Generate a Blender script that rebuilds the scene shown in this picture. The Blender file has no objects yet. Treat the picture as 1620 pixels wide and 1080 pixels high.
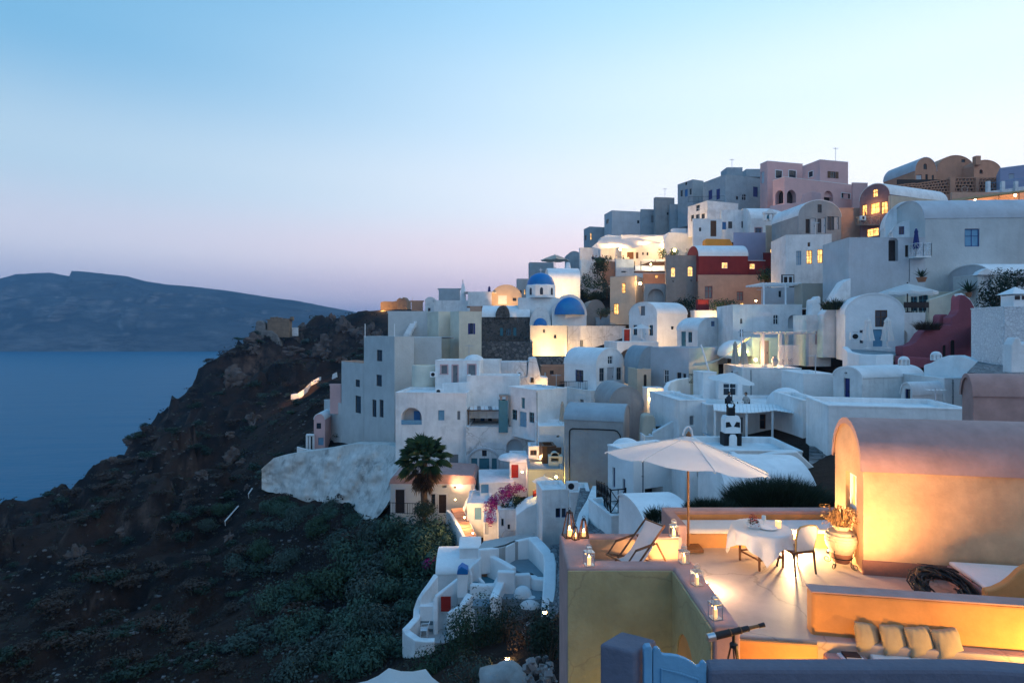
import bpy, bmesh, math, random
import numpy as np
from mathutils import Vector as V, Matrix, noise

random.seed(7)
SC = bpy.context.scene
COL = SC.collection
PI = math.pi
R_ = math.radians

# ---------------------------------------------------------------- camera
# eye at the origin, looking along +Y, level; 1 px of the 1620 px wide photograph = 1/900 of the depth
FPX, CX, CY = 900.0, 810.0, 525.0
SEA = -70.0
cam = bpy.data.objects.new('camera', bpy.data.cameras.new('camera'))
COL.objects.link(cam)
cam.data.sensor_width = 36
cam.data.lens = 36 * FPX / 1620
cam.data.shift_y = -(540 - CY) / 1620
cam.rotation_euler = (PI / 2, 0, 0)
cam.data.clip_start = 0.1
cam.data.clip_end = 60000
SC.camera = cam


def lin(r, g, b):
    f = lambda c: (c / 255 / 12.92) if c / 255 <= .04045 else ((c / 255 + .055) / 1.055) ** 2.4
    return (f(r), f(g), f(b), 1)


# ---------------------------------------------------------------- dusk sky
world = bpy.data.worlds.new('World')
SC.world = world
world.use_nodes = True
nt = world.node_tree
bg = nt.nodes['Background']


def wn(t, **k):
    n = nt.nodes.new(t)
    for a, v in k.items():
        setattr(n, a, v)
    return n


def wmath(op, a, b=None, clamp=False):
    n = wn('ShaderNodeMath', operation=op, use_clamp=clamp)
    for i, v in enumerate((a, b)):
        if v is None:
            continue
        if isinstance(v, (int, float)):
            n.inputs[i].default_value = v
        else:
            nt.links.new(v, n.inputs[i])
    return n.outputs[0]


def wramp(fac, stops):
    n = wn('ShaderNodeValToRGB')
    n.color_ramp.interpolation = 'EASE'
    e = n.color_ramp.elements
    while len(e) < len(stops):
        e.new(0.5)
    for i, (p, c) in enumerate(stops):
        e[i].position = p
        e[i].color = lin(*c)
    nt.links.new(fac, n.inputs[0])
    return n.outputs[0]


tc = wn('ShaderNodeTexCoord')
sp = wn('ShaderNodeSeparateXYZ')
nt.links.new(tc.outputs['Generated'], sp.inputs[0])
X, Y, Z = sp.outputs
zc = wmath('MAXIMUM', Z, 0.0)
GLOW = R_(60)   # compass bearing of the afterglow, measured from the view axis toward the town
az = wmath('DIVIDE', wmath('ADD', wmath('MULTIPLY', X, math.sin(GLOW)), wmath('MULTIPLY', Y, math.cos(GLOW))),
           wmath('MAXIMUM', wmath('SQRT', wmath('ADD', wmath('MULTIPLY', X, X), wmath('MULTIPLY', Y, Y))), .02))
mr = wn('ShaderNodeMapRange', interpolation_type='SMOOTHSTEP')
mr.inputs[1].default_value = -.3
mr.inputs[2].default_value = 1.1
nt.links.new(az, mr.inputs[0])
sky_sea = wramp(zc, [(0, (138, 152, 182)), (.07, (164, 169, 190)), (.13, (182, 186, 200)), (.24, (156, 181, 198)),
                     (.40, (104, 156, 189)), (.7, (50, 124, 178)), (1, (44, 118, 174))])
sky_town = wramp(zc, [(0, (216, 186, 196)), (.06, (228, 196, 204)), (.13, (238, 212, 212)), (.22, (226, 226, 228)),
                      (.36, (206, 222, 230)), (.52, (164, 204, 226)), (.78, (80, 156, 206)), (1, (44, 124, 184))])
mx = wn('ShaderNodeMix', data_type='RGBA')
nt.links.new(mr.outputs[0], mx.inputs[0])
nt.links.new(sky_sea, mx.inputs[6])
nt.links.new(sky_town, mx.inputs[7])
nish = wn('ShaderNodeTexSky', sky_type='NISHITA', sun_disc=False)
nish.sun_elevation = R_(-2)
nish.sun_rotation = R_(38)
nish.dust_density = 1
nish.ozone_density = 4
ad = wn('ShaderNodeMix', data_type='RGBA', blend_type='ADD')
ad.inputs[0].default_value = .10
nt.links.new(mx.outputs[2], ad.inputs[6])
nt.links.new(nish.outputs[0], ad.inputs[7])
nt.links.new(ad.outputs[2], bg.inputs[0])
bg.inputs[1].default_value = 1.42

# soft fill added from above the viewer's right shoulder to lift the walls
sun = bpy.data.objects.new('sun', bpy.data.lights.new('sun', 'SUN'))
COL.objects.link(sun)
sun.data.energy = 0.4
sun.data.angle = R_(60)
sun.data.color = (1, .93, .88)
sun.rotation_euler = V((-.5, .35, -.6)).to_track_quat('-Z', 'Y').to_euler()

SC.view_settings.view_transform = 'Standard'
SC.view_settings.look = 'None'
SC.view_settings.exposure = 0.15
SC.view_settings.gamma = 1
SC.render.engine = 'CYCLES'
SC.cycles.use_denoising = True
SC.cycles.max_bounces = 6
SC.cycles.diffuse_bounces = 3
SC.cycles.glossy_bounces = 3
SC.cycles.transmission_bounces = 3
SC.cycles.transparent_max_bounces = 6
SC.cycles.sample_clamp_indirect = 4
SC.cycles.use_light_tree = True


# ---------------------------------------------------------------- helpers
def W(px, py, d):
    """world point seen at photograph pixel (px, py) standing d metres out"""
    return V(((px - CX) / FPX * d, d, -(py - CY) / FPX * d))


def G(px, py, z):
    """world point at height z seen at pixel (px, py)"""
    return W(px, py, -z * FPX / (py - CY))


MATS = {}


def mat(name, col, rough=.85, var=.12, scale=1.2, bump=.25, bscale=9., streak=0., dirt=None, dirt_amt=.35, metal=0., emit=None,
        estr=0., spec=.3, sheen=0., trans=0., coat=0.):
    m = bpy.data.materials.new(name)
    MATS[name] = m
    m.use_nodes = True
    t = m.node_tree
    N = t.nodes
    b = N['Principled BSDF']
    b.inputs['Roughness'].default_value = rough
    b.inputs['Metallic'].default_value = metal
    b.inputs['Specular IOR Level'].default_value = spec
    if sheen:
        b.inputs['Sheen Weight'].default_value = sheen
    if coat:
        b.inputs['Coat Weight'].default_value = coat
    c = tuple(col) + ((1,) if len(col) == 3 else ())
    if emit:
        b.inputs['Emission Color'].default_value = tuple(emit) + (1,)
        b.inputs['Emission Strength'].default_value = estr
    geo = N.new('ShaderNodeNewGeometry')
    oi = N.new('ShaderNodeObjectInfo')
    if var > 0:
        n1 = N.new('ShaderNodeTexNoise')
        n1.inputs['Scale'].default_value = scale
        n1.inputs['Detail'].default_value = 6
        n1.inputs['Roughness'].default_value = .62
        t.links.new(geo.outputs['Position'], n1.inputs['Vector'])
        r = N.new('ShaderNodeMapRange')
        r.inputs[1].default_value = .3
        r.inputs[2].default_value = .7
        r.inputs[3].default_value = 1 - var
        r.inputs[4].default_value = 1 + var * .6
        t.links.new(n1.outputs[0], r.inputs[0])
        mu = N.new('ShaderNodeMix')
        mu.data_type = 'RGBA'
        mu.blend_type = 'MULTIPLY'
        mu.inputs[0].default_value = 1
        mu.inputs[6].default_value = c
        t.links.new(r.outputs[0], mu.inputs[7])
        out = mu.outputs[2]
        if streak > 0:
            mp = N.new('ShaderNodeMapping')
            mp.inputs['Scale'].default_value = (2.6, 2.6, .22)
            t.links.new(geo.outputs['Position'], mp.inputs[0])
            n2 = N.new('ShaderNodeTexNoise')
            n2.inputs['Scale'].default_value = 1.1
            n2.inputs['Detail'].default_value = 5
            t.links.new(mp.outputs[0], n2.inputs['Vector'])
            r2 = N.new('ShaderNodeMapRange')
            r2.inputs[1].default_value = .52
            r2.inputs[2].default_value = .78
            r2.inputs[4].default_value = streak
            t.links.new(n2.outputs[0], r2.inputs[0])
            m2 = N.new('ShaderNodeMix')
            m2.data_type = 'RGBA'
            t.links.new(r2.outputs[0], m2.inputs[0])
            t.links.new(out, m2.inputs[6])
            m2.inputs[7].default_value = tuple(dirt or [x * .45 for x in c[:3]]) + (1,)
            out = m2.outputs[2]
        if dirt:
            n3 = N.new('ShaderNodeTexNoise')
            n3.inputs['Scale'].default_value = scale * .45
            n3.inputs['Detail'].default_value = 9
            n3.inputs['Roughness'].default_value = .7
            t.links.new(geo.outputs['Position'], n3.inputs['Vector'])
            r3 = N.new('ShaderNodeMapRange')
            r3.inputs[1].default_value = .54
            r3.inputs[2].default_value = .68
            r3.inputs[4].default_value = dirt_amt
            t.links.new(n3.outputs[0], r3.inputs[0])
            m3 = N.new('ShaderNodeMix')
            m3.data_type = 'RGBA'
            t.links.new(r3.outputs[0], m3.inputs[0])
            t.links.new(out, m3.inputs[6])
            m3.inputs[7].default_value = tuple(dirt) + (1,)
            out = m3.outputs[2]
        t.links.new(out, b.inputs['Base Color'])
    else:
        b.inputs['Base Color'].default_value = c
    if bump > 0:
        n4 = N.new('ShaderNodeTexNoise')
        n4.inputs['Scale'].default_value = bscale
        n4.inputs['Detail'].default_value = 5
        t.links.new(geo.outputs['Position'], n4.inputs['Vector'])
        bp = N.new('ShaderNodeBump')
        bp.inputs['Strength'].default_value = bump
        bp.inputs['Distance'].default_value = .05
        t.links.new(n4.outputs[0], bp.inputs['Height'])
        t.links.new(bp.outputs[0], b.inputs['Normal'])
    if trans > 0:
        tr = N.new('ShaderNodeBsdfTranslucent')
        tr.inputs[0].default_value = c
        ms = N.new('ShaderNodeMixShader')
        ms.inputs[0].default_value = trans
        t.links.new(b.outputs[0], ms.inputs[1])
        t.links.new(tr.outputs[0], ms.inputs[2])
        t.links.new(ms.outputs[0], N['Material Output'].inputs[0])
    return m


# whitewash and lime plasters
mat('white', (.82, .81, .80), .9, .15, .8, .6, 3.2, streak=.3, dirt=(.42, .41, .41), dirt_amt=.42)
mat('white_clean', (.85, .845, .84), .9, .11, .7, .55, 3.2, streak=.16, dirt=(.54, .53, .52), dirt_amt=.32)
mat('white_old', (.72, .72, .73), .92, .16, .9, .5, 5, streak=.4, dirt=(.33, .32, .31), dirt_amt=.6)
mat('white_grey', (.52, .54, .57), .9, .12, .7, .4, 5, streak=.25, dirt=(.36, .35, .35), dirt_amt=.4)
mat('cream', (.72, .66, .54), .9, .12, .6, .5, 4, streak=.25, dirt=(.5, .46, .4), dirt_amt=.25)
mat('cream_grey', (.55, .56, .55), .9, .12, .6, .5, 4, streak=.3, dirt=(.4, .4, .39), dirt_amt=.25)  # on the cream building this is cream with shade put into the colour
mat('beige', (.55, .46, .36), .9, .12, .8, .35, 6, streak=.2, dirt=(.36, .3, .25), dirt_amt=.35)
mat('grey_plaster', (.36, .36, .36), .92, .16, .8, .5, 6, streak=.3, dirt=(.22, .21, .21), dirt_amt=.45)
mat('slate_plaster', (.33, .39, .43), .9, .14, .8, .4, 6, streak=.25, dirt=(.24, .27, .3), dirt_amt=.3)
mat('taupe', (.33, .28, .25), .92, .16, .9, .5, 6, streak=.25, dirt=(.22, .18, .16), dirt_amt=.4)
mat('pink', (.70, .43, .41), .9, .08, .6, .3, 5, streak=.12, dirt=(.46, .32, .34), dirt_amt=.2)
mat('lilac', (.40, .39, .52), .9, .1, .6, .3, 5, streak=.1, dirt=(.3, .28, .38), dirt_amt=.2)
mat('mauve_red', (.34, .10, .13), .9, .12, .8, .35, 6, streak=.25, dirt=(.2, .07, .1), dirt_amt=.35)
mat('dark_red', (.27, .035, .035), .9, .14, .9, .35, 6, streak=.2, dirt=(.16, .03, .035), dirt_amt=.3)
mat('terracotta', (.56, .28, .18), .9, .14, .8, .4, 6, streak=.25, dirt=(.38, .2, .14), dirt_amt=.4)
mat('salmon', (.60, .36, .26), .9, .12, .8, .35, 6, streak=.2, dirt=(.42, .26, .2), dirt_amt=.35)
mat('ochre_orange', (.80, .33, .06), .9, .1, .8, .3, 6)
mat('purple_plaster', (.20, .13, .15), .92, .2, 1.2, .5, 6, streak=.3, dirt=(.33, .25, .26), dirt_amt=.45)
mat('dome_blue', (.012, .17, .46), .45, .1, 1.2, .15, 6, spec=.4)
mat('grey_floor', (.22, .28, .31), .8, .14, .9, .3, 6, dirt=(.15, .19, .21), dirt_amt=.4)
mat('roof_screed', (.42, .41, .40), .92, .2, .9, .4, 6, dirt=(.25, .24, .23), dirt_amt=.5)
# terrace
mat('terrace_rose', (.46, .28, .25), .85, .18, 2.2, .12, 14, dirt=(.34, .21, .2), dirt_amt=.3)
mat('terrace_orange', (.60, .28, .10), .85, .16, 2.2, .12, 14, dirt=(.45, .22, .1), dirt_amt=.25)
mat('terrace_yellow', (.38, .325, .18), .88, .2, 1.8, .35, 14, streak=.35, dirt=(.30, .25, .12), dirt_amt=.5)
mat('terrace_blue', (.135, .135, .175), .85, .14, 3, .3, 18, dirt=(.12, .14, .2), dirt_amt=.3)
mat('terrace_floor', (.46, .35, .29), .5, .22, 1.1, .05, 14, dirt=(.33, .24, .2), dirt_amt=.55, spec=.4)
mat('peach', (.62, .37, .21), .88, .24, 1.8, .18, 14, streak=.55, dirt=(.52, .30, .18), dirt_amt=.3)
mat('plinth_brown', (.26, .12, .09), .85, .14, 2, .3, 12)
# joinery, glass, metal, cloth
mat('glass', (.02, .03, .045), .08, 0, bump=0, spec=.6)
mat('dark_wood_and_shade', (.035, .025, .025), .6, .2, 4, .2, 20)  # also serves as painted shade in openings
mat('brown_wood', (.13, .055, .025), .5, .25, 6, .25, 30)
mat('teak', (.24, .10, .035), .45, .3, 8, .25, 40)
mat('blue_paint', (.03, .16, .40), .5, .12, 3, .15, 20)
mat('sky_blue_paint', (.15, .33, .48), .55, .12, 3, .15, 20)
mat('teal_paint', (.06, .20, .26), .55, .12, 3, .15, 20)
mat('navy_paint', (.015, .03, .17), .5, .12, 3, .15, 20)
mat('grey_paint', (.20, .22, .24), .6, .15, 3, .2, 20)
mat('red_paint', (.33, .02, .015), .5, .12, 3, .15, 20)
mat('white_paint', (.78, .79, .80), .5, .06, 3, .1, 20)
mat('pink_trim', (.60, .38, .38), .7, .08, 3, .1, 20)
mat('iron', (.018, .02, .024), .55, .15, 6, .2, 30, metal=.4)
mat('backlit_gold', (.50, .33, .12), .45, .15, 8, .1, 40, metal=.3)  # lamp glow behind the chair back put into the frame colour
mat('steel', (.55, .55, .56), .3, .08, 6, .05, 30, metal=.9)
mat('canvas', (.88, .86, .84), .9, .06, 6, .12, 60, trans=.42)
mat('canvas_tan', (.52, .47, .40), .9, .08, 6, .3, 60, trans=.2)
mat('cloth_white', (.80, .74, .70), .92, .05, 6, .35, 50, sheen=.2)
mat('lit_window', (.5, .3, .12), .6, .3, 2.2, 0, emit=(1, .50, .14), estr=2.0)
mat('lit_yellow', (.5, .4, .1), .6, .2, 2.2, 0, emit=(1, .70, .10), estr=1.1)
mat('candle_flame', (1, .7, .3), .6, 0, bump=0, emit=(1, .55, .18), estr=22)
mat('glowing_wax', (.85, .70, .45), .5, .05, 4, .1, 20, emit=(1, .5, .14), estr=1.1)  # wax and jar emit: the flame's glow put into the material
mat('bulb', (1, .8, .5), .6, 0, bump=0, emit=(1, .62, .24), estr=60)


def uneven_glow(name, lo, hi, scale=2.5):
    t = MATS[name].node_tree
    g = t.nodes.new('ShaderNodeNewGeometry')
    n = t.nodes.new('ShaderNodeTexNoise')
    n.inputs['Scale'].default_value = scale
    n.inputs['Detail'].default_value = 3
    r = t.nodes.new('ShaderNodeMapRange')
    for i, v in enumerate((.35, .65, lo, hi)):
        r.inputs[i + 1].default_value = v
    t.links.new(g.outputs['Position'], n.inputs['Vector'])
    t.links.new(n.outputs[0], r.inputs[0])
    t.links.new(r.outputs[0], t.nodes['Principled BSDF'].inputs['Emission Strength'])


def cracks(name, scale, amt, width=.012):
    """fine dark hairline cracks in a screed"""
    t = MATS[name].node_tree
    b = t.nodes['Principled BSDF']
    src = b.inputs['Base Color'].links[0].from_socket
    g = t.nodes.new('ShaderNodeNewGeometry')
    n = t.nodes.new('ShaderNodeTexNoise')
    n.inputs['Scale'].default_value = 1.7
    n.inputs['Detail'].default_value = 6
    ad_ = t.nodes.new('ShaderNodeMix')
    ad_.data_type = 'RGBA'
    ad_.inputs[0].default_value = .35
    v = t.nodes.new('ShaderNodeTexVoronoi')
    v.feature = 'DISTANCE_TO_EDGE'
    v.inputs['Scale'].default_value = scale
    t.links.new(g.outputs['Position'], n.inputs['Vector'])
    t.links.new(g.outputs['Position'], ad_.inputs[6])
    t.links.new(n.outputs[1], ad_.inputs[7])
    t.links.new(ad_.outputs[2], v.inputs['Vector'])
    r = t.nodes.new('ShaderNodeMapRange')
    for i, q in enumerate((0., width, amt, 0.)):
        r.inputs[i + 1].default_value = q
    t.links.new(v.outputs['Distance'], r.inputs[0])
    m = t.nodes.new('ShaderNodeMix')
    m.data_type = 'RGBA'
    t.links.new(r.outputs[0], m.inputs[0])
    t.links.new(src, m.inputs[6])
    m.inputs[7].default_value = (.12, .08, .06, 1)
    t.links.new(m.outputs[2], b.inputs['Base Color'])


uneven_glow('lit_window', .7, 2.8)
uneven_glow('lit_yellow', .7, 1.7, 4)
cracks('terrace_floor', .8, .45)
cracks('terrace_yellow', .7, .3, .008)
cracks('white_old', .5, .4, .015)


# ---------------------------------------------------------------- mesh builder
class MB:
    def __init__(s):
        s.v, s.f = [], []

    def add(s, vs, fs, M=None):
        n = len(s.v)
        s.v += [tuple(M @ V(p)) if M else tuple(p) for p in vs]
        s.f += [tuple(i + n for i in f) for f in fs]
        return s

    def poly(s, *p):
        return s.add(p, [tuple(range(len(p)))])

    def box(s, lo, hi, M=None):
        x0, y0, z0 = lo
        x1, y1, z1 = hi
        return s.add([(x0, y0, z0), (x1, y0, z0), (x1, y1, z0), (x0, y1, z0), (x0, y0, z1), (x1, y0, z1), (x1, y1, z1), (x0, y1, z1)],
                     [(0, 3, 2, 1), (4, 5, 6, 7), (0, 1, 5, 4), (1, 2, 6, 5), (2, 3, 7, 6), (3, 0, 4, 7)], M)

    def prism(s, pts, e, M=None):
        """pts: planar loop of 3-D points, e: extrusion vector"""
        n = len(pts)
        a = [V(p) for p in pts]
        b = [p + V(e) for p in a]
        return s.add(a + b, [tuple(range(n))[::-1], tuple(range(n, 2 * n))] + [(i, (i + 1) % n, n + (i + 1) % n, n + i) for i in range(n)], M)

    def tube(s, pts, r, n=8, closed=False, caps=True):
        P = [V(p) for p in pts]
        rs = r if isinstance(r, (list, tuple)) else [r] * len(P)
        rings = []
        up = None
        for i, p in enumerate(P):
            if closed:
                t = P[(i + 1) % len(P)] - P[i - 1]
            else:
                t = P[min(i + 1, len(P) - 1)] - P[max(i - 1, 0)]
            t.normalize()
            if up is None:
                up = V((0, 0, 1)) if abs(t.z) < .9 else V((1, 0, 0))
            x = t.cross(up)
            if x.length < 1e-4:
                x = t.cross(V((0, 1, 0)))
            x.normalize()
            y = x.cross(t)
            up = y
            rings.append([p + (x * math.cos(2 * PI * k / n) + y * math.sin(2 * PI * k / n)) * rs[i] for k in range(n)])
        vs = [q for g in rings for q in g]
        fs = []
        m = len(P)
        for i in range(m if closed else m - 1):
            j = (i + 1) % m
            for k in range(n):
                fs.append((i * n + k, i * n + (k + 1) % n, j * n + (k + 1) % n, j * n + k))
        if caps and not closed:
            fs += [tuple(range(n))[::-1], tuple(range((m - 1) * n, m * n))]
        return s.add(vs, fs)

    def lathe(s, prof, n=24, o=(0, 0, 0), a0=0., a1=2 * PI):
        o = V(o)
        full = abs(a1 - a0 - 2 * PI) < 1e-6
        k = n if full else n + 1
        vs = []
        for r, z in prof:
            for i in range(k):
                a = a0 + (a1 - a0) * i / n
                vs.append(o + V((r * math.cos(a), r * math.sin(a), z)))
        fs = []
        for j in range(len(prof) - 1):
            for i in range(n):
                q = (i + 1) % k
                fs.append((j * k + i, j * k + q, (j + 1) * k + q, (j + 1) * k + i))
        return s.add(vs, fs)

    def mesh(s, name, m, smooth=False, weld=True, recalc=True):
        me = bpy.data.meshes.new(name)
        if weld:
            me.from_pydata(s.v, [], s.f)
            bm = bmesh.new()
            bm.from_mesh(me)
            bmesh.ops.remove_doubles(bm, verts=bm.verts, dist=.0008)
            if recalc:
                bmesh.ops.recalc_face_normals(bm, faces=bm.faces)
            bm.to_mesh(me)
            bm.free()
        else:
            me.from_pydata(s.v, [], s.f)
        if smooth:
            me.polygons.foreach_set('use_smooth', [True] * len(me.polygons))
        me.materials.append(MATS[m] if isinstance(m, str) else m)
        return me

    def build(s, name, m, parent=None, smooth=False, bevel=0, seg=2, weld=True, auto=False, recalc=True):
        o = bpy.data.objects.new(name, s.mesh(name, m, smooth or auto, weld, recalc))
        COL.objects.link(o)
        if parent is not None:
            o.parent = parent
            o.matrix_parent_inverse = INV.get(parent.name, Matrix())
        if bevel:
            b = o.modifiers.new('bevel', 'BEVEL')
            b.width = bevel
            b.segments = seg
            b.limit_method = 'ANGLE'
            b.angle_limit = R_(40)
            b.use_clamp_overlap = True
        if auto:
            o.data.set_sharp_from_angle(angle=R_(38))
        INV[o.name] = Matrix()
        return o


INV = {}


def thing(name, label, cat, loc=(0, 0, 0), group=None, local=False, rz=0.):
    """an Empty at the base of a thing; parts are built in world space unless local"""
    o = bpy.data.objects.new(name, None)
    COL.objects.link(o)
    o.empty_display_size = .2
    o.location = loc
    o.rotation_euler = (0, 0, rz)
    INV[o.name] = Matrix() if local else (Matrix.Translation(V(loc)) @ Matrix.Rotation(rz, 4, 'Z')).inverted()
    return tag(o, label, cat, group)


def tag(o, label, cat=None, group=None, kind=None):
    o['label'] = label
    if cat:
        o['category'] = cat
        o['kind'] = kind or 'thing'
    if group:
        o['group'] = group
    if kind:
        o['kind'] = kind
    return o


def struct(o, label=None):
    o['kind'] = 'structure'
    if label:
        o['label'] = label
    return o


def dup(root, loc, rz=0., label=None, group=None, scale=None):
    r = root.copy()
    COL.objects.link(r)
    r.location = loc
    r.rotation_euler = (0, 0, rz)
    if scale:
        r.scale = (scale,) * 3 if isinstance(scale, (int, float)) else scale
    if label:
        r['label'] = label
    if group:
        r['group'] = group
    for ch in list(root.children):
        c = ch.copy()
        COL.objects.link(c)
        c.parent = r
        for g in list(ch.children):
            d = g.copy()
            COL.objects.link(d)
            d.parent = c
    return r


def light(parent, loc, watts, col=(1, .55, .2), rad=.08, spot=None, aim=None, blend=.8):
    l = bpy.data.lights.new('light', 'SPOT' if spot else 'POINT')
    l.energy = watts
    l.color = col
    l.shadow_soft_size = rad
    o = bpy.data.objects.new('light', l)
    COL.objects.link(o)
    if spot:
        l.spot_size = R_(spot)
        l.spot_blend = blend
        o.rotation_euler = (V(aim) - V(loc)).to_track_quat('-Z', 'Y').to_euler()
    o.location = loc
    if parent is not None:
        o.parent = parent
        o.matrix_parent_inverse = INV.get(parent.name, Matrix())
    return o


# ---------------------------------------------------------------- builders for houses and walls
class H:
    pass


def along(P, D, px):
    """distance from P along D to the vertical plane seen at pixel column px"""
    k = (px - CX) / FPX
    return (k * P.y - P.x) / (D.x - k * D.y)


def ray_face(O, U, N, px, py):
    r = V(((px - CX) / FPX, 1, -(py - CY) / FPX))
    t = O.dot(N) / r.dot(N)
    p = r * t
    return (p - O).dot(U), p.z


def fill_opening(h, root, O, U, N, kind, u0, u1, z0, z1, rev, fm, pm, trim):
    def P(u, z, n):
        q = O + U * u + N * n
        return V((q.x, q.y, z))

    def bx(mb, ua, ub, za, zb, na, nb):
        mb.add([P(ua, za, na), P(ub, za, na), P(ub, za, nb), P(ua, za, nb), P(ua, zb, na), P(ub, zb, na), P(ub, zb, nb), P(ua, zb, nb)],
               [(0, 3, 2, 1), (4, 5, 6, 7), (0, 1, 5, 4), (1, 2, 6, 5), (2, 3, 7, 6), (3, 0, 4, 7)])
    k = kind[-1]
    w, hh = u1 - u0, z1 - z0
    e = .004
    if k in 'wlx':
        mb = MB()
        t = min(.07, w * .16)
        bx(mb, u0 + e, u0 + t, z0 + e, z1 - e, -rev, -rev + .06)
        bx(mb, u1 - t, u1 - e, z0 + e, z1 - e, -rev, -rev + .06)
        bx(mb, u0 + t, u1 - t, z1 - t, z1 - e, -rev + .003, -rev + .057)
        bx(mb, u0 + t, u1 - t, z0 + e, z0 + t, -rev + .003, -rev + .057)
        if w > .45:
            bx(mb, (u0 + u1) / 2 - t * .4, (u0 + u1) / 2 + t * .4, z0 + t, z1 - t, -rev + .006, -rev + .05)
        if hh > .9:
            bx(mb, u0 + t, u1 - t, z0 + hh * .6 - t * .35, z0 + hh * .6 + t * .35, -rev + .009, -rev + .047)
        wo = mb.build('window', fm or 'dark_wood_and_shade', root)
        pb = MB()
        bx(pb, u0 + .01, u1 - .01, z0 + .01, z1 - .01, -rev - .02, -rev + .02)
        pb.build('pane', pm or ('lit_window' if k == 'l' else 'glass'), wo)
        if k == 'x':
            for sgn in (0, 1):
                sb = MB()
                ua, ub = (u0 - w * .5, u0 - .01) if sgn == 0 else (u1 + .01, u1 + w * .5)
                bx(sb, ua, ub, z0, z1, .01, .05)
                for q in range(5):
                    bx(sb, ua + .05, ub - .05, z0 + hh * (q + .25) / 5, z0 + hh * (q + .8) / 5, .05, .065)
                sb.build('shutter', fm or 'dark_wood_and_shade', root)
    elif k in 'ds':
        mb = MB()
        bx(mb, u0 + e, u1 - e, z0 + e, z1 - e, -rev - .04, -rev + .02)
        n = 2 if w > .55 else 1
        for i in range(n):
            a, b = u0 + w * i / n + .05, u0 + w * (i + 1) / n - .05
            for za, zb in ((.06, .45), (.5, .94)):
                if b > a + .05:
                    bx(mb, a, b, z0 + hh * za, z0 + hh * zb, -rev + .02, -rev + .045)
        do = mb.build('door' if k == 'd' else 'shutter', fm or 'dark_wood_and_shade', root)
        if k == 'd' and hh > 1.2:
            hb = MB()
            bx(hb, u1 - .17, u1 - .13, z0 + hh * .46, z0 + hh * .54, -rev + .045, -rev + .09)
            hb.build('handle', 'iron', do)
    elif k == 'o':
        mb = MB()
        bx(mb, u0 - .3, u1 + .3, z0 - .3, z1 + .3, -rev - .05, -rev)
        mb.build('recess', pm or 'dark_wood_and_shade', root)  # default dark back sheet puts the opening's shade into the colour
    if trim:
        mb = MB()
        t = .14
        bx(mb, u0 - t, u0 - e, z0, z1 + t, .002, .04)
        bx(mb, u1 + e, u1 + t, z0, z1 + t, .002, .04)
        bx(mb, u0 - e, u1 + e, z1 + e, z1 + t, .002, .04)
        if k != 'd':
            bx(mb, u0 - t - .04, u1 + t + .04, z0 - .09, z0 - .001, .002, .08)
        mb.build('surround', trim, root)


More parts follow.
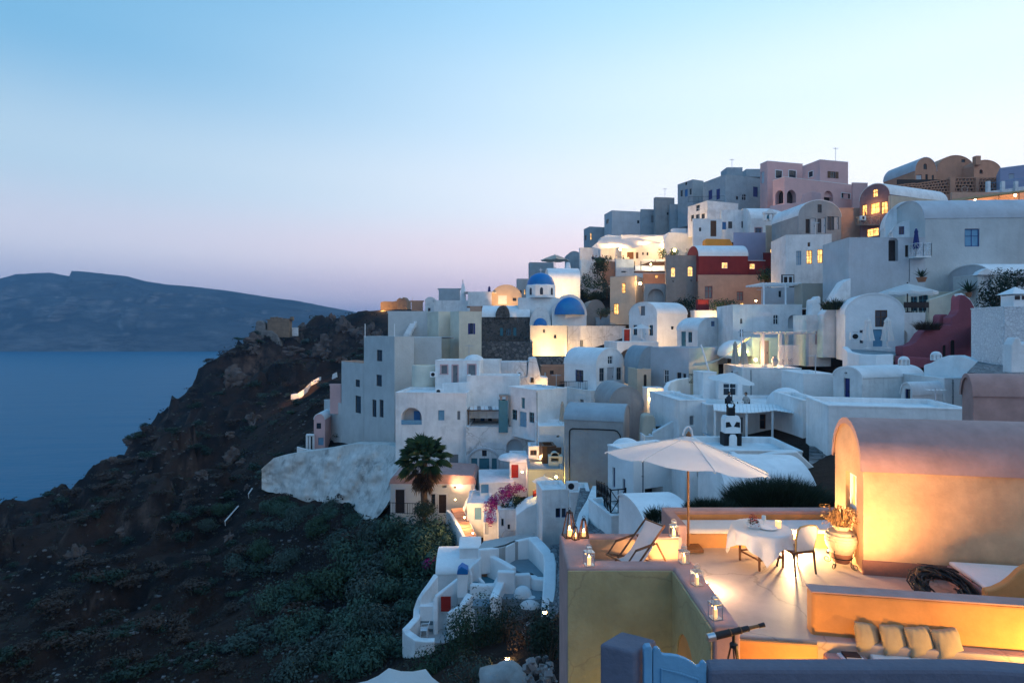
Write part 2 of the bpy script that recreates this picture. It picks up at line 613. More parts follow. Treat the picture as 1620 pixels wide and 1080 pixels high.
def house(name, label, d, xl, xc, xr, yt, yb, yaw=0., m='white', roof='flat', ops=(), dp=None, xe=None, ya=None, rm=None, cat='house',
          par=.22, sink=.8, rise=None, root=None, bevel=.06, pt=.25):
    """A plastered house. xc: pixel column of its near corner, xr: far end of its front, xl (or xe): far end of its
    side wall (xe: beyond the front's other end); yt / yb: wall head and foot at the near corner."""
    a = R_(yaw)
    Rv, Lv = V((math.cos(a), math.sin(a), 0)), V((-math.sin(a), math.cos(a), 0))
    C = W(xc, yb, d)
    z1 = W(xc, yt, d).z
    z0 = C.z - sink
    C = V((C.x, C.y, 0))
    w = along(C, Rv, xr)
    if dp is None:
        if xe is not None:
            dp = along(C + Rv * w, Lv, xe)
        elif xl < xc:
            dp = along(C, Lv, xl)
        else:
            dp = 5.
    faces = {'F': (C, Rv, -Lv, w), 'L': (C + Lv * dp, -Lv, -Rv, dp), 'R': (C + Rv * w, Lv, Rv, dp), 'B': (C + Rv * w + Lv * dp, -Rv, Lv, w)}
    if root is None:
        b = C + Rv * w / 2 + Lv * dp / 2
        root = thing(name, label, cat, (b.x, b.y, z0))
    vf, vs = roof == 'vf', roof == 'vs'
    if rise is None:
        rise = 0
        if vf:
            mid = C + Rv * w / 2
            rise = -(ya - CY) / FPX * mid.y - z1
        if vs:
            mid = C + Lv * dp / 2
            rise = -(ya - CY) / FPX * mid.y - z1
    holes = {'F': [], 'L': [], 'R': [], 'B': []}
    rows = set()
    for op in ops:
        fc, kind, x0, y0, x1, y1 = op[:6]
        O, U, N, ln = faces[fc]
        u0, _ = ray_face(O, U, N, x0, (y0 + y1) / 2)
        u1, _ = ray_face(O, U, N, x1, (y0 + y1) / 2)
        _, za = ray_face(O, U, N, (x0 + x1) / 2, y1)
        _, zb = ray_face(O, U, N, (x0 + x1) / 2, y0)
        u0, u1 = max(.06, min(u0, u1)), min(ln - .06, max(u0, u1))
        za = max(za, z0 + .02)
        if u1 - u0 < .05 or zb - za < .05:
            continue
        rev = .16 if kind[-1] != 'o' else .9
        if len(op) > 9 and op[9]:
            rev = op[9]
        holes[fc].append((u0, u1, za, zb, kind, rev, op[6] if len(op) > 6 else None, op[7] if len(op) > 7 else None, op[8] if len(op) > 8 else None))
        rows |= {round(za, 4), round(zb, 4)}
    mb = MB()
    for fc, (O, U, N, ln) in faces.items():
        arch = (vf and fc in 'FB') or (vs and fc in 'LR')

        def top(u):
            return z1 + (rise * math.sqrt(max(0, 1 - ((u - ln / 2) / (ln / 2)) ** 2)) if arch else 0)

        def P(u, z, n=0.):
            q = O + U * u + N * n
            return V((q.x, q.y, z))
        us = {0., round(ln, 4)}
        for q in holes[fc]:
            us |= {round(q[0], 4), round(q[1], 4)}
        if arch:
            us |= {round(ln / 2 - ln / 2 * math.cos(PI * i / 16), 4) for i in range(1, 16)}
        us = sorted(us)
        for ua, ub in zip(us, us[1:]):
            ta, tb = top(ua), top(ub)
            zs = [z0] + sorted(z for z in rows if z0 + .001 < z < min(ta, tb) - .01)
            for za, zb in zip(zs, zs[1:] + [None]):
                mu = (ua + ub) / 2
                zm = (za + (zb if zb is not None else min(ta, tb))) / 2
                if any(q[0] - .001 < mu < q[1] + .001 and q[2] - .001 < zm < q[3] + .001 for q in holes[fc]):
                    continue
                mb.poly(P(ua, za), P(ub, za), P(ub, tb if zb is None else zb), P(ua, ta if zb is None else zb))
        for (u0, u1, za, zb, kind, rev, fm, pm, trim) in holes[fc]:
            if kind[0] == 'a':
                hw = (u1 - u0) / 2
                ah = min(hw, (zb - za) * .6)
                arc = [(u0 + hw - hw * math.cos(PI * i / 12), zb - ah + ah * math.sin(PI * i / 12)) for i in range(13)]
                mb.poly(*([P(u, z) for u, z in arc[:7]] + [P(u0, zb)]))
                mb.poly(*([P(u, z) for u, z in arc[6:]] + [P(u1, zb)]))
                loop = [(u0, za)] + arc + [(u1, za)]
            else:
                loop = [(u0, za), (u0, zb), (u1, zb), (u1, za)]
            for (ua, qa), (ub, qb) in zip(loop, loop[1:] + loop[:1]):
                mb.poly(P(ua, qa, -rev), P(ub, qb, -rev), P(ub, qb), P(ua, qa))
            fill_opening(None, root, O, U, N, kind, u0, u1, za, zb, rev, fm, pm, trim)
    mb.build('wall', m, root, bevel=bevel if d < 130 else 0, recalc=False)
    rmat = rm or m
    rb = MB()

    def Q(u, v, z):
        q = C + Rv * u + Lv * v
        return V((q.x, q.y, z))
    if roof == 'flat':
        o = .02
        lo = [(-o, -o), (w + o, -o), (w + o, dp + o), (-o, dp + o)]
        p2 = min(pt, w * .2, dp * .2)
        li = [(p2, p2), (w - p2, p2), (w - p2, dp - p2), (p2, dp - p2)]
        for i in range(4):
            j = (i + 1) % 4
            A, B_, c, D = lo[i], lo[j], li[j], li[i]
            rb.poly(Q(*A, z1 - .06), Q(*B_, z1 - .06), Q(*B_, z1 + .03), Q(*A, z1 + .03))
            rb.poly(Q(*A, z1 + .03), Q(*B_, z1 + .03), Q(*c, z1 + .03), Q(*D, z1 + .03))
            rb.poly(Q(*D, z1 + .03), Q(*c, z1 + .03), Q(*c, z1 - par), Q(*D, z1 - par))
        rb.poly(*[Q(*q, z1 - par) for q in li])
        rb.build('roof', rmat, root, bevel=.03 if d < 90 else 0, recalc=False)
    elif roof in ('vf', 'vs'):
        ln, dep = (w, dp) if vf else (dp, w)
        n = 20
        g = .05
        oa, ia = [], []
        for i in range(n + 1):
            c, s_ = -math.cos(PI * i / n), math.sin(PI * i / n)
            oa.append((ln / 2 + (ln / 2 + g) * c, z1 - .05 + (rise + g + .05) * s_))
            ia.append((ln / 2 + (ln / 2 - .02) * c, z1 - .05 + (rise - .02) * s_))

        def T(u, v, z):
            return Q(u, v, z) if vf else Q(v, u, z)
        for i in range(n):
            (ua, za), (ub, zb) = oa[i], oa[i + 1]
            (ja, ka), (jb, kb) = ia[i], ia[i + 1]
            rb.poly(T(ua, -g, za), T(ub, -g, zb), T(ub, dep + g, zb), T(ua, dep + g, za))
            rb.poly(T(ua, -g, za), T(ub, -g, zb), T(jb, -g, kb), T(ja, -g, ka))
            rb.poly(T(ua, dep + g, za), T(ub, dep + g, zb), T(jb, dep + g, kb), T(ja, dep + g, ka))
        for (ua, za), (ja, ka) in ((oa[0], ia[0]), (oa[-1], ia[-1])):
            rb.poly(T(ua, -g, za), T(ua, dep + g, za), T(ja, dep + g, ka), T(ja, -g, ka))
        rb.build('roof', rmat, root, auto=True)
    h = H()
    h.root, h.C, h.R, h.L, h.w, h.dp, h.z0, h.z1, h.faces, h.Q, h.rise = root, C, Rv, Lv, w, dp, z0, z1, faces, Q, rise

    def at(fc, px, py, out=0.):
        O, U, N, ln = faces[fc]
        u, z = ray_face(O, U, N, px, py)
        q = O + U * u + N * out
        return V((q.x, q.y, z))
    h.at = at
    return h


def wallpath(name, label, pts, th, h, m, cat='wall', root=None, part='wall', bevel=.07, cap=None, side=0.):
    """a free-standing plastered wall whose top follows pts (world points); side shifts its thickness to one side"""
    P = [V(p) for p in pts]
    n = len(P)
    A, B = [], []
    for i, p in enumerate(P):
        t = P[min(i + 1, n - 1)] - P[max(i - 1, 0)]
        t.z = 0
        t.normalize()
        s = V((t.y, -t.x, 0))
        A.append(p + s * (th / 2 + side * th / 2))
        B.append(p - s * (th / 2 - side * th / 2))
    mb = MB()
    hs = h if isinstance(h, (list, tuple)) else [h] * n
    dn = [V((0, 0, -x)) for x in hs]
    for i in range(n - 1):
        j = i + 1
        mb.poly(A[i], A[j], B[j], B[i])
        mb.poly(A[i] + dn[i], A[j] + dn[j], A[j], A[i])
        mb.poly(B[i], B[j], B[j] + dn[j], B[i] + dn[i])
        mb.poly(B[i] + dn[i], B[j] + dn[j], A[j] + dn[j], A[i] + dn[i])
    for i in (0, n - 1):
        mb.poly(A[i], B[i], B[i] + dn[i], A[i] + dn[i])
    if root is None:
        root = None
    o = mb.build(name if root is None else part, m, root, bevel=bevel, auto=False)
    if root is None:
        tag(o, label, cat)
    return o


def slab(name, pts, th, m, root=None, label=None, cat=None, kind=None, bevel=.03):
    mb = MB()
    mb.prism([V(p) for p in pts], (0, 0, -th))
    o = mb.build(name, m, root, bevel=bevel)
    if kind:
        o['kind'] = kind
    if label:
        o['label'] = label
    if cat:
        o['category'] = cat
    return o


def stairs(name, label, a, b, width, n, m, drop=1.2, tread_m=None, cat='staircase'):
    """a flight from a (foot, world) up to b (head); every step a part"""
    a, b = V(a), V(b)
    run = V((b.x - a.x, b.y - a.y, 0))
    t = run.normalized()
    s = V((t.y, -t.x, 0)) * width / 2
    st = run / n
    rz = (b.z - a.z) / n
    root = thing(name, label, cat, a)
    for i in range(n):
        p = a + st * i
        q = p + st * 1.02
        zt = a.z + rz * (i + 1)
        mb = MB()
        lo = [p - s, q - s, q + s, p + s]
        mb.prism([V((x.x, x.y, zt - .02 * (i % 2))) for x in lo], (0, 0, -drop))
        mb.build('step', m if not tread_m or i % 2 else tread_m, root, bevel=.02)
    return root


def railing(root, pts, h=1., gap=.14, m='iron', name='railing', cross=False):
    mb = MB()
    for p, q in zip(pts, pts[1:]):
        p, q = V(p), V(q)
        up = V((0, 0, h))
        mb.tube([p + up, q + up], .03, 5)
        mb.tube([p + up * .1, q + up * .1], .02, 5)
        L = (q - p).length
        if cross:
            n = max(1, round(L / .9))
            for i in range(n):
                a, b = p.lerp(q, i / n), p.lerp(q, (i + 1) / n)
                mb.tube([a + up * .1, b + up], .022, 4)
                mb.tube([b + up * .1, a + up], .022, 4)
                mb.tube([a.lerp(b, .5) + up * .1, a.lerp(b, .5) + up], .02, 4)
                for c in (a, b):
                    mb.tube([c, c + up * 1.05], .035, 5)
            mb.tube([p + up * .55, q + up * .55], .02, 4)
        else:
            n = max(2, int(L / gap))
            for i in range(n + 1):
                c = p.lerp(q, i / n)
                mb.tube([c, c + up], .014 if i % 8 else .028, 4)
    return mb.build(name, m, root, weld=False)


def ell(c, rx, ry, rz, nu=14, nv=8, zmin=0.):
    """lumpy dome / ellipsoid ring mesh data"""
    prof = []
    for j in range(nv + 1):
        t = math.asin(zmin) + (PI / 2 - math.asin(zmin)) * j / nv
        prof.append((math.cos(t), math.sin(t)))
    mb = MB()
    mb.lathe(prof, nu)
    mb.v = [(c[0] + x * rx, c[1] + y * ry, c[2] + z * rz) for x, y, z in mb.v]
    return mb


def lamp(px, py, d, watts, label, col=(1, .56, .2), rad=.12, size=.12, name='wall_lamp', up=None):
    """small lantern with a glowing globe: base, globe, light"""
    p = W(px, py, d)
    root = thing(name, label, 'lamp', p)
    mb = MB()
    mb.lathe([(.001, -size * 1.7), (size * .7, -size * 1.6), (size * .5, -size), (size * .25, -size * .9)], 10, p)
    mb.lathe([(size * .9, size * .85), (size * .5, size * 1.3), (.001, size * 1.5)], 10, p)
    mb.build('fitting', 'iron', root)
    g = ell(p, size, size, size, 12, 10, -.98)
    g.build('globe', 'bulb', root, smooth=True)
    light(root, p + V((0, -.25, .1)) if up is None else p + V(up), watts, col, rad)
    return root


def flood(px, py, d, watts, label, aim, col=(1, .6, .25), spot=110, size=.1):
    """a small ground floodlight: housing, lens, light"""
    p = W(px, py, d)
    q = (V(aim) - p).normalized()
    root = thing('floodlight', label, 'lamp', p)
    M = Matrix.Translation(p) @ q.to_track_quat('Z', 'Y').to_matrix().to_4x4()
    mb = MB()
    mb.box((-size, -size * .7, -size), (size, size * .7, 0), M)
    mb.box((-.03, -.03, -size * 2), (.03, .03, -size), M)
    mb.build('housing', 'iron', root)
    lb = MB()
    lb.box((-size * .85, -size * .55, .001), (size * .85, size * .55, .012), M)
    lb.build('lens', 'bulb', root)
    light(root, p + q * .06, watts, col, .06, spot, aim)
    return root


def leaf_mesh(name, m, n, rx, ry, rz, size, seed=0, lobes=6, up=.25, flat=False):
    """crown of n small leaf faces filling a lumpy volume (base at z=0)"""
    rnd = random.Random(seed)
    L = [(V((rnd.uniform(-.55, .55) * rx, rnd.uniform(-.55, .55) * ry, rnd.uniform(.25, .8) * rz)), rnd.uniform(.35, .62)) for _ in range(lobes)]
    vs, fs = [], []
    for i in range(n):
        c, s = rnd.choice(L)
        v = V((rnd.gauss(0, 1), rnd.gauss(0, 1), rnd.gauss(0, 1)))
        v.normalize()
        r = rnd.random() ** .22
        p = c + V((v.x * rx, v.y * ry, v.z * rz * .8)) * s * r
        if p.z < 0:
            p.z = abs(p.z) * .3
        nrm = (v * 1.5 + V((rnd.uniform(-.7, .7), rnd.uniform(-.7, .7), rnd.uniform(-.4, .7)))).normalized()
        t = nrm.cross(V((rnd.uniform(-1, 1), rnd.uniform(-1, 1), rnd.uniform(-.3, 1)))).normalized()
        b = nrm.cross(t)
        z = size * rnd.uniform(.6, 1.4)
        k = len(vs)
        vs += [p - t * z, p - b * z * .45, p + t * z + nrm * z * .2, p + b * z * .45]
        fs.append((k, k + 1, k + 2, k + 3))
    mb = MB()
    mb.v = [tuple(v) for v in vs]
    mb.f = fs
    return mb.mesh(name, m, weld=False)


def strand_mesh(name, m, n, rx, ry, h, wd=.02, seed=0, lean=.5):
    """grassy / broom-like bush: thin blades rising and arching outward"""
    rnd = random.Random(seed)
    mb = MB()
    for i in range(n):
        a = rnd.uniform(0, 2 * PI)
        r = math.sqrt(rnd.random())
        p = V((math.cos(a) * r * rx, math.sin(a) * r * ry, 0))
        hh = h * rnd.uniform(.55, 1.1) * (1 - .45 * r * r)
        o = V((math.cos(a), math.sin(a), 0)) * r * lean * hh + V((rnd.uniform(-.25, .25), rnd.uniform(-.25, .25), 0)) * hh
        s = V((rnd.uniform(-1, 1), rnd.uniform(-1, 1), 0)).normalized() * wd
        q1 = p + o * .35 + V((0, 0, hh * .6))
        q2 = p + o + V((0, 0, hh))
        mb.add([p - s, p + s, q1 + s * .8, q1 - s * .8, q2], [(0, 1, 2, 3), (3, 2, 4)])
    return mb.mesh(name, m, weld=False)


def meshobj(name, me, parent=None, loc=None, rz=0, scale=None):
    o = bpy.data.objects.new(name, me)
    COL.objects.link(o)
    if parent is not None:
        o.parent = parent
        o.matrix_parent_inverse = INV.get(parent.name, Matrix())
    if loc is not None:
        o.location = loc
    o.rotation_euler = (0, 0, rz)
    if scale:
        o.scale = scale if isinstance(scale, (tuple, list)) else (scale,) * 3
    INV[o.name] = Matrix()
    return o


mat('leaf_dark', (.016, .036, .022), .7, .5, 2.5, 0)
mat('leaf_green', (.028, .064, .034), .7, .5, 2.5, 0)
mat('leaf_grey', (.048, .075, .06), .75, .4, 2.5, 0)
mat('leaf_brown', (.06, .04, .03), .8, .4, 2.5, 0)
mat('leaf_dry', (.35, .19, .07), .8, .4, 5, 0)
mat('bougainvillea', (.34, .02, .20), .7, .4, 5, 0)
mat('flower_red', (.40, .03, .03), .7, .4, 9, 0)
mat('bark', (.10, .07, .05), .9, .3, 5, .5, 14)
mat('palm_dead', (.20, .13, .085), .9, .4, 4, 0)
mat('clay', (.36, .15, .08), .8, .2, 4, .2, 16)


def parasol_open(label, loc, r, h, drop, m='canvas', n=8, tilt=(0, 0), valance=.0, rz=0., name='parasol', pole=.035, pm='white_paint', group=None, flap=True):
    """open parasol: pole, canopy, ribs, finial"""
    root = thing(name, label, 'umbrella', loc, group, local=True, rz=rz)
    T = Matrix.Translation((0, 0, h)) @ Matrix.Rotation(tilt[0], 4, 'X') @ Matrix.Rotation(tilt[1], 4, 'Y')
    pb = MB()
    pb.tube([(0, 0, 0), T @ V((0, 0, -drop * .2))], pole, 8)
    pb.box((-.25, -.25, 0), (.25, .25, .07))
    pb.build('pole', pm, root)
    cb = MB()
    rings = 4
    for k in range(n):
        for s in range(3):
            for j in range(rings):
                q = []
                for jj, ss in ((j, s), (j + 1, s), (j + 1, s + 1), (j, s + 1)):
                    f = jj / rings
                    a0, a1 = 2 * PI * k / n, 2 * PI * (k + 1) / n
                    p = V((math.cos(a0), math.sin(a0), 0)).lerp(V((math.cos(a1), math.sin(a1), 0)), ss / 3) * r * f
                    sag = math.sin(PI * ss / 3) * .05 * r * f
                    p *= 1 - math.sin(PI * ss / 3) * .03 * f
                    p.z = -drop * (f ** 1.12) - sag
                    q.append(T @ p)
                cb.poly(*q)
        if valance:
            a0, a1 = 2 * PI * k / n, 2 * PI * (k + 1) / n
            A = V((math.cos(a0) * r, math.sin(a0) * r, -drop))
            B = V((math.cos(a1) * r, math.sin(a1) * r, -drop))
            M = A.lerp(B, .5) * .97
            M.z = -drop - .05 * r
            for a, b in ((A, M), (M, B)):
                cb.poly(T @ a, T @ b, T @ (b + V((0, 0, -valance))), T @ (a + V((0, 0, -valance))))
    cb.build('canopy', m, root, auto=True)
    if flap:
        rb = MB()
        for k in range(n):
            a0 = 2 * PI * k / n
            rb.tube([T @ V((math.cos(a0) * r * .06, math.sin(a0) * r * .06, -.07)), T @ V((math.cos(a0) * r * .97, math.sin(a0) * r * .97, -drop - .02))], .014, 4)
        rb.build('ribs', 'white_paint', root)
    fb = MB()
    fb.lathe([(.05, 0), (.06, .05), (.03, .1), (.001, .14)], 8)
    fb.v = [tuple(T @ V(p)) for p in fb.v]
    fb.build('finial', pm, root)
    return root


def parasol_closed(label, loc, h, m='canvas_tan', group=None, w=.2):
    root = thing('closed_parasol', label, 'umbrella', loc, group, local=True)
    pb = MB()
    pb.tube([(0, 0, 0), (0, 0, h)], .03, 6)
    pb.box((-.22, -.22, 0), (.22, .22, .08))
    pb.build('pole', 'white_paint', root)
    cb = MB()
    n = 16
    prof = [(.05, h * .98), (w * .55, h * .9), (w * .75, h * .86), (w * .6, h * .83), (w * .9, h * .6), (w * 1.25, h * .32), (w * 1.35, h * .24)]
    for j in range(len(prof) - 1):
        for i in range(n):
            q = []
            for jj, ii in ((j, i), (j, i + 1), (j + 1, i + 1), (j + 1, i)):
                r, z = prof[jj]
                r *= 1 + (.22 if ii % 2 else -.12)
                q.append((r * math.cos(2 * PI * ii / n), r * math.sin(2 * PI * ii / n), z + (.04 if ii % 2 else 0) * (jj == len(prof) - 1)))
            cb.poly(*q)
    cb.build('folded_canopy', m, root)
    tb = MB()
    tb.lathe([(w * .82, h * .845), (w * .84, h * .825)], 12)
    tb.build('tie', m, root)
    return root


# ---------------------------------------------------------------- sea, far island, hillside
def land_mat(name, c_dark, c_mid, c_rock, sc1=.25, sc2=1.4, rock_lo=.35, rock_hi=.75, bump=.6, bs=2.5, spots=.0, zs=1.):
    m = bpy.data.materials.new(name)
    MATS[name] = m
    m.use_nodes = True
    t = m.node_tree
    N, Lk = t.nodes, t.links
    b = N['Principled BSDF']
    b.inputs['Roughness'].default_value = .95
    b.inputs['Specular IOR Level'].default_value = .1
    g = N.new('ShaderNodeNewGeometry')

    def ns(scale, det=8, ro=.65):
        n = N.new('ShaderNodeTexNoise')
        n.inputs['Scale'].default_value = scale
        n.inputs['Detail'].default_value = det
        n.inputs['Roughness'].default_value = ro
        mp_ = N.new('ShaderNodeMapping')
        mp_.inputs['Scale'].default_value = (1, 1, zs)
        Lk.new(g.outputs['Position'], mp_.inputs[0])
        Lk.new(mp_.outputs[0], n.inputs['Vector'])
        return n.outputs[0]

    def rng(v, a, b_, c=0., d=1.):
        r = N.new('ShaderNodeMapRange')
        for i, q in enumerate((a, b_, c, d)):
            r.inputs[i + 1].default_value = q
        Lk.new(v, r.inputs[0])
        return r.outputs[0]

    def mix(f, a, b_):
        x = N.new('ShaderNodeMix')
        x.data_type = 'RGBA'
        for i, q in ((0, f), (6, a), (7, b_)):
            if isinstance(q, tuple):
                x.inputs[i].default_value = q + (1,)
            else:
                Lk.new(q, x.inputs[i])
        return x.outputs[2]
    c = mix(rng(ns(sc1), .42, .6), c_dark, c_mid)
    sx = N.new('ShaderNodeSeparateXYZ')
    Lk.new(g.outputs['Normal'], sx.inputs[0])
    steep = rng(sx.outputs[2], rock_hi, rock_lo)
    mu = N.new('ShaderNodeMath')
    mu.operation = 'MULTIPLY'
    Lk.new(steep, mu.inputs[0])
    Lk.new(rng(ns(sc2, 10, .7), .38, .62), mu.inputs[1])
    c = mix(mu.outputs[0], c, c_rock)
    if spots:
        c = mix(rng(ns(spots, 4, .5), .66, .72, 0., .8), c, tuple(min(1, x * 1.5) for x in c_rock))
    Lk.new(c, b.inputs['Base Color'])
    bp = N.new('ShaderNodeBump')
    bp.inputs['Strength'].default_value = bump
    bp.inputs['Distance'].default_value = .6 / bs
    Lk.new(ns(bs, 8, .7), bp.inputs['Height'])
    Lk.new(bp.outputs[0], b.inputs['Normal'])
    return m


land_mat('hill_earth', (.016, .013, .013), (.052, .030, .023), (.19, .125, .10), .1, .45, .28, .66, 1., 1.3)
land_mat('island_rock', (.06, .068, .075), (.11, .11, .11), (.42, .40, .39), .004, .007, .3, .8, 1., .02, zs=5.)

# sea
m = bpy.data.materials.new('sea_water')
MATS['sea_water'] = m
m.use_nodes = True
t = m.node_tree
b = t.nodes['Principled BSDF']
b.inputs['Base Color'].default_value = (.010, .135, .23, 1)
b.inputs['Roughness'].default_value = .42
b.inputs['IOR'].default_value = 1.33
b.inputs['Specular IOR Level'].default_value = .12
g = t.nodes.new('ShaderNodeNewGeometry')
bp_prev = None
for sc_, det, st, dist, sq in ((.03, 6, .8, 3.5, (.3, 1, 1)), (.4, 5, .5, .4, (.5, 1, 1))):
    mp = t.nodes.new('ShaderNodeMapping')
    mp.inputs['Scale'].default_value = sq
    t.links.new(g.outputs['Position'], mp.inputs[0])
    n = t.nodes.new('ShaderNodeTexNoise')
    n.inputs['Scale'].default_value = sc_
    n.inputs['Detail'].default_value = det
    t.links.new(mp.outputs[0], n.inputs['Vector'])
    bp = t.nodes.new('ShaderNodeBump')
    bp.inputs['Strength'].default_value = st
    bp.inputs['Distance'].default_value = dist
    t.links.new(n.outputs[0], bp.inputs['Height'])
    if bp_prev:
        t.links.new(bp_prev.outputs[0], bp.inputs['Normal'])
    bp_prev = bp
t.links.new(bp_prev.outputs[0], b.inputs['Normal'])
mb = MB()
mb.poly((-7000, -800, SEA), (7000, -800, SEA), (7000, 8000, SEA), (-7000, 8000, SEA))
struct(mb.build('sea', 'sea_water'), 'calm blue sea between the hillside and the far island')

# far island: skyline traced as ridge heights, real cliff 2 km out
RIDGE = [(-700, 470), (-400, 452), (-150, 445), (0, 440), (25, 433), (60, 431), (80, 430.5), (108, 436), (111.5, 436), (112, 427.5), (140, 429.5), (200, 436),
         (230, 444), (262, 449), (300, 452), (360, 459), (430, 470), (470, 475), (531, 487), (600, 500), (680, 511), (760, 522), (900, 545)]


def ridge_y(px):
    for (a, ya), (b_, yb) in zip(RIDGE, RIDGE[1:]):
        if a <= px <= b_:
            return ya + (yb - ya) * (px - a) / (b_ - a)
    return RIDGE[0][1] if px < RIDGE[0][0] else RIDGE[-1][1]


nx, nz = 420, 46
vs, fs = [], []
D0, D1 = 2030., 2450.
for i in range(nx):
    px = -700 + 1600 * i / (nx - 1)
    zr = -(ridge_y(px) - CY) / FPX * D1
    for j in range(nz):
        f = j / (nz - 9)
        if f <= 1:
            prof = f ** .8 * .86 + .14 * (1 - (1 - f) ** 3)
            d = D0 + (D1 - D0) * f
            x = (px - CX) / FPX * d
            bench = .055 * math.sin(f * 19 + noise.noise((x * .004, 3, 1)) * 4)
            z = SEA - 2 + (zr - SEA) * min(1, max(0, prof + bench * (1 - f) * f * 4))
            k = math.sin(PI * f)
            q = V((x * .006, d * .006, z * .01))
            n1 = noise.fractal(q, 1, 2, 6)
            gul = abs(noise.noise((x * .012 + n1, 7, z * .002)))
            d += k * (n1 * 45 - gul * 55)
            z += k * n1 * 6 + (noise.noise((px * .09, 2, 5)) * .9 if f == 1 else 0)
        else:
            e = (f - 1) * 5
            d = D1 + e * 900
            x = (px - CX) / FPX * d
            z = zr - e * 160
        vs.append((x, d, z))
for i in range(nx - 1):
    for j in range(nz - 1):
        a = i * nz + j
        fs.append((a, a + nz, a + nz + 1, a + 1))
mb = MB()
mb.v, mb.f = vs, fs
struct(mb.build('far_island', 'island_rock', smooth=True, weld=False), 'long hazy cliff island across the water')

# hillside heights: control points (pixel x, pixel y, distance)
CTRL = [  # open slope
    (-500, 1080, 44), (-300, 950, 70), (0, 1080, 40), (200, 1080, 38), (400, 1080, 36), (560, 1080, 32), (680, 1078, 25), (780, 1078, 19), (860, 1078, 14),
    (0, 950, 60), (150, 960, 58), (300, 950, 56), (430, 930, 54), (560, 950, 46), (660, 1060, 29),
    (-200, 870, 95), (0, 842, 96), (60, 838, 102), (130, 792, 112), (165, 726, 122), (210, 700, 134), (260, 682, 150), (310, 642, 172), (340, 605, 190), (358, 566, 204),
    (385, 540, 214), (400, 532, 218), (450, 522, 226), (520, 502, 236), (575, 493, 240), (640, 496, 240), (690, 500, 240),
    (200, 790, 100), (300, 770, 96), (400, 790, 76), (470, 803, 69), (300, 700, 130), (400, 665, 140), (430, 600, 178), (500, 620, 140), (500, 714, 86), (440, 787, 74),
    (555, 560, 165), (610, 520, 200), (600, 560, 130), (520, 808, 66), (560, 818, 62.5), (590, 836, 58.5), (640, 830, 53), (690, 850, 48), (630, 905, 46), (560, 860, 54), (480, 860, 60),
    (330, 860, 72), (150, 870, 78), (60, 890, 76),
    # village
    (700, 815, 57), (760, 830, 52), (700, 730, 68), (800, 770, 58), (860, 770, 52), (760, 650, 74), (700, 600, 88), (800, 600, 84), (860, 575, 92), (760, 520, 112), (850, 500, 120),
    (900, 600, 78), (960, 660, 60), (1000, 600, 74), (960, 530, 96), (1010, 500, 104), (930, 470, 118), (900, 440, 130), (1000, 450, 112), (1060, 490, 94), (1100, 510, 88),
    (1180, 515, 80), (1250, 505, 78), (1300, 475, 74), (1130, 470, 100), (1240, 470, 92), (960, 400, 145), (1060, 380, 140), (1150, 370, 125), (1220, 350, 120), (1300, 350, 105),
    (1350, 380, 88), (1420, 330, 100), (1500, 320, 100), (1600, 325, 100), (1380, 480, 64), (1480, 500, 60), (1560, 470, 60), (1610, 480, 58), (1620, 560, 44),
    (1100, 600, 62), (1180, 620, 52), (1250, 600, 52), (1330, 600, 50), (1420, 620, 46), (1500, 610, 46), (1060, 700, 42), (1150, 720, 34), (1250, 740, 30), (1320, 720, 28), (1450, 680, 30),
    (1000, 760, 40), (940, 830, 34), (892, 945, 32), (868, 1012, 29), (820, 1000, 30), (850, 968, 34), (800, 965, 36), (760, 990, 36), (740, 992, 35), (800, 912, 40), (830, 1006, 25), (770, 1020, 26), (862, 1024, 20), (700, 1030, 32), (850, 900, 40), (760, 900, 44), (1040, 840, 24), (1150, 840, 20), (1280, 815, 18), (1500, 750, 20), (1650, 720, 22)]
VIL = CTRL.index((700, 815, 57))
cp = [(*W(*c)[:2], W(*c)[2] - (.013 * c[2] if i >= VIL and c[2] > 40 else 0)) for i, c in enumerate(CTRL)]
cp += [(0, 0, -7), (0, 8, -9.2), (-3, 14, -12.6), (-3.5, 11, -12.4), (-1, 17, -13), (4, 8, -9), (8, 8, -9), (14, 8, -8.5), (4, 13, -9), (9, 14, -8), (20, 14, -6), (-8, 2, -10), (-25, 8, -19), (-60, 25, -38), (-110, 60, -62),
       (-150, 110, -78), (-170, 170, -80), (-150, 230, -80), (-130, 290, -80), (-40, 300, -80), (-75, 190, -62), (-105, 135, -68), (-10, 270, -60), (60, 260, -50), (20, 190, -12),
       (60, 180, -5), (110, 170, 5), (150, 150, 18), (180, 200, -10), (120, 260, -50), (220, 260, -60), (110, 105, 25), (90, 60, 14), (60, 30, -2), (45, 10, -6), (120, 20, 5), (200, 100, 20)]
cp = np.array(cp)


def rbf(v):
    n = len(cp)
    A = np.zeros((n + 3, n + 3))
    D = np.linalg.norm(cp[:, None, :2] - cp[None, :, :2], axis=2)
    A[:n, :n] = D + np.eye(n) * .02
    A[:n, n] = 1
    A[:n, n + 1:] = cp[:, :2]
    A[n:, :n] = A[:n, n:].T
    return np.linalg.solve(A, np.concatenate([v, np.zeros(3)]))


WT = rbf(cp[:, 2])


def base_h(x, y):
    """smooth ground height (arrays or numbers)"""
    x = np.atleast_1d(np.asarray(x, float))
    y = np.atleast_1d(np.asarray(y, float))
    o = np.full(x.shape, WT[len(cp)])
    o += WT[len(cp) + 1] * x + WT[len(cp) + 2] * y
    for (a, b_, _), w in zip(cp, WT):
        o += w * np.sqrt((x - a) ** 2 + (y - b_) ** 2)
    return o


def wild(x, y):
    """1 on the open slope, 0 inside the village"""
    px = CX + FPX * x / max(y, 1)
    lim = 610 if y > 45 else 700
    return min(1, max(0, (lim - px) / 70))


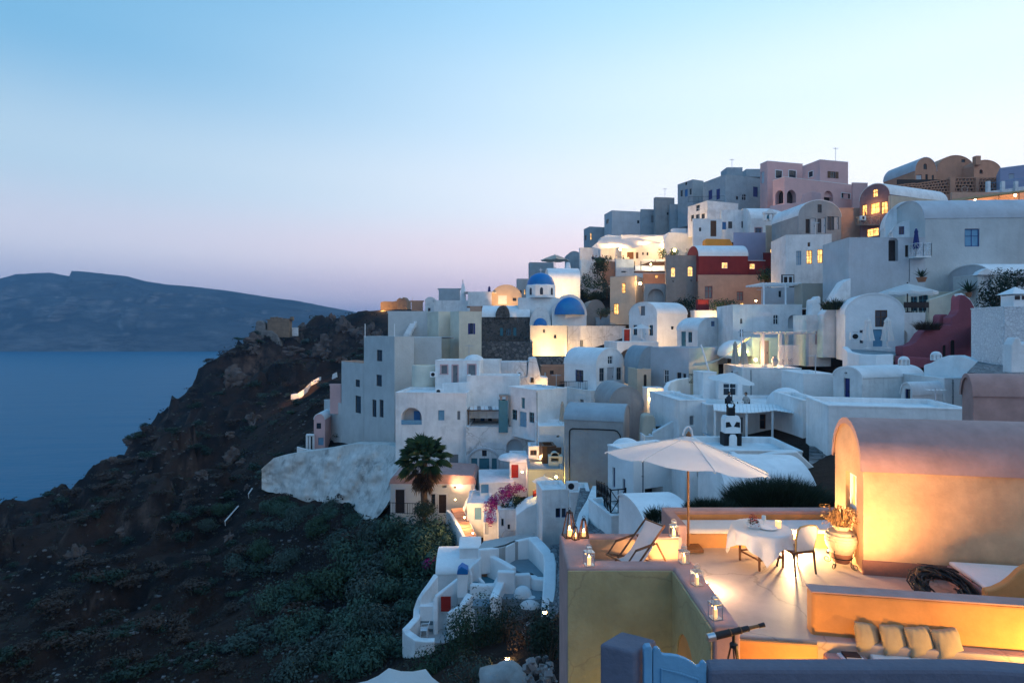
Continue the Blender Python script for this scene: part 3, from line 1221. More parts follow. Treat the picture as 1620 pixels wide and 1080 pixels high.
def rugged(x, y, q, a):
    r = noise.ridged_multi_fractal(q * .04, 1, 2.1, 5, 1, 2) - 1.1
    r2 = noise.fractal(q * .16, 1, 2, 4)
    crag = max(0, noise.fractal(q * .075 + V((9, 0, 0)), 1, 2, 3) - .12)
    band = abs(noise.noise((x * .05 + .3 * r2, y * .05, 4)))
    return r * 3.4 * a + r2 * (.5 + 1.3 * a) + noise.fractal(q * .9, 1, 2, 3) * .3 + min(1.5, crag * 9) * 3.2 * a - (.25 - min(.25, band)) * 9 * a


def tame(x, y):
    px = CX + FPX * x / max(y, 1)
    if y > 150:
        return 1. if px < 480 else .6
    return min(1, max(.22, (430 - px) / 110))


def ground(x, y):
    z = float(base_h(x, y)[0])
    k = wild(x, y)
    if k > 0 and y > 5:
        a = min(1, y / 120)
        q = V((x, y, z * .5))
        z += k * rugged(x, y, q, a) * tame(x, y)
    return z


gx, gy = 430, 330
ys = [5 * (430 / 5) ** (j / (gy - 1)) for j in range(gy)]
pxs = [-700 + 3000 * i / (gx - 1) for i in range(gx)]
vs = []
for y in ys:
    xs = [(p - CX) / FPX * y for p in pxs]
    for x in xs:
        vs.append([x, y, 0])
arr = np.array(vs)
bh = base_h(arr[:, 0], arr[:, 1])
HT = {}
for k, (x, y, _) in enumerate(vs):
    z = bh[k]
    kk = wild(x, y)
    if kk > 0:
        a = min(1, y / 120)
        q = V((x, y, z * .5))
        z += kk * rugged(x, y, q, a) * tame(x, y)
    vs[k][2] = z
mb = MB()
mb.v = [tuple(v) for v in vs]
mb.f = [(j * gx + i, j * gx + i + 1, (j + 1) * gx + i + 1, (j + 1) * gx + i) for j in range(gy - 1) for i in range(gx - 1)]
struct(mb.build('hillside', 'hill_earth', smooth=True, weld=False), 'steep dark volcanic hillside falling to the sea')
ZG = np.array([v[2] for v in vs]).reshape(gy, gx)
SL = ZG / np.array(ys)[:, None]
HOR = np.maximum.accumulate(SL, axis=0)


def seen_ground(px, py):
    """first ground point along the ray through a pixel, from the height grid"""
    s = -(py - CY) / FPX
    i = min(gx - 1, max(0, int(round((px + 700) / 3000 * (gx - 1)))))
    j = int(np.argmax(HOR[:, i] >= s))
    if HOR[j, i] < s:
        return None
    return V(((px - CX) / FPX * ys[j], ys[j], ZG[j, i]))


# ---------------------------------------------------------------- village: skyline and upper rows
def stone_mat(name, c1, c2, scale, mortar, bump=.8):
    m = bpy.data.materials.new(name)
    MATS[name] = m
    m.use_nodes = True
    t = m.node_tree
    N, Lk = t.nodes, t.links
    b = N['Principled BSDF']
    b.inputs['Roughness'].default_value = .92
    g = N.new('ShaderNodeNewGeometry')
    v = N.new('ShaderNodeTexVoronoi')
    v.inputs['Scale'].default_value = scale
    e = N.new('ShaderNodeTexVoronoi')
    e.feature = 'DISTANCE_TO_EDGE'
    e.inputs['Scale'].default_value = scale
    n = N.new('ShaderNodeTexNoise')
    n.inputs['Scale'].default_value = scale * .5
    for q in (v, e, n):
        Lk.new(g.outputs['Position'], q.inputs['Vector'])
    mx = N.new('ShaderNodeMix')
    mx.data_type = 'RGBA'
    mx.inputs[6].default_value = c1 + (1,)
    mx.inputs[7].default_value = c2 + (1,)
    sx = N.new('ShaderNodeSeparateColor')
    Lk.new(v.outputs['Color'], sx.inputs[0])
    Lk.new(sx.outputs[0], mx.inputs[0])
    r = N.new('ShaderNodeMapRange')
    r.inputs[1].default_value = .02
    r.inputs[2].default_value = .09
    Lk.new(e.outputs['Distance'], r.inputs[0])
    m2 = N.new('ShaderNodeMix')
    m2.data_type = 'RGBA'
    m2.inputs[6].default_value = mortar + (1,)
    Lk.new(r.outputs[0], m2.inputs[0])
    Lk.new(mx.outputs[2], m2.inputs[7])
    Lk.new(m2.outputs[2], b.inputs['Base Color'])
    bp = N.new('ShaderNodeBump')
    bp.inputs['Strength'].default_value = bump
    bp.inputs['Distance'].default_value = .08
    Lk.new(r.outputs[0], bp.inputs['Height'])
    Lk.new(bp.outputs[0], b.inputs['Normal'])
    return m


stone_mat('dark_stone', (.05, .045, .045), (.15, .115, .10), 2.6, (.16, .15, .145))
stone_mat('rubble_stone', (.10, .10, .11), (.26, .24, .23), 1.8, (.07, .07, .07))
stone_mat('white_stone', (.66, .67, .69), (.76, .77, .78), 5.5, (.56, .56, .58), .5)
stone_mat('cobble', (.14, .15, .16), (.26, .27, .28), 3.2, (.09, .09, .1))


def cut(name, label, pts, d, th, m, yaw=0., cat='wall', root=None, part='wall', bevel=.06):
    """a wall or block with a free outline: pixel points laid on a vertical plane d metres out, given real thickness"""
    a = R_(yaw)
    Rv, Lv = V((math.cos(a), math.sin(a), 0)), V((-math.sin(a), math.cos(a), 0))
    O = W(pts[0][0], CY, d)
    P = []
    for px, py in pts:
        u, z = ray_face(O, Rv, -Lv, px, py)
        q = O + Rv * u
        P.append(V((q.x, q.y, z)))
    mb = MB()
    mb.prism(P, Lv * th)
    o = mb.build(name if root is None else part, m, root, bevel=bevel)
    if root is None:
        tag(o, label, cat)
    return o


Hs = {}
# --- skyline, from the sea end to the pink villa
house('skyline_house', 'small dark slate house at the low end of the skyline', 150, 923.5, 933, 958, 358.5, 398, 15, 'slate_plaster', ops=[('F', 'l', 934, 369, 936, 379), ('L', 'w', 925, 372, 928, 380)])
house('skyline_house', 'pale grey cube house with one small square window on the skyline', 145, 956, 968, 1014.5, 333, 376, 12, 'white_grey', ops=[('F', 'w', 1008, 348.5, 1011.7, 353.5), ('L', 'w', 959, 347, 963, 354)])
house('skyline_house', 'dim taupe house between the grey cube house and a taller slate wall', 140, 1013, 1014.5, 1042, 331, 380, 6, 'slate_plaster', ops=[('F', 's', 1030, 341, 1036, 352, 'grey_paint')])
house('skyline_house', 'narrow grey house stepping up toward the slate blue row', 138, 1034, 1037, 1067, 312, 372, 8, 'grey_plaster', ops=[('F', 'w', 1055, 336, 1058, 340)])
house('skyline_house', 'slate grey gabled house with three small blue windows', 132, 1072, 1096, 1113, 284, 350, 25, 'slate_plaster',
      ops=[('L', 'w', 1076.5, 301, 1080, 311), ('L', 's', 1083, 299.5, 1088, 311, 'blue_paint'), ('L', 'w', 1091, 298.5, 1094, 308), ('L', 'w', 1084, 288, 1087, 293)])
h = house('skyline_house', 'long slate blue house with two balcony doors below roof boxes', 122, 1112, 1147.5, 1208, 276, 342, 20, 'slate_plaster',
          ops=[('L', 'd', 1120.5, 301, 1126.7, 315.5, 'navy_paint'), ('L', 'd', 1133, 299, 1139, 315.5, 'navy_paint'), ('F', 'd', 1191.5, 295.7, 1199, 311.5, 'navy_paint'),
               ('F', 'aw', 1173.7, 307, 1180.7, 317, 'white_paint'), ('F', 'w', 1164.5, 310.5, 1167.8, 316)])
for x0, x1, y0, d in ((1148, 1173, 266, 126), (1179, 1206, 268.5, 131)):
    b = MB()
    p, q = W(x0, 281, d), W(x1, y0, d)
    b.box((p.x, d - .6, p.z), (q.x, d + 3, q.z))
    b.build('roof_box', 'slate_plaster', h.root)
railing(h.root, [W(1089, 320, 119), W(1146, 318.5, 117.5)], 1.1, .25)
house('white_house', 'white house with a scatter of small square windows below the slate row', 115, 1088, 1119, 1168, 317.5, 362, 20, 'white',
      ops=[('L', 'w', 1101, 324.5, 1107, 333.7), ('L', 'w', 1093, 340, 1098, 349.5), ('L', 'w', 1100.5, 339, 1107, 347), ('L', 'w', 1109.5, 338, 1115, 346), ('F', 'aw', 1142, 337, 1149, 349)])
house('skyline_house', 'low slate block filling the dip below the gabled slate house', 137, 1058, 1060, 1080, 323, 380, 4, 'slate_plaster')
# --- pink villa
PV = house('pink_villa', 'large pink villa with white trims and two arches on the skyline', 118, 1202.5, 1214, 1270, 254.5, 335, 14, 'pink',
           ops=[('F', 'w', 1227, 270, 1237, 282, None, None, 'white_paint'), ('F', 'w', 1248, 270, 1259, 282, None, None, 'white_paint'), ('L', 's', 1204, 272, 1209, 290, 'white_grey')], cat='villa', rm='white')
house('', '', 112, 1269, 1297, 1342, 252.5, 305, 14, 'pink', ops=[('L', 'w', 1279.5, 271.5, 1286, 280, None, None, 'white_paint'), ('F', 'x', 1313.5, 271.5, 1322, 282, 'brown_wood', None, None)], root=PV.root, rm='white')
house('', '', 108, 1222.5, 1241, 1350, 279.5, 338, 20, 'pink',
      ops=[('L', 'ao', 1226.5, 301, 1239, 323), ('F', 'ao', 1245, 300.5, 1259.5, 322), ('F', 'ao', 1303.5, 302, 1318, 318), ('F', 'w', 1331, 306, 1345, 314, None, None, 'white_paint')], root=PV.root, rm='white')
wallpath('', '', [W(1218.5, 326, 105), W(1236, 324, 104), W(1268, 320, 104), W(1270, 308, 104), W(1284, 303, 104), W(1300, 306, 103)], .35, 3.5, 'pink', root=PV.root, part='parapet')
house('pink_annexe', 'pink annexe with a sloping blue roof beside the villa', 111, 1347, 1349, 1373, 289, 345, 5, 'pink', roof='flat', rm='white_grey')
# --- white cluster under the villa
house('white_house', 'white house with a tall brown door under the slate row', 104, 1095, 1097, 1142, 346, 386, 4, 'white_clean', ops=[('F', 'd', 1124, 349, 1133.5, 374, 'brown_wood'), ('F', 'w', 1106, 360, 1109.5, 366)])
house('white_house', 'white flat house with two dark windows and a blue door', 106, 1140, 1141, 1189, 332, 376, 3, 'white',
      ops=[('F', 'w', 1152, 350.4, 1158.5, 361.5), ('F', 'w', 1173, 350, 1180, 360.5), ('F', 'd', 1142.6, 351, 1149, 363, 'blue_paint')])
house('vaulted_house', 'low white vault below the pink arches', 103, 1187, 1188, 1276, 346, 380, 2, 'white_clean', 'vs', ya=331, dp=7, ops=[('F', 'w', 1194.6, 360.5, 1205, 368.5, 'blue_paint', None, 'pink_trim')])
# small bell gable on that vault
bt = thing('bell_gable', 'tiny white bell arch on the vault below the pink villa', 'bell tower', W(1218.5, 349, 101))
bc = MB()
for a, b_ in ((1210, 1213), (1217, 1220), (1224, 1227)):
    p, q = W(a, 349, 101), W(b_, 338, 101)
    bc.box((p.x, 101, p.z), (q.x, 101.6, q.z))
p, q = W(1208.5, 338, 101), W(1228.5, 335, 101)
bc.box((p.x, 100.9, p.z), (q.x, 101.7, q.z))
bc.prism([W(1212, 335, 100.95), W(1225, 335, 100.95), W(1222, 332, 100.95), W(1218.5, 330.5, 100.95), W(1215, 332, 100.95)], (0, .7, 0))
bc.build('arch', 'white_clean', bt)
bb = MB()
bb.lathe([(.32, -.55), (.24, -.3), (.2, 0), (.001, .1)], 10, W(1215.2, 341, 101.3))
bb.build('bell', 'teal_paint', bt)
# --- middle upper row
house('lilac_house', 'windowless lilac blue house beside the orange awning', 96, 1160, 1161.5, 1212.5, 368, 410, 2, 'lilac')
h = house('beige_house', 'narrow beige house with three lit windows beside the lilac wall', 94, 1211, 1212.5, 1256, 357, 412, 3, 'beige',
          ops=[('F', 'l', 1232, 376.5, 1240, 388, 'brown_wood'), ('F', 'l', 1218.7, 394, 1228, 401, 'brown_wood'), ('F', 'l', 1232, 391.5, 1243.7, 399, 'brown_wood')])
aw = MB()
aw.prism([W(1116, 380, 100), W(1118, 377.5, 100), W(1155, 378.5, 100), W(1160, 389, 100), W(1116, 390, 100)], (0, 1.6, 0))
tag(aw.build('orange_awning', 'ochre_orange', bevel=.05), 'bright orange awning glowing beside the restaurant terrace', 'awning')
h = house('gabled_house', 'grey vaulted house with tall white shutters standing open', 84, 1261, 1262.5, 1331, 341, 392, 6, 'grey_plaster', 'vf', ya=316.5, dp=7,
          ops=[('F', 'w', 1293.5, 323.5, 1300, 336.5), ('F', 'd', 1274.5, 346.5, 1281.5, 369, 'dark_wood_and_shade'), ('F', 'd', 1282.8, 345, 1290.5, 370, 'white_grey'), ('F', 'w', 1293.5, 346, 1299.2, 368),
               ('F', 'd', 1299.8, 344, 1306.5, 369, 'white_grey'), ('F', 'w', 1309, 342.5, 1319.5, 364), ('F', 'd', 1320.2, 343, 1327, 363, 'white_grey')], rm='white')
house('salmon_house', 'tall plain salmon house lit softly behind the shuttered gable', 85.5, 1316, 1317, 1361, 329, 486, 2, 'salmon')
house('pale_blue_house', 'tall white house with three warm tall windows in a row', 76, 1242, 1243, 1316, 372, 480, -7, 'white', dp=6,
      ops=[('F', 'l', 1259.5, 397, 1267.5, 419, 'sky_blue_paint', 'white_grey'), ('F', 'l', 1276, 396, 1285, 417.5, 'brown_wood'), ('F', 'l', 1293.3, 394.5, 1302, 416, 'brown_wood'), ('F', 's', 1278, 383.5, 1282, 390, 'brown_wood')])
# --- red house and its neighbours
RH = house('red_house', 'dark red house with a white vault roof and two lit windows', 90, 1104.5, 1105.5, 1183.5, 404.5, 436, 1, 'dark_red', 'vs', ya=389.5, rm='white_clean', dp=6,
           ops=[('F', 'l', 1142, 415, 1151.5, 424.5, 'white_paint')])
house('', '', 90.4, 1182, 1183.5, 1211, 412, 436, 0, 'dark_red', rm='white_clean', ops=[('F', 'l', 1186, 417, 1194.7, 425.5, 'white_paint')], root=RH.root)
house('dark_red_wing', 'deep red wing behind the white house with tall lit windows', 92, 1207, 1208, 1247, 400, 480, 0, 'dark_red')
house('salmon_storey', 'salmon lower storey with two red framed windows under the red house', 89.5, 1103.5, 1104.5, 1209.5, 435, 498, 0, 'salmon', par=.05,
      ops=[('F', 'w', 1115, 452.5, 1127, 472, 'red_paint', 'grey_paint'), ('F', 'w', 1165.5, 461, 1176, 475.5, 'red_paint', 'grey_paint'), ('F', 'l', 1170, 479, 1177, 484)])
house('taupe_house', 'taupe stone house with two lit arched windows', 91, 1052, 1053.5, 1105, 404, 486, 2, 'taupe', ops=[('F', 'al', 1061.5, 423, 1068.5, 438, 'white_paint'), ('F', 'al', 1088, 421.5, 1096, 437, 'white_paint'),
      ('F', 'o', 1064, 443.5, 1066, 446), ('F', 'o', 1092.5, 442, 1094.5, 445)])
house('cave_house', 'grey cave house with a big dark arch under the lit arched windows', 91.5, 1018, 1019.5, 1053.2, 449, 486, 1, 'grey_plaster', ops=[('F', 'ao', 1025, 457, 1051, 478)])
house('brown_lean_to', 'brown lean-to with one tiny orange window above the cave arch', 97, 1017, 1018, 1053, 433, 455, 1, 'terracotta', ops=[('F', 'l', 1036.5, 434.6, 1041, 440)])
h = house('beige_tower_house', 'beige tower house with a lit upper slot window and lit door', 96, 964.5, 965, 1006, 438, 506, -26, 'beige', xe=1020, rm='grey_plaster',
          ops=[('F', 'l', 984, 447.5, 989.5, 463.5, 'brown_wood'), ('F', 'l', 971, 480.5, 978.5, 497, 'brown_wood')])
lamp(1012.8, 448.5, 93.6, 650, 'bright street lamp on the corner of the beige tower house', size=.22)
# --- restaurant terrace
RS = house('restaurant', 'white restaurant glowing warmly behind its terrace', 125, 982, 983, 1053, 372, 414, 0, 'white_clean',
           ops=[('F', 'd', 992, 398.5, 1002.5, 410, 'brown_wood'), ('F', 'd', 1006, 399, 1010, 409, 'brown_wood'), ('F', 'w', 1016, 399, 1018.5, 403), ('F', 'w', 1023, 399, 1026, 404)], cat='restaurant')
cut('', '', [(1050, 410), (1050, 382), (1058, 367), (1112, 371), (1112, 410)], 121, 4, 'white_clean', root=RS.root, part='wing')
cut('', '', [(950, 412), (950, 376), (962, 371.5), (985, 373.5), (985, 412)], 126, 4, 'white_clean', root=RS.root, part='wing')
for x0, x1 in ((1064, 1086), (1087, 1103)):
    b = MB()
    p, q = W(x0, 368, 123), W(x1, 361, 123)
    b.box((p.x, 123, p.z - .4), (q.x, 124.5, q.z))
    b.build('roof_unit', 'white_clean', RS.root, bevel=.05)
house('white_house', 'low white house behind the diners at the terrace end', 128, 916, 917.5, 955, 392, 416, 3, 'white')
house('terrace_block', 'white terrace block carrying the diners of the restaurant', 119.5, 917, 919, 976, 411, 462, 3, 'white', cat='terrace', par=.35)
house('terrace_block', 'plain white terrace wall below the restaurant doors', 116.5, 973, 974.5, 1003, 410, 442, 1, 'white', cat='terrace', ops=[('F', 'o', 983, 429, 991, 431)])
house('brown_wall', 'rust brown retaining wall behind the dark climbing plant', 117.5, 953, 954, 975, 414, 445, 1, 'terracotta', cat='wall')
sb = MB()
A, B_, c, D = W(936, 391, 119), W(1050, 383, 121), W(1000, 374, 126), W(958, 372, 127)
for i in range(8):
    for j in range(4):
        def sp_(u, v):
            p = A.lerp(B_, u).lerp(D.lerp(c, u), v)
            p.z -= 1.2 * math.sin(PI * u) * (1 - v) * .6 + .25 * math.sin(u * 14) * (1 - v)
            return p
        sb.poly(sp_(i / 8, j / 4), sp_((i + 1) / 8, j / 4), sp_((i + 1) / 8, (j + 1) / 4), sp_(i / 8, (j + 1) / 4))
ss = thing('shade_sail', 'white shade sail stretched over the restaurant diners', 'awning', A)
sb.build('cloth', 'canvas', ss, smooth=True)
for px in (947, 975):
    pb = MB()
    pb.tube([W(px, 411, 119.5), W(px - 3, 386, 119.5)], .07, 5)
    pb.build('mast', 'white_paint', ss)
tc_ = thing('terrace_awning', 'pale glowing awning roof over the lower restaurant terrace', 'awning', W(1030, 434, 112))
tb = MB()
for x0, x1, ya_, yb_, d in ((1016, 1036, 410, 413, 115), (1037, 1063, 409.5, 413, 115), (1003, 1054, 420, 428, 111)):
    tb.prism([W(x0, yb_, d), W(x1, yb_, d), W(x1 + 1, ya_, d + 3), W(x0 + 1, ya_, d + 3)], (0, 0, -.12))
tb.build('cloth_roof', 'canvas', tc_)
for px in (1004, 1014, 1031, 1052):
    pb = MB()
    pb.tube([W(px, 436, 111.2), W(px, 413, 111.2)], .08, 5)
    pb.build('post', 'iron', tc_)
house('terrace_block', 'pale terrace floor block under the glowing awning', 111, 1002, 1003, 1054, 432, 448, 0, 'white', cat='terrace')
# --- house row by the big dome
house('dark_house', 'dark slate flat roofed house rising behind the big blue dome', 140, 836, 838, 876, 415, 452, 4, 'slate_plaster', rm='white_grey')
house('vaulted_house', 'small slate vault just behind the open tan parasol', 134, 897.5, 899, 918, 404, 426, 4, 'slate_plaster', 'vf', ya=397.5, dp=5)
parasol_open('small tan parasol open above the big blue dome', W(878, 424, 131), 3.4, 3.1, 1.3, 'canvas_tan', pole=.06)
cut('cone_chimney', 'tapered white chimney standing before the terrace block', [(893, 442), (896, 415), (902, 415), (905, 442)], 116, 1.2, 'white_clean', cat='chimney', bevel=.2)
house('vaulted_house', 'low rounded white vault washed in warm light beside the big dome', 112, 867, 868, 918, 442, 476, 2, 'white_clean', 'vs', ya=425, dp=9)
house('dark_house', 'narrow slate house tucked behind the drum of the dome', 128, 817, 818, 836.5, 441, 486, 2, 'slate_plaster', ops=[('F', 'w', 822, 459, 825, 464), ('F', 'l', 829, 458, 831, 466)])
# --- church
CH = thing('domed_church', 'white church with a bright blue dome on an octagonal drum', 'church', W(856, 515, 100))
cen = W(855.5, 451.8, 100)
mb = ell(cen, 2.44, 2.44, 2.25, 32, 12)
dm = mb.build('dome', 'dome_blue', CH, smooth=True)
mb = MB()
mb.tube([cen + V((0, 0, 2.2)), cen + V((0, 0, 3.1))], .05, 5)
mb.box((-.3, -.04, 2.75), (.3, .04, 2.85), Matrix.Translation(cen))
mb.build('cross', 'white_paint', dm)
mb = MB()
mb.lathe([(2.75, -2.2), (2.75, -.12), (2.62, .06), (2.3, .1)], 8, cen, PI / 8, PI / 8 + 2 * PI)
mb.build('drum', 'white_clean', CH, bevel=.06)
for k in range(8):
    a = k * PI / 4
    n = V((math.cos(a), math.sin(a), 0))
    u = V((-n.y, n.x, 0))
    o = cen + n * 2.5
    mb = MB()
    arc = [o + u * x + V((0, 0, z)) for x, z in ((-.3, -1.75), (.3, -1.75), (.3, -.75), (.21, -.54), (0, -.45), (-.21, -.54), (-.3, -.75))]
    mb.prism(arc, n * .06)
    w_ = mb.build('window', 'glass', CH)
    mb = MB()
    mb.tube([p + n * .06 for p in arc], .05, 5, closed=True)
    mb.build('frame', 'white_paint', w_)
house('', '', 98.5, 819, 820, 884, 471, 520, 0, 'white_clean', root=CH.root if hasattr(CH, 'root') else CH, dp=6, par=.1)


def apse(root, xc, xr, yt, ya, d, m='dome_blue', inset=.5):
    """blue half dome filling the arched end of a vault"""
    c = W((xc + xr) / 2, yt, d)
    rx = (xr - xc) / 2 / FPX * d
    rz = (yt - ya) / FPX * d
    mb = MB()
    n, k = 20, 8
    for i in range(n):
        for j in range(k):
            def q(i, j):
                a, b = PI * i / n, PI / 2 * j / k
                return c + V((-rx * math.cos(a) * math.sin(b), -rx * .55 * math.cos(b) * 1., rz * math.sin(a) * math.sin(b)))
            if j == 0:
                mb.poly(q(i, 0), q(i, 1), q(i + 1, 1))
            else:
                mb.poly(q(i, j), q(i, j + 1), q(i + 1, j + 1), q(i + 1, j))
    mb.poly(*[c + V((-rx * math.cos(PI * i / n), 0, rz * math.sin(PI * i / n))) for i in range(n + 1)])
    return mb.build('half_dome', m, root, smooth=False, auto=True)


house('', '', 97, 872, 873, 928, 498, 530, 0, 'white_clean', 'vf', ya=466, dp=8, root=CH)
apse(CH, 877, 925, 497.5, 470, 96.8)
house('', '', 96.5, 837.5, 838.5, 871, 514.5, 530, 0, 'white', 'vf', ya=486, dp=8, root=CH)
apse(CH, 844, 865.5, 514.5, 503, 96.2)
h = house('churchyard_house', 'floodlit white house below the small blue half dome', 94, 837.5, 838.5, 897, 515, 570, -4, 'cream', dp=4,
          ops=[('F', 'w', 859, 520.5, 862, 526), ('F', 'w', 876.5, 529.4, 880, 535)])
house('long_white_wall_house', 'long low stained white house running from the church toward the vaults', 96, 896, 897.5, 990, 515.5, 566, -5, 'white_old', dp=4,
      ops=[('F', 's', 917.6, 538, 922.8, 548.5, 'grey_paint'), ('F', 'd', 961.5, 541.5, 964.7, 552, 'teal_paint')])
house('vaulted_house', 'bare taupe vault squeezed beside the large blue half dome', 100, 925, 926, 960, 503, 520, 3, 'taupe', 'vf', ya=474, dp=7)
house('vaulted_house', 'grey humped vault roof behind the long low white house', 99, 943, 944, 997, 515, 530, 3, 'grey_plaster', 'vs', ya=497, dp=8)
# stone house
SH = house('stone_house', 'dark lava stone house with a white vault roof beside the church', 98, 761, 762.5, 838, 501, 552, -2, 'dark_stone', 'vs', ya=484, rm='white_clean', dp=7,
           ops=[('F', 's', 791, 518, 796, 531, 'teal_paint'), ('F', 'w', 801, 520, 808, 530, 'teal_paint'), ('F', 's', 812, 518, 817, 531, 'teal_paint')])
cut('', '', [(784, 503), (784, 496), (787, 488), (791, 484), (796, 482.5), (801, 484), (804.5, 489), (806.5, 497), (806.5, 503)], 97.6, 1.0, 'dark_stone', root=SH.root, part='arched_parapet')
house('rubble_terrace', 'rough rubble terrace wall at the foot of the dark stone house', 92, 760, 762, 842, 541, 600, -4, 'rubble_stone', cat='wall', dp=4)
house('rubble_bank', 'dark rubble bank under the floodlit churchyard', 84, 838, 842, 992, 566, 620, -3, 'rubble_stone', cat='wall', dp=6, rm='rubble_stone')
# --- far skyline beyond the cream building
house('red_cube', 'small brick red cube on the skyline beside the castle ruin', 126, 651, 652.5, 669, 476, 500, 2, 'terracotta')
house('white_house', 'white vaulted cottage between the red cube and the slate box', 122, 671, 672.5, 689, 476, 500, 3, 'white', 'vf', ya=470, dp=6, ops=[('F', 'w', 677, 487, 681, 492)])
house('white_house', 'low white house with two dark square windows on the far skyline', 120, 687, 688.5, 744, 476, 500, 2, 'white', ops=[('F', 'w', 725.5, 484, 729.6, 491), ('F', 'w', 733, 484, 737.4, 491)])
house('slate_box_house', 'slate box house behind the slender white spire', 126, 694, 695, 728, 457, 480, 2, 'slate_plaster')
sp_t = thing('white_spire', 'slender white tapering spire with a pointed finial', 'tower', W(732, 476, 119))
cut('', '', [(727.5, 476), (729.5, 455), (731, 449), (732.5, 446.8), (734, 449), (735.5, 455), (737, 476)], 119, .9, 'white_clean', root=sp_t, part='shaft')
b = MB()
b.tube([W(732.3, 447.5, 119.4), W(732.3, 442, 119.4)], .08, 5)
b.build('finial', 'slate_plaster', sp_t)
house('white_house', 'plain white house with blank walls beside the slender spire', 121, 740, 741.5, 778, 464, 496, 2, 'white')
house('small_box', 'little terracotta and blue hut before the blank white house', 112, 743.5, 745, 762, 485.5, 500, 1, 'salmon', cat='hut', ops=[('F', 's', 754, 486.5, 761, 497, 'sky_blue_paint')])
house('domed_house', 'round vaulted cottage lit orange from its own terrace', 118, 776, 777, 825, 470, 490, 0, 'beige', 'vf', ya=450.5, dp=6, ops=[('F', 'd', 788, 467, 802, 481, 'white_paint'), ('F', 'w', 811, 471, 817, 476)])
parasol_closed('dark blue folded parasol beside the round orange cottage', W(774, 478, 117), 3.4, 'navy_paint', w=.32)


# ---------------------------------------------------------------- village: cream building over the cliff
CB = house('cream_building', 'tall stepped cream building with tall slit windows above the cliff', 72, 575.5, 624, 655, 532.5, 716, 40, 'cream_grey', cat='building',
           ops=[('L', 'w', 596, 553.3, 604.8, 571.3), ('L', 'w', 595.5, 592.6, 604, 611), ('L', 'w', 589, 632, 595.5, 659.3), ('L', 'w', 600.4, 632, 606.7, 660)])
house('', '', 78.8, 540, 575.3, 600, 574, 716, 40, 'cream_grey', root=CB.root, rm='salmon', ops=[('L', 'w', 562.2, 600.5, 569, 612), ('L', 'w', 562.2, 626, 571, 653.3)])
house('', '', 84.5, 512.5, 539.8, 560, 638.5, 718, 40, 'cream_grey', root=CB.root)
house('', '', 84.5, 646, 650, 697, 532.8, 590, 8, 'cream_grey', root=CB.root)
house('', '', 90, 614, 615.7, 678, 492.6, 545, 2, 'cream_grey', root=CB.root, ops=[('F', 'ad', 659, 512.5, 669, 532, 'navy_paint'), ('F', 'ao', 647.5, 494, 655, 530)])
house('', '', 86, 676, 693.5, 714, 492.8, 590, 33, 'cream', root=CB.root)
house('', '', 83.5, 712, 726, 762, 492.4, 590, 30, 'cream', root=CB.root, ops=[('F', 'x', 743.3, 511.5, 748.7, 528.5, 'navy_paint')])
for px in (577.5, 624):
    b = MB()
    b.tube([W(px, 534, 74), W(px, 512, 74)], .05, 5)
    b.build('flag_pole', 'white_paint', CB.root)
stairs('roof_steps', 'white outside steps climbing to the cream roof', W(643, 531, 87), W(656, 508, 89.6), 1.0, 7, 'white', drop=.6)
h = house('pink_frame_house', 'small open pink concrete frame clinging beside the cream building', 86, 522, 524, 541, 607, 645, 3, 'pink', ops=[('F', 'o', 525.5, 610, 530.5, 620), ('F', 'o', 533, 610, 538.5, 620), ('F', 'o', 525.5, 625, 530.5, 638), ('F', 'o', 533, 625, 538.5, 638)])
house('cliff_cottage', 'tiny vaulted pinkish cottage at the foot of the cream building', 84, 495, 496.5, 514, 663, 712, 3, 'pink', 'vf', ya=654, dp=5, rm='white_clean', ops=[('F', 'w', 500.5, 669, 508, 678), ('F', 's', 503, 692, 512, 704, 'sky_blue_paint')])
pg = thing('porch_frame', 'white porch frame beside the tiny cliff cottage', 'pergola', W(490, 712, 83.5))
b = MB()
for px in (485.5, 490, 496):
    b.tube([W(px, 711, 83.5), W(px, 688, 83.5)], .16, 4)
b.tube([W(485, 688, 83.5), W(497, 688, 83.5)], .2, 4)
b.build('frame', 'white', pg)
wallpath('low_white_wall', 'thin white parapet running out from the tiny cliff cottage', [W(470, 706, 82), W(485, 710, 82), W(512, 713, 81)], .3, 1.2, 'white')

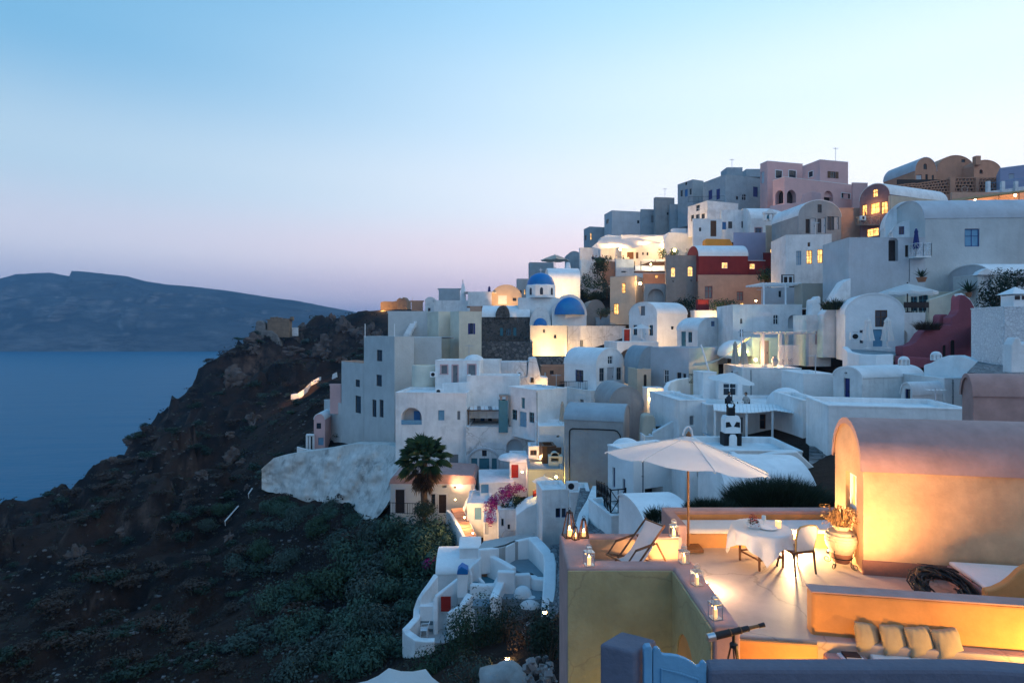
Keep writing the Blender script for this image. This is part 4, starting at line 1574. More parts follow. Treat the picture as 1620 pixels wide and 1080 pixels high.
# plastered cliff under the cream building
def rockface(name, label, top, bot, m, d_amp=1.1, ny=40, nxn=100, th=3., cat='wall', seed=3):
    vs, fs = [], []

    def at_(L, f):
        t_ = f * (len(L) - 1)
        i = min(int(t_), len(L) - 2)
        g_ = t_ - i
        return [L[i][k] + (L[i + 1][k] - L[i][k]) * g_ for k in range(3)]
    for i in range(nxn + 1):
        A_, B__ = at_(top, i / nxn), at_(bot, i / nxn)
        for j in range(ny + 1):
            g_ = j / ny
            px, py, d = [A_[k] + (B__[k] - A_[k]) * g_ for k in range(3)]
            p = W(px, py, d)
            e_ = min(1, 4 * g_ * (1 - g_) + .3)
            nz_ = noise.fractal(p * .32 + V((seed, 0, 0)), 1, 2, 5)
            p = W(px + noise.noise(p * .5) * 2 * (g_ > .97 or g_ < .03), py + noise.noise(p * .7) * 3 * (g_ > .97), d + nz_ * d_amp * e_)
            vs.append(p)
    n = ny + 1
    for i in range(nxn):
        for j in range(ny):
            a = i * n + j
            fs.append((a, a + 1, a + n + 1, a + n))
    mb = MB()
    mb.v = [tuple(v) for v in vs] + [tuple(v + V((0, th, -.3))) for v in vs]
    k = len(vs)
    mb.f = fs + [tuple(q + k for q in f[::-1]) for f in fs]
    for i in range(nxn):
        for j in (0, ny):
            a = i * n + j
            mb.f.append((a, a + n, a + n + k, a + k))
    for j in range(ny):
        for i in (0, nxn):
            a = i * n + j
            mb.f.append((a, a + 1, a + 1 + k, a + k))
    o = mb.build(name, m, auto=True)
    return tag(o, label, cat)


mat('plastered_cliff', (.64, .61, .57), .92, .22, .8, .8, 1.6, streak=.3, dirt=(.16, .15, .14), dirt_amt=.8)
rockface('plastered_cliff', 'weathered whitewashed cliff face with dark flaked patches under the cream building',
         [(414, 742, 76), (432, 724, 76), (470, 716, 74), (512, 711, 71), (560, 702, 68), (615, 703, 65), (640, 712, 62), (648, 748, 58)],
         [(414, 775, 76), (440, 782, 75), (480, 797, 71), (520, 803, 67), (555, 812, 64), (590, 826, 60), (612, 800, 58), (622, 780, 57)], 'plastered_cliff')
# --- round tower and white terrace houses
RT = thing('round_tower', 'stout round cream water tower beside the cream building', 'tower', W(668.5, 622, 68))
c0 = W(668.5, 622, 68)
c0.y += 1.4
r = 1.5
zt = W(668.5, 579, 69.4).z
b = MB()
b.lathe([(r, c0.z - 1.5), (r, zt), (r - .08, zt + .12), (r - .3, zt + .14), (r - .3, zt - .1), (.01, zt - .1)], 28, (c0.x, c0.y, 0))
b.build('wall', 'cream', RT, auto=True)
house('pink_trim_house', 'white house with pink trimmed door and two windows', 66, 687, 688.5, 757.5, 570, 618, -6, 'white', dp=4,
      ops=[('F', 'w', 698, 578, 707.4, 591, 'grey_paint', 'grey_paint', 'pink_trim'), ('F', 'd', 716.3, 578, 723.7, 605, 'grey_paint', None, 'pink_trim'), ('F', 'w', 740.7, 577, 752, 593.7, 'grey_paint', 'grey_paint', 'pink_trim')])
p = W(750, 569, 69)
tag(ell(p - V((0, 0, .2)), 1.25, 1.2, .85, 20, 6).build('roof_dome', 'white', smooth=True), 'shallow white dome on the roof of the pink trimmed house', 'dome')
house('white_house', 'white house with two narrow dark doors next to the shallow dome', 70, 756, 757.5, 791, 567.5, 606, -3, 'white', ops=[('F', 'd', 776, 575, 780, 589), ('F', 'd', 783, 574, 788, 593.5)])
house('white_house', 'old stained white house with one tiny window below the rubble terrace', 74, 787, 789, 834, 570.5, 606, -2, 'white_old', ops=[('F', 'w', 800, 576.7, 804.6, 583.5)])
h = house('brown_house', 'dim brown house with a small black window under the floodlit wall', 80, 854, 856, 898, 579, 612, 0, 'terracotta', ops=[('F', 'w', 870, 586, 876, 592), ('F', 's', 861, 589, 864, 594, 'white_paint')])
h = cut('white_buttress', 'tapered white buttress glowing at its foot beside the brown house', [(819, 616), (819, 600), (834, 595), (836.5, 566), (848, 565), (856, 596), (867, 597), (867, 616)], 71, 2.2, 'white_old', bevel=.12)
cut('dark_window_sheet', 'dark square sheet for the tiny window of the white buttress', [(840, 605), (840, 597.5), (844.4, 597.5), (844.4, 605)], 70.9, .3, 'dark_wood_and_shade', cat='vent', bevel=0)  # flat dark sheet stands for a tiny window in the buttress
lamp(859, 612.5, 70, 160, 'hidden warm lamp at the foot of the tapered buttress', size=.08, name='ground_lamp')
wallpath('terrace_wall', 'white terrace parapet in front of the round tower', [W(700, 606, 64.5), W(738, 604, 64), W(757, 604, 64)], .5, 2.0, 'white')
house('terrace_block', 'plain white terrace block with a cable on its face', 63.8, 737, 738, 822, 594, 650, -3, 'white', cat='terrace', dp=3)
# --- white house with the arched balcony
WB = house('arched_balcony_house', 'large white house with an arched balcony and blue shutters above the palm', 62, 624, 625.5, 738, 620.5, 764, -5, 'white', dp=6,
           ops=[('F', 'ao', 635, 645, 667.4, 671.5, None, 'white_grey', None, 1.2), ('F', 's', 693, 648.7, 703, 664.8, 'sky_blue_paint'), ('F', 's', 723.3, 650, 728, 664, 'grey_paint'), ('F', 'w', 711, 718.5, 725, 735, 'grey_paint', 'grey_paint')])
b = MB()
q0, q1 = WB.at('F', 635.3, 671, -.02), WB.at('F', 667.2, 664.5, -.12)
b.box((0, 0, 0), (1, 1, 1), Matrix(((q1.x - q0.x, 0, 0, q0.x), (q1.y - q0.y, -.1, 0, q0.y), (0, 0, q1.z - q0.z, q0.z), (0, 0, 0, 1))))
b.build('balcony_panel', 'sky_blue_paint', WB.root)
b = MB()
q0, q1 = WB.at('F', 651, 671, -1.1), WB.at('F', 660.5, 652, -1.1)
b.box((q0.x, q0.y - .12, q0.z), (q1.x, q0.y, q1.z))
b.build('balcony_door', 'blue_paint', WB.root)
h = house('pink_white_house', 'faded pink white house with a blue arched door front', 60.5, 736, 737.5, 852, 675, 764, -2, 'white_old', dp=6,
          ops=[('F', 's', 745.4, 724.5, 755, 744.5, 'teal_paint'), ('F', 'd', 758, 724.5, 774, 752, 'teal_paint'), ('F', 's', 778, 724.5, 786, 744.5, 'teal_paint'), ('F', 'w', 762.5, 712, 770, 721.5), ('F', 'ao', 801, 694, 827, 719, None, 'white_grey', None, .5)])
b = MB()
arc = [h.at('F', 765 - 24 * math.cos(PI * i / 16), 728 - 19 * math.sin(PI * i / 16), .04) for i in range(17)]
b.tube([h.at('F', 741, 752, .04)] + arc + [h.at('F', 789, 752, .04)], .12, 5)
b.build('arch_moulding', 'white_grey', h.root)
house('terrace_house', 'white porch house with two blue doors under a flat pergola', 66, 736, 737.5, 792, 640, 684, -2, 'white', dp=4,
      ops=[('F', 'd', 742, 648.5, 751.5, 675, 'navy_paint'), ('F', 'd', 760, 651, 766.7, 675, 'blue_paint'), ('F', 'ad', 772, 658, 778, 675, 'dark_wood_and_shade')])
pg = thing('flat_pergola', 'flat pergola roof of pale boards over two blue doors', 'pergola', W(765, 675, 62.5))
for i in range(9):
    b = MB()
    a_, c_ = W(737 + i * 6.1, 648, 61.5), W(739 + i * 5.4, 639, 65)
    b.prism([a_, a_ + V((.36, 0, 0)), c_ + V((.33, 0, 0)), c_], (0, 0, -.05))
    b.build('board', 'white' if i % 3 else 'grey_paint', pg)
for px in (741, 790):
    b = MB()
    b.tube([W(px, 675, 61.6), W(px, 648.5, 61.6)], .06, 5)
    b.build('post', 'brown_wood', pg)
b = MB()
b.tube([W(736, 649, 61.5), W(792, 649, 61.5)], .07, 5)
b.build('beam', 'brown_wood', pg)
h = house('teal_chimney', 'narrow teal chimney stack with an open brick cap', 60, 787.5, 789, 803.5, 634, 672, 2, 'teal_paint', cat='chimney', dp=1.2)
b = MB()
for dx in (0, .62):
    b.box((h.C.x + .1 + dx, h.C.y + .1, h.z1), (h.C.x + .35 + dx, h.C.y + 1.1, h.z1 + .45))
b.box((h.C.x + .02, h.C.y + .02, h.z1 + .45), (h.C.x + 1.0, h.C.y + 1.18, h.z1 + .6))
b.build('cap', 'taupe', h.root)
house('corner_white_house', 'white corner house with teal windows and a pale blue patterned door', 57, 804, 849, 897, 617, 686, 36, 'white',
      ops=[('L', 's', 824.4, 629, 830, 646, 'teal_paint'), ('L', 'w', 809.6, 647.8, 818, 664, 'teal_paint'), ('L', 'd', 821.3, 651, 833, 675, 'sky_blue_paint'), ('L', 'w', 836.7, 652, 845, 668.5, 'teal_paint')])
house('white_annexe', 'blank white annexe below the corner house with teal windows', 54, 851, 852.5, 897, 674, 735, 4, 'white_clean', dp=4, ops=[('F', 'o', 881, 689, 885, 692)])
parasol_closed('tan folded parasol against the blank wall of the corner house', W(889.5, 676, 55.5), 2.6, w=.2)
# --- vaulted houses in the middle
VB = house('vaulted_house', 'white vaulted house with a front of three doors and an iron balcony', 62, 892.5, 943, 987.5, 578.5, 636, 30, 'white_clean', 'vf', ya=551,
           ops=[('F', 'w', 961.7, 563, 969.6, 576, 'white_paint'), ('F', 'w', 948.3, 582, 956, 603, 'grey_paint'), ('F', 'd', 960.4, 581, 971.5, 611, 'white_grey'), ('F', 'w', 975.5, 581, 983, 601, 'grey_paint'),
                ('L', 'w', 910, 585, 922.8, 604, 'navy_paint')])
b = MB()
p = [VB.at('L', 896, 617.5, o) for o in (0, .9)] + [VB.at('L', 929, 617.5, o) for o in (.9, 0)]
b.prism(p, (0, 0, .12))
bl = b.build('balcony', 'grey_plaster', VB.root)
railing(bl, [q + V((0, 0, .12)) for q in p], .95, .22, 'iron')
house('vault_base', 'white lower storey under the vaulted house with the iron balcony', 60.5, 893, 935, 985, 618, 672, 30, 'white', cat='house', ops=[('L', 's', 917, 632, 923, 639, 'grey_paint')])
house('vaulted_house', 'white vaulted house with warm lit flank and shaded gable', 78, 995, 1039.5, 1087.5, 496, 560, 25, 'white_clean', 'vs', ya=478,
      ops=[('L', 'w', 1013, 484, 1020.5, 499, 'grey_paint', 'grey_paint'), ('L', 'w', 1001.5, 514, 1008, 530, 'teal_paint'), ('L', 'd', 1014.4, 518, 1022, 538, 'white_paint'), ('L', 'w', 1026.5, 514, 1033, 530.7, 'teal_paint'),
           ('F', 'w', 1061.7, 516, 1066, 521)])
parasol_open('little white parasol before the shaded gable', W(1015, 536, 75), 1.25, 1.95, .55, 'canvas', pole=.04)
house('red_door_wall', 'short white wall with a deep red gate beside the little parasol', 80, 985, 986.5, 998, 520, 545, 0, 'white', cat='wall', dp=1, ops=[('F', 'd', 987.3, 521, 996.5, 540, 'red_paint')])
house('arch_house', 'white terrace house over a wide dark arch', 71, 974.5, 976, 1042, 541, 585, 6, 'white_clean', dp=6, ops=[('F', 'ao', 981, 552, 1013, 573, None, 'taupe', None, 2.0)])
house('ochre_passage', 'ochre lit passage wall with a dark carved door below the dark arch', 68, 984, 985.5, 1009, 573, 622, 4, 'cream', cat='wall', dp=2, ops=[('F', 'ad', 989.4, 581, 997.8, 606, 'brown_wood')])
lamp(1003, 579, 66.5, 190, 'lamp inside the ochre passage below the dark arch', size=.09)
house('vaulted_house', 'white vaulted house with a pale blank gable and teal side door', 65, 1071, 1104, 1151, 522, 566, 30, 'white', 'vf', ya=502,
      ops=[('L', 'd', 1077.6, 524.4, 1085, 553, 'teal_paint'), ('L', 'w', 1088.5, 525, 1094.6, 541.7, 'teal_paint'), ('F', 'w', 1125, 508, 1131, 516, 'blue_paint', 'grey_paint')])
house('slate_vault', 'slate grey vault sloping in front of the wide dark arch', 58.5, 1009, 1010.5, 1047, 583, 600, 6, 'slate_plaster', 'vf', ya=548, dp=5, cat='house')
house('beige_gate_house', 'narrow beige wall with a tall pointed dark door', 56.5, 1006, 1008, 1030, 584, 640, 6, 'beige', dp=3, cat='house', ops=[('F', 'ad', 1018.3, 592, 1023.2, 628, 'dark_wood_and_shade')])
house('curtain_house', 'pale grey house with a curtained veranda and slim eaves', 55, 1028, 1090, 1137, 550.5, 622, 38, 'white_grey',
      ops=[('L', 'w', 1050, 584.4, 1057.6, 606, 'white_paint'), ('L', 'w', 1071, 589, 1078, 600), ('L', 'w', 1080.5, 591, 1085, 599)])
lt = thing('lattice_screen', 'dark diamond lattice screen beside the curtained veranda', 'fence', W(1100, 606, 50))
b = MB()
a_, c_ = W(1090, 605, 50), W(1111.5, 592, 50)
for i in range(-6, 13):
    for s in (1, -1):
        p0 = V((a_.x + (c_.x - a_.x) * i / 7, 50, a_.z))
        p1 = p0 + V((s * (c_.z - a_.z), 0, c_.z - a_.z))
        lo, hi = sorted((p0, p1), key=lambda q: q.x)
        if lo.x >= a_.x - .01 and hi.x <= c_.x + .01:
            b.tube([p0, p1], .02, 4)
b.tube([V((a_.x, 50, a_.z)), V((c_.x, 50, a_.z)), V((c_.x, 50, c_.z)), V((a_.x, 50, c_.z))], .035, 4, closed=True)
b.build('lattice', 'iron', lt)
# --- long white house with arched window and its upper pergola
house('long_white_house', 'broad white house with an arched window and round hole below the pergola', 61, 1158, 1159.5, 1269, 482, 556, -4, 'white', dp=6,
      ops=[('F', 'aw', 1223, 497.5, 1231.7, 513.5, 'white_paint'), ('F', 'ao', 1171, 504, 1174.5, 512), ('F', 'ao', 1246.5, 498, 1263.7, 519, None, 'white_grey', None, .5), ('F', 'd', 1170.5, 521, 1176, 535)])
UP = thing('roof_pergola', 'white roof pergola with posts above the broad white house', 'pergola', W(1238, 484, 64))
for px in (1208.5, 1243, 1267):
    for d in (63, 66.5):
        b = MB()
        b.tube([W(px, 485, d), W(px, 449.5, d)], .11, 4)
        b.build('post', 'white_paint', UP)
for i in range(12):
    b = MB()
    p0 = W(1207 + i * 5.5, 449, 62.6)
    b.box((p0.x, 62.6, p0.z), (p0.x + .1, 67.2, p0.z + .16))
    b.build('slat', 'white_paint', UP)
b = MB()
for d in (63, 66.5):
    b.box((W(1207, 450, d).x, d - .06, W(1207, 451, d).z), (W(1269, 450, d).x, d + .06, W(1207, 449.2, d).z))
b.build('beam', 'white_paint', UP)
house('pergola_house', 'white wall with a dark slot window behind the roof pergola', 69, 1206, 1208, 1268, 455, 492, -2, 'white_grey', ops=[('F', 'w', 1232, 460, 1236, 470), ('F', 'o', 1258, 455.5, 1266, 482)])
house('awning_screen', 'two tan cloth side screens hanging beside the roof pergola', 62, 1267.5, 1269, 1302, 448.5, 474, -3, 'canvas_tan', cat='screen', dp=2)
ac = house('air_conditioner', 'pair of white air conditioner units on the wall above the pergola', 72, 1238, 1239, 1255.5, 436, 449, 0, 'white_paint', cat='air conditioner', dp=.8, ops=[('F', 'o', 1240.5, 438, 1246, 448, None, None, None, .1), ('F', 'o', 1248.5, 438, 1253.5, 448, None, None, None, .1)])
house('lit_garden_wall', 'low warm lit garden wall below the salmon storey', 80, 1097, 1098.5, 1162, 491, 522, -2, 'white_clean', cat='wall', dp=2)
house('red_parapet', 'short dark red parapet on the warm lit garden wall', 81, 1102.5, 1104, 1122, 474, 493, -2, 'dark_red', cat='wall', dp=1)
cut('twin_chimney', 'pair of stubby white chimneys beside the tan cloth screens', [(1282, 500), (1283, 474), (1290, 472), (1293, 468), (1299, 469), (1299, 500)], 57, 1., 'white', cat='chimney', bevel=.15)
house('white_house', 'white house with a pink washed door next to the sloping buttress', 54, 1274, 1275.5, 1315, 498.5, 566, -4, 'white', dp=3, ops=[('F', 'd', 1290, 524, 1305, 545, 'pink_trim')])
cut('white_slope_wall', 'white buttress wall sweeping up the slope beside a pink washed door', [(1301, 566), (1303, 497), (1312, 486), (1322, 466), (1335, 446), (1346, 440), (1346, 566)], 53, 1.2, 'white')
# --- patio with pergola and lattice
house('patio_house', 'pink lit patio room with a closed door under a blue pergola', 56, 1189, 1190.5, 1236, 534, 584, -2, 'white_clean', dp=4, ops=[('F', 'd', 1202.4, 539, 1217, 577, 'pink_trim')])
PG = thing('patio_pergola', 'pale blue pergola over the pink lit patio', 'pergola', W(1240, 578, 54))
for px, d in ((1206, 53), (1234, 53), (1276, 53), (1244, 56), (1275, 56)):
    b = MB()
    b.box((-.13, -.13, 0), (.13, .13, (578 - 528) / FPX * d), Matrix.Translation(W(px, 578, d)))
    b.build('post', 'white_grey', PG)
for d in (53, 56):
    b = MB()
    b.box((W(1192, 528, d).x, d - .1, W(0, 528.5, d).z), (W(1290, 528, d).x, d + .1, W(0, 526, d).z))
    b.build('beam', 'white_grey', PG)
for i in range(9):
    b = MB()
    p0 = W(1195 + i * 11.5, 526.5, 52.6)
    b.box((p0.x, 52.4, p0.z), (p0.x + .12, 56.6, p0.z + .12))
    b.build('slat', 'white_grey', PG)
lt = thing('lattice_fence', 'white diamond lattice fence beside the patio urn', 'fence', W(1248, 578, 52.5))
b = MB()
a_, c_ = W(1231, 578, 52.5), W(1264, 546.5, 52.5)
n = 11
for i in range(-n, 2 * n):
    for s in (1, -1):
        p0 = V((a_.x + (c_.x - a_.x) * i / n, 52.5, a_.z))
        hgt = c_.z - a_.z
        pts_ = []
        for k in range(13):
            q = p0 + V((s * hgt * k / 12, 0, hgt * k / 12))
            if a_.x <= q.x <= c_.x:
                pts_.append(q)
        if len(pts_) > 1:
            b.tube([pts_[0], pts_[-1]], .022, 4)
b.tube([V((a_.x, 52.5, a_.z)), V((c_.x, 52.5, a_.z)), V((c_.x, 52.5, c_.z)), V((a_.x, 52.5, c_.z))], .05, 4, closed=True)
b.build('lattice', 'white_paint', lt)
u = thing('patio_urn', 'dark necked clay urn standing by the lattice fence', 'urn', W(1225.5, 579, 51))
b = MB()
b.lathe([(.001, 0), (.16, .0), (.2, .1), (.3, .42), (.27, .6), (.13, .72), (.12, .8), (.2, .9), (.17, .9), (.09, .78)], 16, W(1225.5, 579, 51))
b.build('body', 'grey_plaster', u, smooth=True)
lamp(1195.5, 569, 52, 420, 'glowing lamp on the ledge before the patio room', size=.13, col=(1, .52, .25))
p = W(1163, 562, 57)
tag(ell(p, 1.75, 1.6, 1.55, 24, 8).build('green_lit_dome', 'white_clean', smooth=True), 'small dome glowing yellow green beside the folded parasols', 'dome')
lamp(1182, 556, 54.5, 120, 'greenish lamp hidden beside the small glowing dome', size=.07, col=(.75, 1, .25))
for px, lab in ((1163, 'slim folded tan parasol before the yellow green dome'), (1177, 'folded tan parasol next to the patio lamp')):
    parasol_closed(lab, W(px, 588, 49.5), 2.7, w=.22)
sb = MB()
A, B_, c_, D = W(1095, 579, 51), W(1178, 536, 52), W(1190, 532, 55), W(1098, 574, 54)
for i in range(8):
    def sq(u, v):
        p = A.lerp(B_, u).lerp(D.lerp(c_, u), v)
        p.z -= .7 * math.sin(PI * u)
        return p
    sb.poly(sq(i / 8, 0), sq((i + 1) / 8, 0), sq((i + 1) / 8, 1), sq(i / 8, 1))
ss = thing('small_shade_sail', 'sagging tan shade sail on slanted white masts', 'awning', W(1115, 590, 50))
sb.build('cloth', 'canvas_tan', ss, smooth=True)
for p0, p1 in ((W(1109, 545, 51), W(1124, 594, 50)), (W(1173, 520, 52), W(1174, 586, 50.5))):
    b = MB()
    b.tube([p0, p1], .07, 6)
    b.build('mast', 'white_paint', ss)
house('terrace_block', 'white retaining block under the urn and lattice fence', 48, 1172, 1174, 1268, 582, 645, -6, 'white', cat='terrace', dp=6, par=.3)
house('terrace_block', 'small white pillar block beside the open white parasol', 44.5, 1110, 1112, 1134, 589, 642, 4, 'white', cat='terrace', dp=2)
PO = parasol_open('wide white parasol open above two seated guests', W(1158, 640, 41.5), 1.75, 2.35, .6, 'canvas', pole=.035, tilt=(.05, .12), pm='iron')
house('blue_panel_room', 'white room with a pale blue glazed front under the wide white parasol', 44, 1134, 1136, 1175, 601, 645, 0, 'white_clean', ops=[('F', 'w', 1144, 606, 1166, 626, 'white_paint', 'glass')], dp=3)
# --- white house with reed roof
house('white_house', 'white house with a small pale window at the corner of the reed porch', 40, 1072, 1074, 1117, 633, 745, 6, 'white', dp=6, ops=[('F', 's', 1091.5, 658, 1097.5, 672.5, 'grey_paint')])
house('reed_porch_house', 'white house with a shaded porch under a rippled white reed roof', 39, 1116, 1117.5, 1272, 640, 735, -3, 'white', dp=6,
      ops=[('F', 'w', 1202, 655, 1212, 678.5, 'brown_wood'), ('F', 'w', 1165, 660, 1176, 684, 'grey_paint', 'grey_paint')])
RR = thing('reed_awning', 'rippled white reed porch roof below two seated guests', 'awning', W(1175, 652, 36))
for (x0, x1, n) in ((1129, 1224, 16), (1224, 1270, 8)):
    for i in range(n):
        b = MB()
        xa, xb = x0 + (x1 - x0) * i / n, x0 + (x1 - x0) * (i + .96) / n
        sg = 4 * math.sin(PI * i / n) if n > 10 else i * .9
        p = [W(xa, 648 + sg, 35.4), W(xb, 648 + sg, 35.4), W(xb * .985 + 16, 638.5, 39), W(xa * .985 + 16, 638.5, 39)]
        b.prism(p, (0, 0, -.07))
        b.build('reed_panel', 'white_clean', RR, bevel=.02)
for px in (1131, 1181, 1222):
    b = MB()
    b.tube([W(px, 702, 35.6), W(px, 650, 35.6)], .07, 6)
    b.build('post', 'white_paint', RR)
p = W(1244, 641, 40)
tag(ell(p, 1.32, 1.3, 1.25, 28, 8).build('white_dome', 'white_clean', smooth=True), 'smooth white hemisphere dome behind the reed roof', 'dome')
house('white_box_house', 'plain white box house above the dark patterned window', 42, 1269, 1270.5, 1319, 591, 640, -4, 'white_clean', dp=4)
house('framed_window_house', 'white house with a dark patterned window frame beside the terrace vault', 34, 1268, 1270, 1309, 633, 760, -6, 'white', dp=5, ops=[('F', 'w', 1288, 667, 1305.5, 701, 'grey_paint', 'glass', 'iron')])
# horned chimney
HC = thing('horned_chimney', 'white cow-faced chimney with dark horned pot', 'chimney', W(1156, 710, 33))
p = W(1156, 710, 33)
b = MB()
b.box((-.62, -.4, 0), (.62, .4, .12), Matrix.Translation(p))
b.box((-.5, -.35, .12), (-.3, .35, .95), Matrix.Translation(p))
b.box((.3, -.35, .12), (.5, .35, .95), Matrix.Translation(p))
b.box((-.3, -.2, .12), (.3, .3, .95), Matrix.Translation(p))
b.build('base', 'iron', HC)
b = MB()
b.prism([p + V(q) for q in ((-.22, -.36, .15), (.22, -.36, .15), (.22, -.36, .75), (.12, -.36, .9), (-.12, -.36, .9), (-.22, -.36, .75))], (0, .1, 0))
b.build('arch_panel', 'white_clean', HC)
b = MB()
b.prism([p + V(q) for q in ((-.46, -.32, .95), (.46, -.32, .95), (.46, -.32, 1.75), (.36, -.32, 1.95), (-.36, -.32, 1.95), (-.46, -.32, 1.75))], (0, .64, 0))
b.build('hood', 'white_clean', HC, bevel=.03)
for s in (-1, 1):
    b = MB()
    b.prism([p + V(q) for q in ((s * .06, -.34, 1.35), (s * .4, -.34, 1.3), (s * .4, -.34, 1.6), (s * .2, -.34, 1.62))], (0, .03, 0))
    b.build('vent', 'iron', HC)
b = MB()
b.box((-.2, -.15, 1.95), (.2, .15, 2.4), Matrix.Translation(p))
b.tube([p + V((-.17, 0, 2.4)), p + V((-.22, 0, 2.55)), p + V((-.14, 0, 2.7))], [.07, .05, .01], 6)
b.tube([p + V((.17, 0, 2.4)), p + V((.22, 0, 2.55)), p + V((.14, 0, 2.7))], [.07, .05, .01], 6)
b.build('horned_pot', 'iron', HC)


# ---------------------------------------------------------------- village: upper row beside the villa
BH = house('balcony_house', 'plum vaulted house with glowing balcony doors and a white vault roof', 80, 1360, 1408, 1499, 307, 385, 22, 'purple_plaster', 'vs', ya=291, rm='white',
           ops=[('L', 'al', 1380.5, 299, 1388.5, 312, 'brown_wood'), ('L', 'l', 1363.5, 324, 1371.5, 341, 'brown_wood'), ('L', 'l', 1377, 321, 1391, 338, 'brown_wood'), ('L', 'l', 1393.5, 319, 1404, 338, 'brown_wood'),
                ('L', 'l', 1371, 361, 1390, 374, 'brown_wood')])
cut('', '', [(1409, 309), (1409, 388), (1500, 388), (1500, 318)], 79.5, .35, 'beige', yaw=22, root=BH.root, part='flank')
p = [BH.at('L', 1361.5, 357, o) for o in (0, 1.0)] + [BH.at('L', 1391.5, 357, o) for o in (1.0, 0)]
b = MB()
b.prism(p, (0, 0, .12))
bl = b.build('balcony', 'taupe', BH.root)
railing(bl, [q + V((0, 0, .12)) for q in p], 1.1, m='beige', cross=True)
light(BH.root, BH.at('L', 1385, 330, .8), 170, (1, .5, .15), .2)
# arched brick villa on the ridge with its pierced wall
AV = house('arched_villa', 'brown villa of three vaulted roofs high on the ridge', 104, 1446, 1447.5, 1482, 270, 312, 4, 'terracotta', 'vf', ya=249, dp=8, rm='white_grey', cat='villa',
           ops=[('F', 'aw', 1461, 259, 1466.5, 268), ('F', 's', 1449.5, 276.5, 1458.5, 286, 'white_grey'), ('F', 'd', 1464, 276, 1468, 286), ('F', 'w', 1474, 277, 1477.5, 285)])
house('', '', 105, 1481.5, 1482, 1542, 270, 312, 0, 'terracotta', 'vf', ya=246, dp=8, rm='terracotta', root=AV.root, ops=[('F', 'w', 1521, 252, 1527, 257)])
house('', '', 103, 1510, 1541, 1583, 264, 312, 16, 'terracotta', 'vf', ya=253.5, dp=None, rm='terracotta', root=AV.root, ops=[('F', 'ao', 1549.5, 268, 1555, 275, None, None, None, .2)])
b = MB()
p = W(1545, 254, 103)
b.box((-.45, -.4, -.9), (.45, .4, .75), Matrix.Translation(p))
b.build('chimney', 'terracotta', AV.root)
PW = thing('pierced_wall', 'terracotta screen wall pierced with hundreds of small holes', 'wall', W(1545, 316, 97))
xs_ = [(1420, 1448), (1448, 1503), (1511.5, 1544), (1549, 1583)]
for (x0, x1), (ya_, yb_) in zip(xs_, ((293, 290), (291, 283), (281.5, 281.5), (281.5, 281.5))):
    nx_, ny_ = max(3, int((x1 - x0) / 5)), 5
    b = MB()
    d = 97.
    for j in range(ny_ + 1):
        f0 = j / ny_
        for k in range(nx_):
            xa, xb = x0 + (x1 - x0) * k / nx_, x0 + (x1 - x0) * (k + 1) / nx_
            tp = ya_ + (yb_ - ya_) * (k + .5) / nx_
            yy = tp + (308 - tp) * f0
            jig = .5 * math.sin(k * 2.3 + j * 1.7)
            q0, q1 = W(xa - .1, yy + .75 + jig * .3, d), W(xb + .1, yy - .75 + jig * .3, d)
            b.box((q0.x, d, q0.z), (q1.x, d + .3, q1.z))
            if j < ny_:
                off = (.5 if j % 2 else 0) + .16 * math.sin(k * 5.1 + j)
                q0, q1 = W(xa + 5 * off * .8 - .5, yy + (308 - tp) / ny_ - .4, d), W(xa + 5 * off * .8 + .7, yy + .4, d)
                b.box((q0.x, d + .02, q0.z), (q1.x, d + .28, q1.z))
    o = b.build('brick_lattice', 'terracotta', PW, weld=False)
    o['kind'] = 'stuff'
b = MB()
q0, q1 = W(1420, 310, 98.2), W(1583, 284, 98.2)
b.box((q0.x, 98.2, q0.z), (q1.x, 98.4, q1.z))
b.build('shade_backing', 'dark_wood_and_shade', PW)  # sheet added behind the holes so their shade comes from its colour
for x0, x1 in ((1503, 1511.5), (1544, 1549), (1582, 1586)):
    b = MB()
    q0, q1 = W(x0, 316, 96.7), W(x1, 280, 96.7)
    b.box((q0.x, 96.7, q0.z), (q1.x, 97.5, q1.z))
    b.build('pier', 'terracotta', PW, bevel=.04)
b = MB()
q0, q1 = W(1420, 325, 96.9), W(1586, 308, 96.9)
b.box((q0.x, 96.9, q0.z), (q1.x, 98, q1.z))
b.build('plinth', 'terracotta', PW)
b = MB()
b.tube([W(1526, 300, 96.8) + V((math.cos(2 * PI * i / 20) * .5, 0, math.sin(2 * PI * i / 20) * .5)) for i in range(20)], .09, 6, closed=True)
b.lathe([(.001, .2), (.25, .1), (.001, -.2)], 10, W(1526, 300, 97))
b.build('medallion', 'salmon', PW)
h = house('lilac_white_house', 'pale lilac house with blue balustrades at the edge of the ridge', 92, 1575, 1582, 1700, 266, 335, -36, 'lilac', dp=6, rm='white', ops=[('F', 's', 1596, 275, 1604, 283, 'white_grey')])
wb = MB()
for px in (1563, 1586, 1607):
    q = W(px, 302, 90)
    wb = MB()
    wb.box((-.25, -.2, -.6), (.25, .2, 1.5), Matrix.Translation(q))
    wb.build('pier', 'white', h.root)
railing(h.root, [W(1567, 300, 90), W(1584, 298, 90), W(1606, 294, 90), W(1640, 289, 90)], 1.05, .3, 'sky_blue_paint')
wallpath('', '', [W(1561, 303, 90.3), W(1584, 300.5, 90.3), W(1640, 292, 90.3)], .4, 3, 'white', root=h.root, part='balcony_wall')
ct = thing('lit_canopy', 'orange glowing cane canopy strung along the top of the grey wall', 'awning', W(1560, 320, 66))
b = MB()
b.prism([W(1506, 318, 66), W(1575, 309, 66), W(1625, 302, 66), W(1625, 300, 70), W(1575, 306, 70), W(1506, 315, 70)], (0, 0, -.12))
b.build('cane_roof', 'leaf_dry', ct)
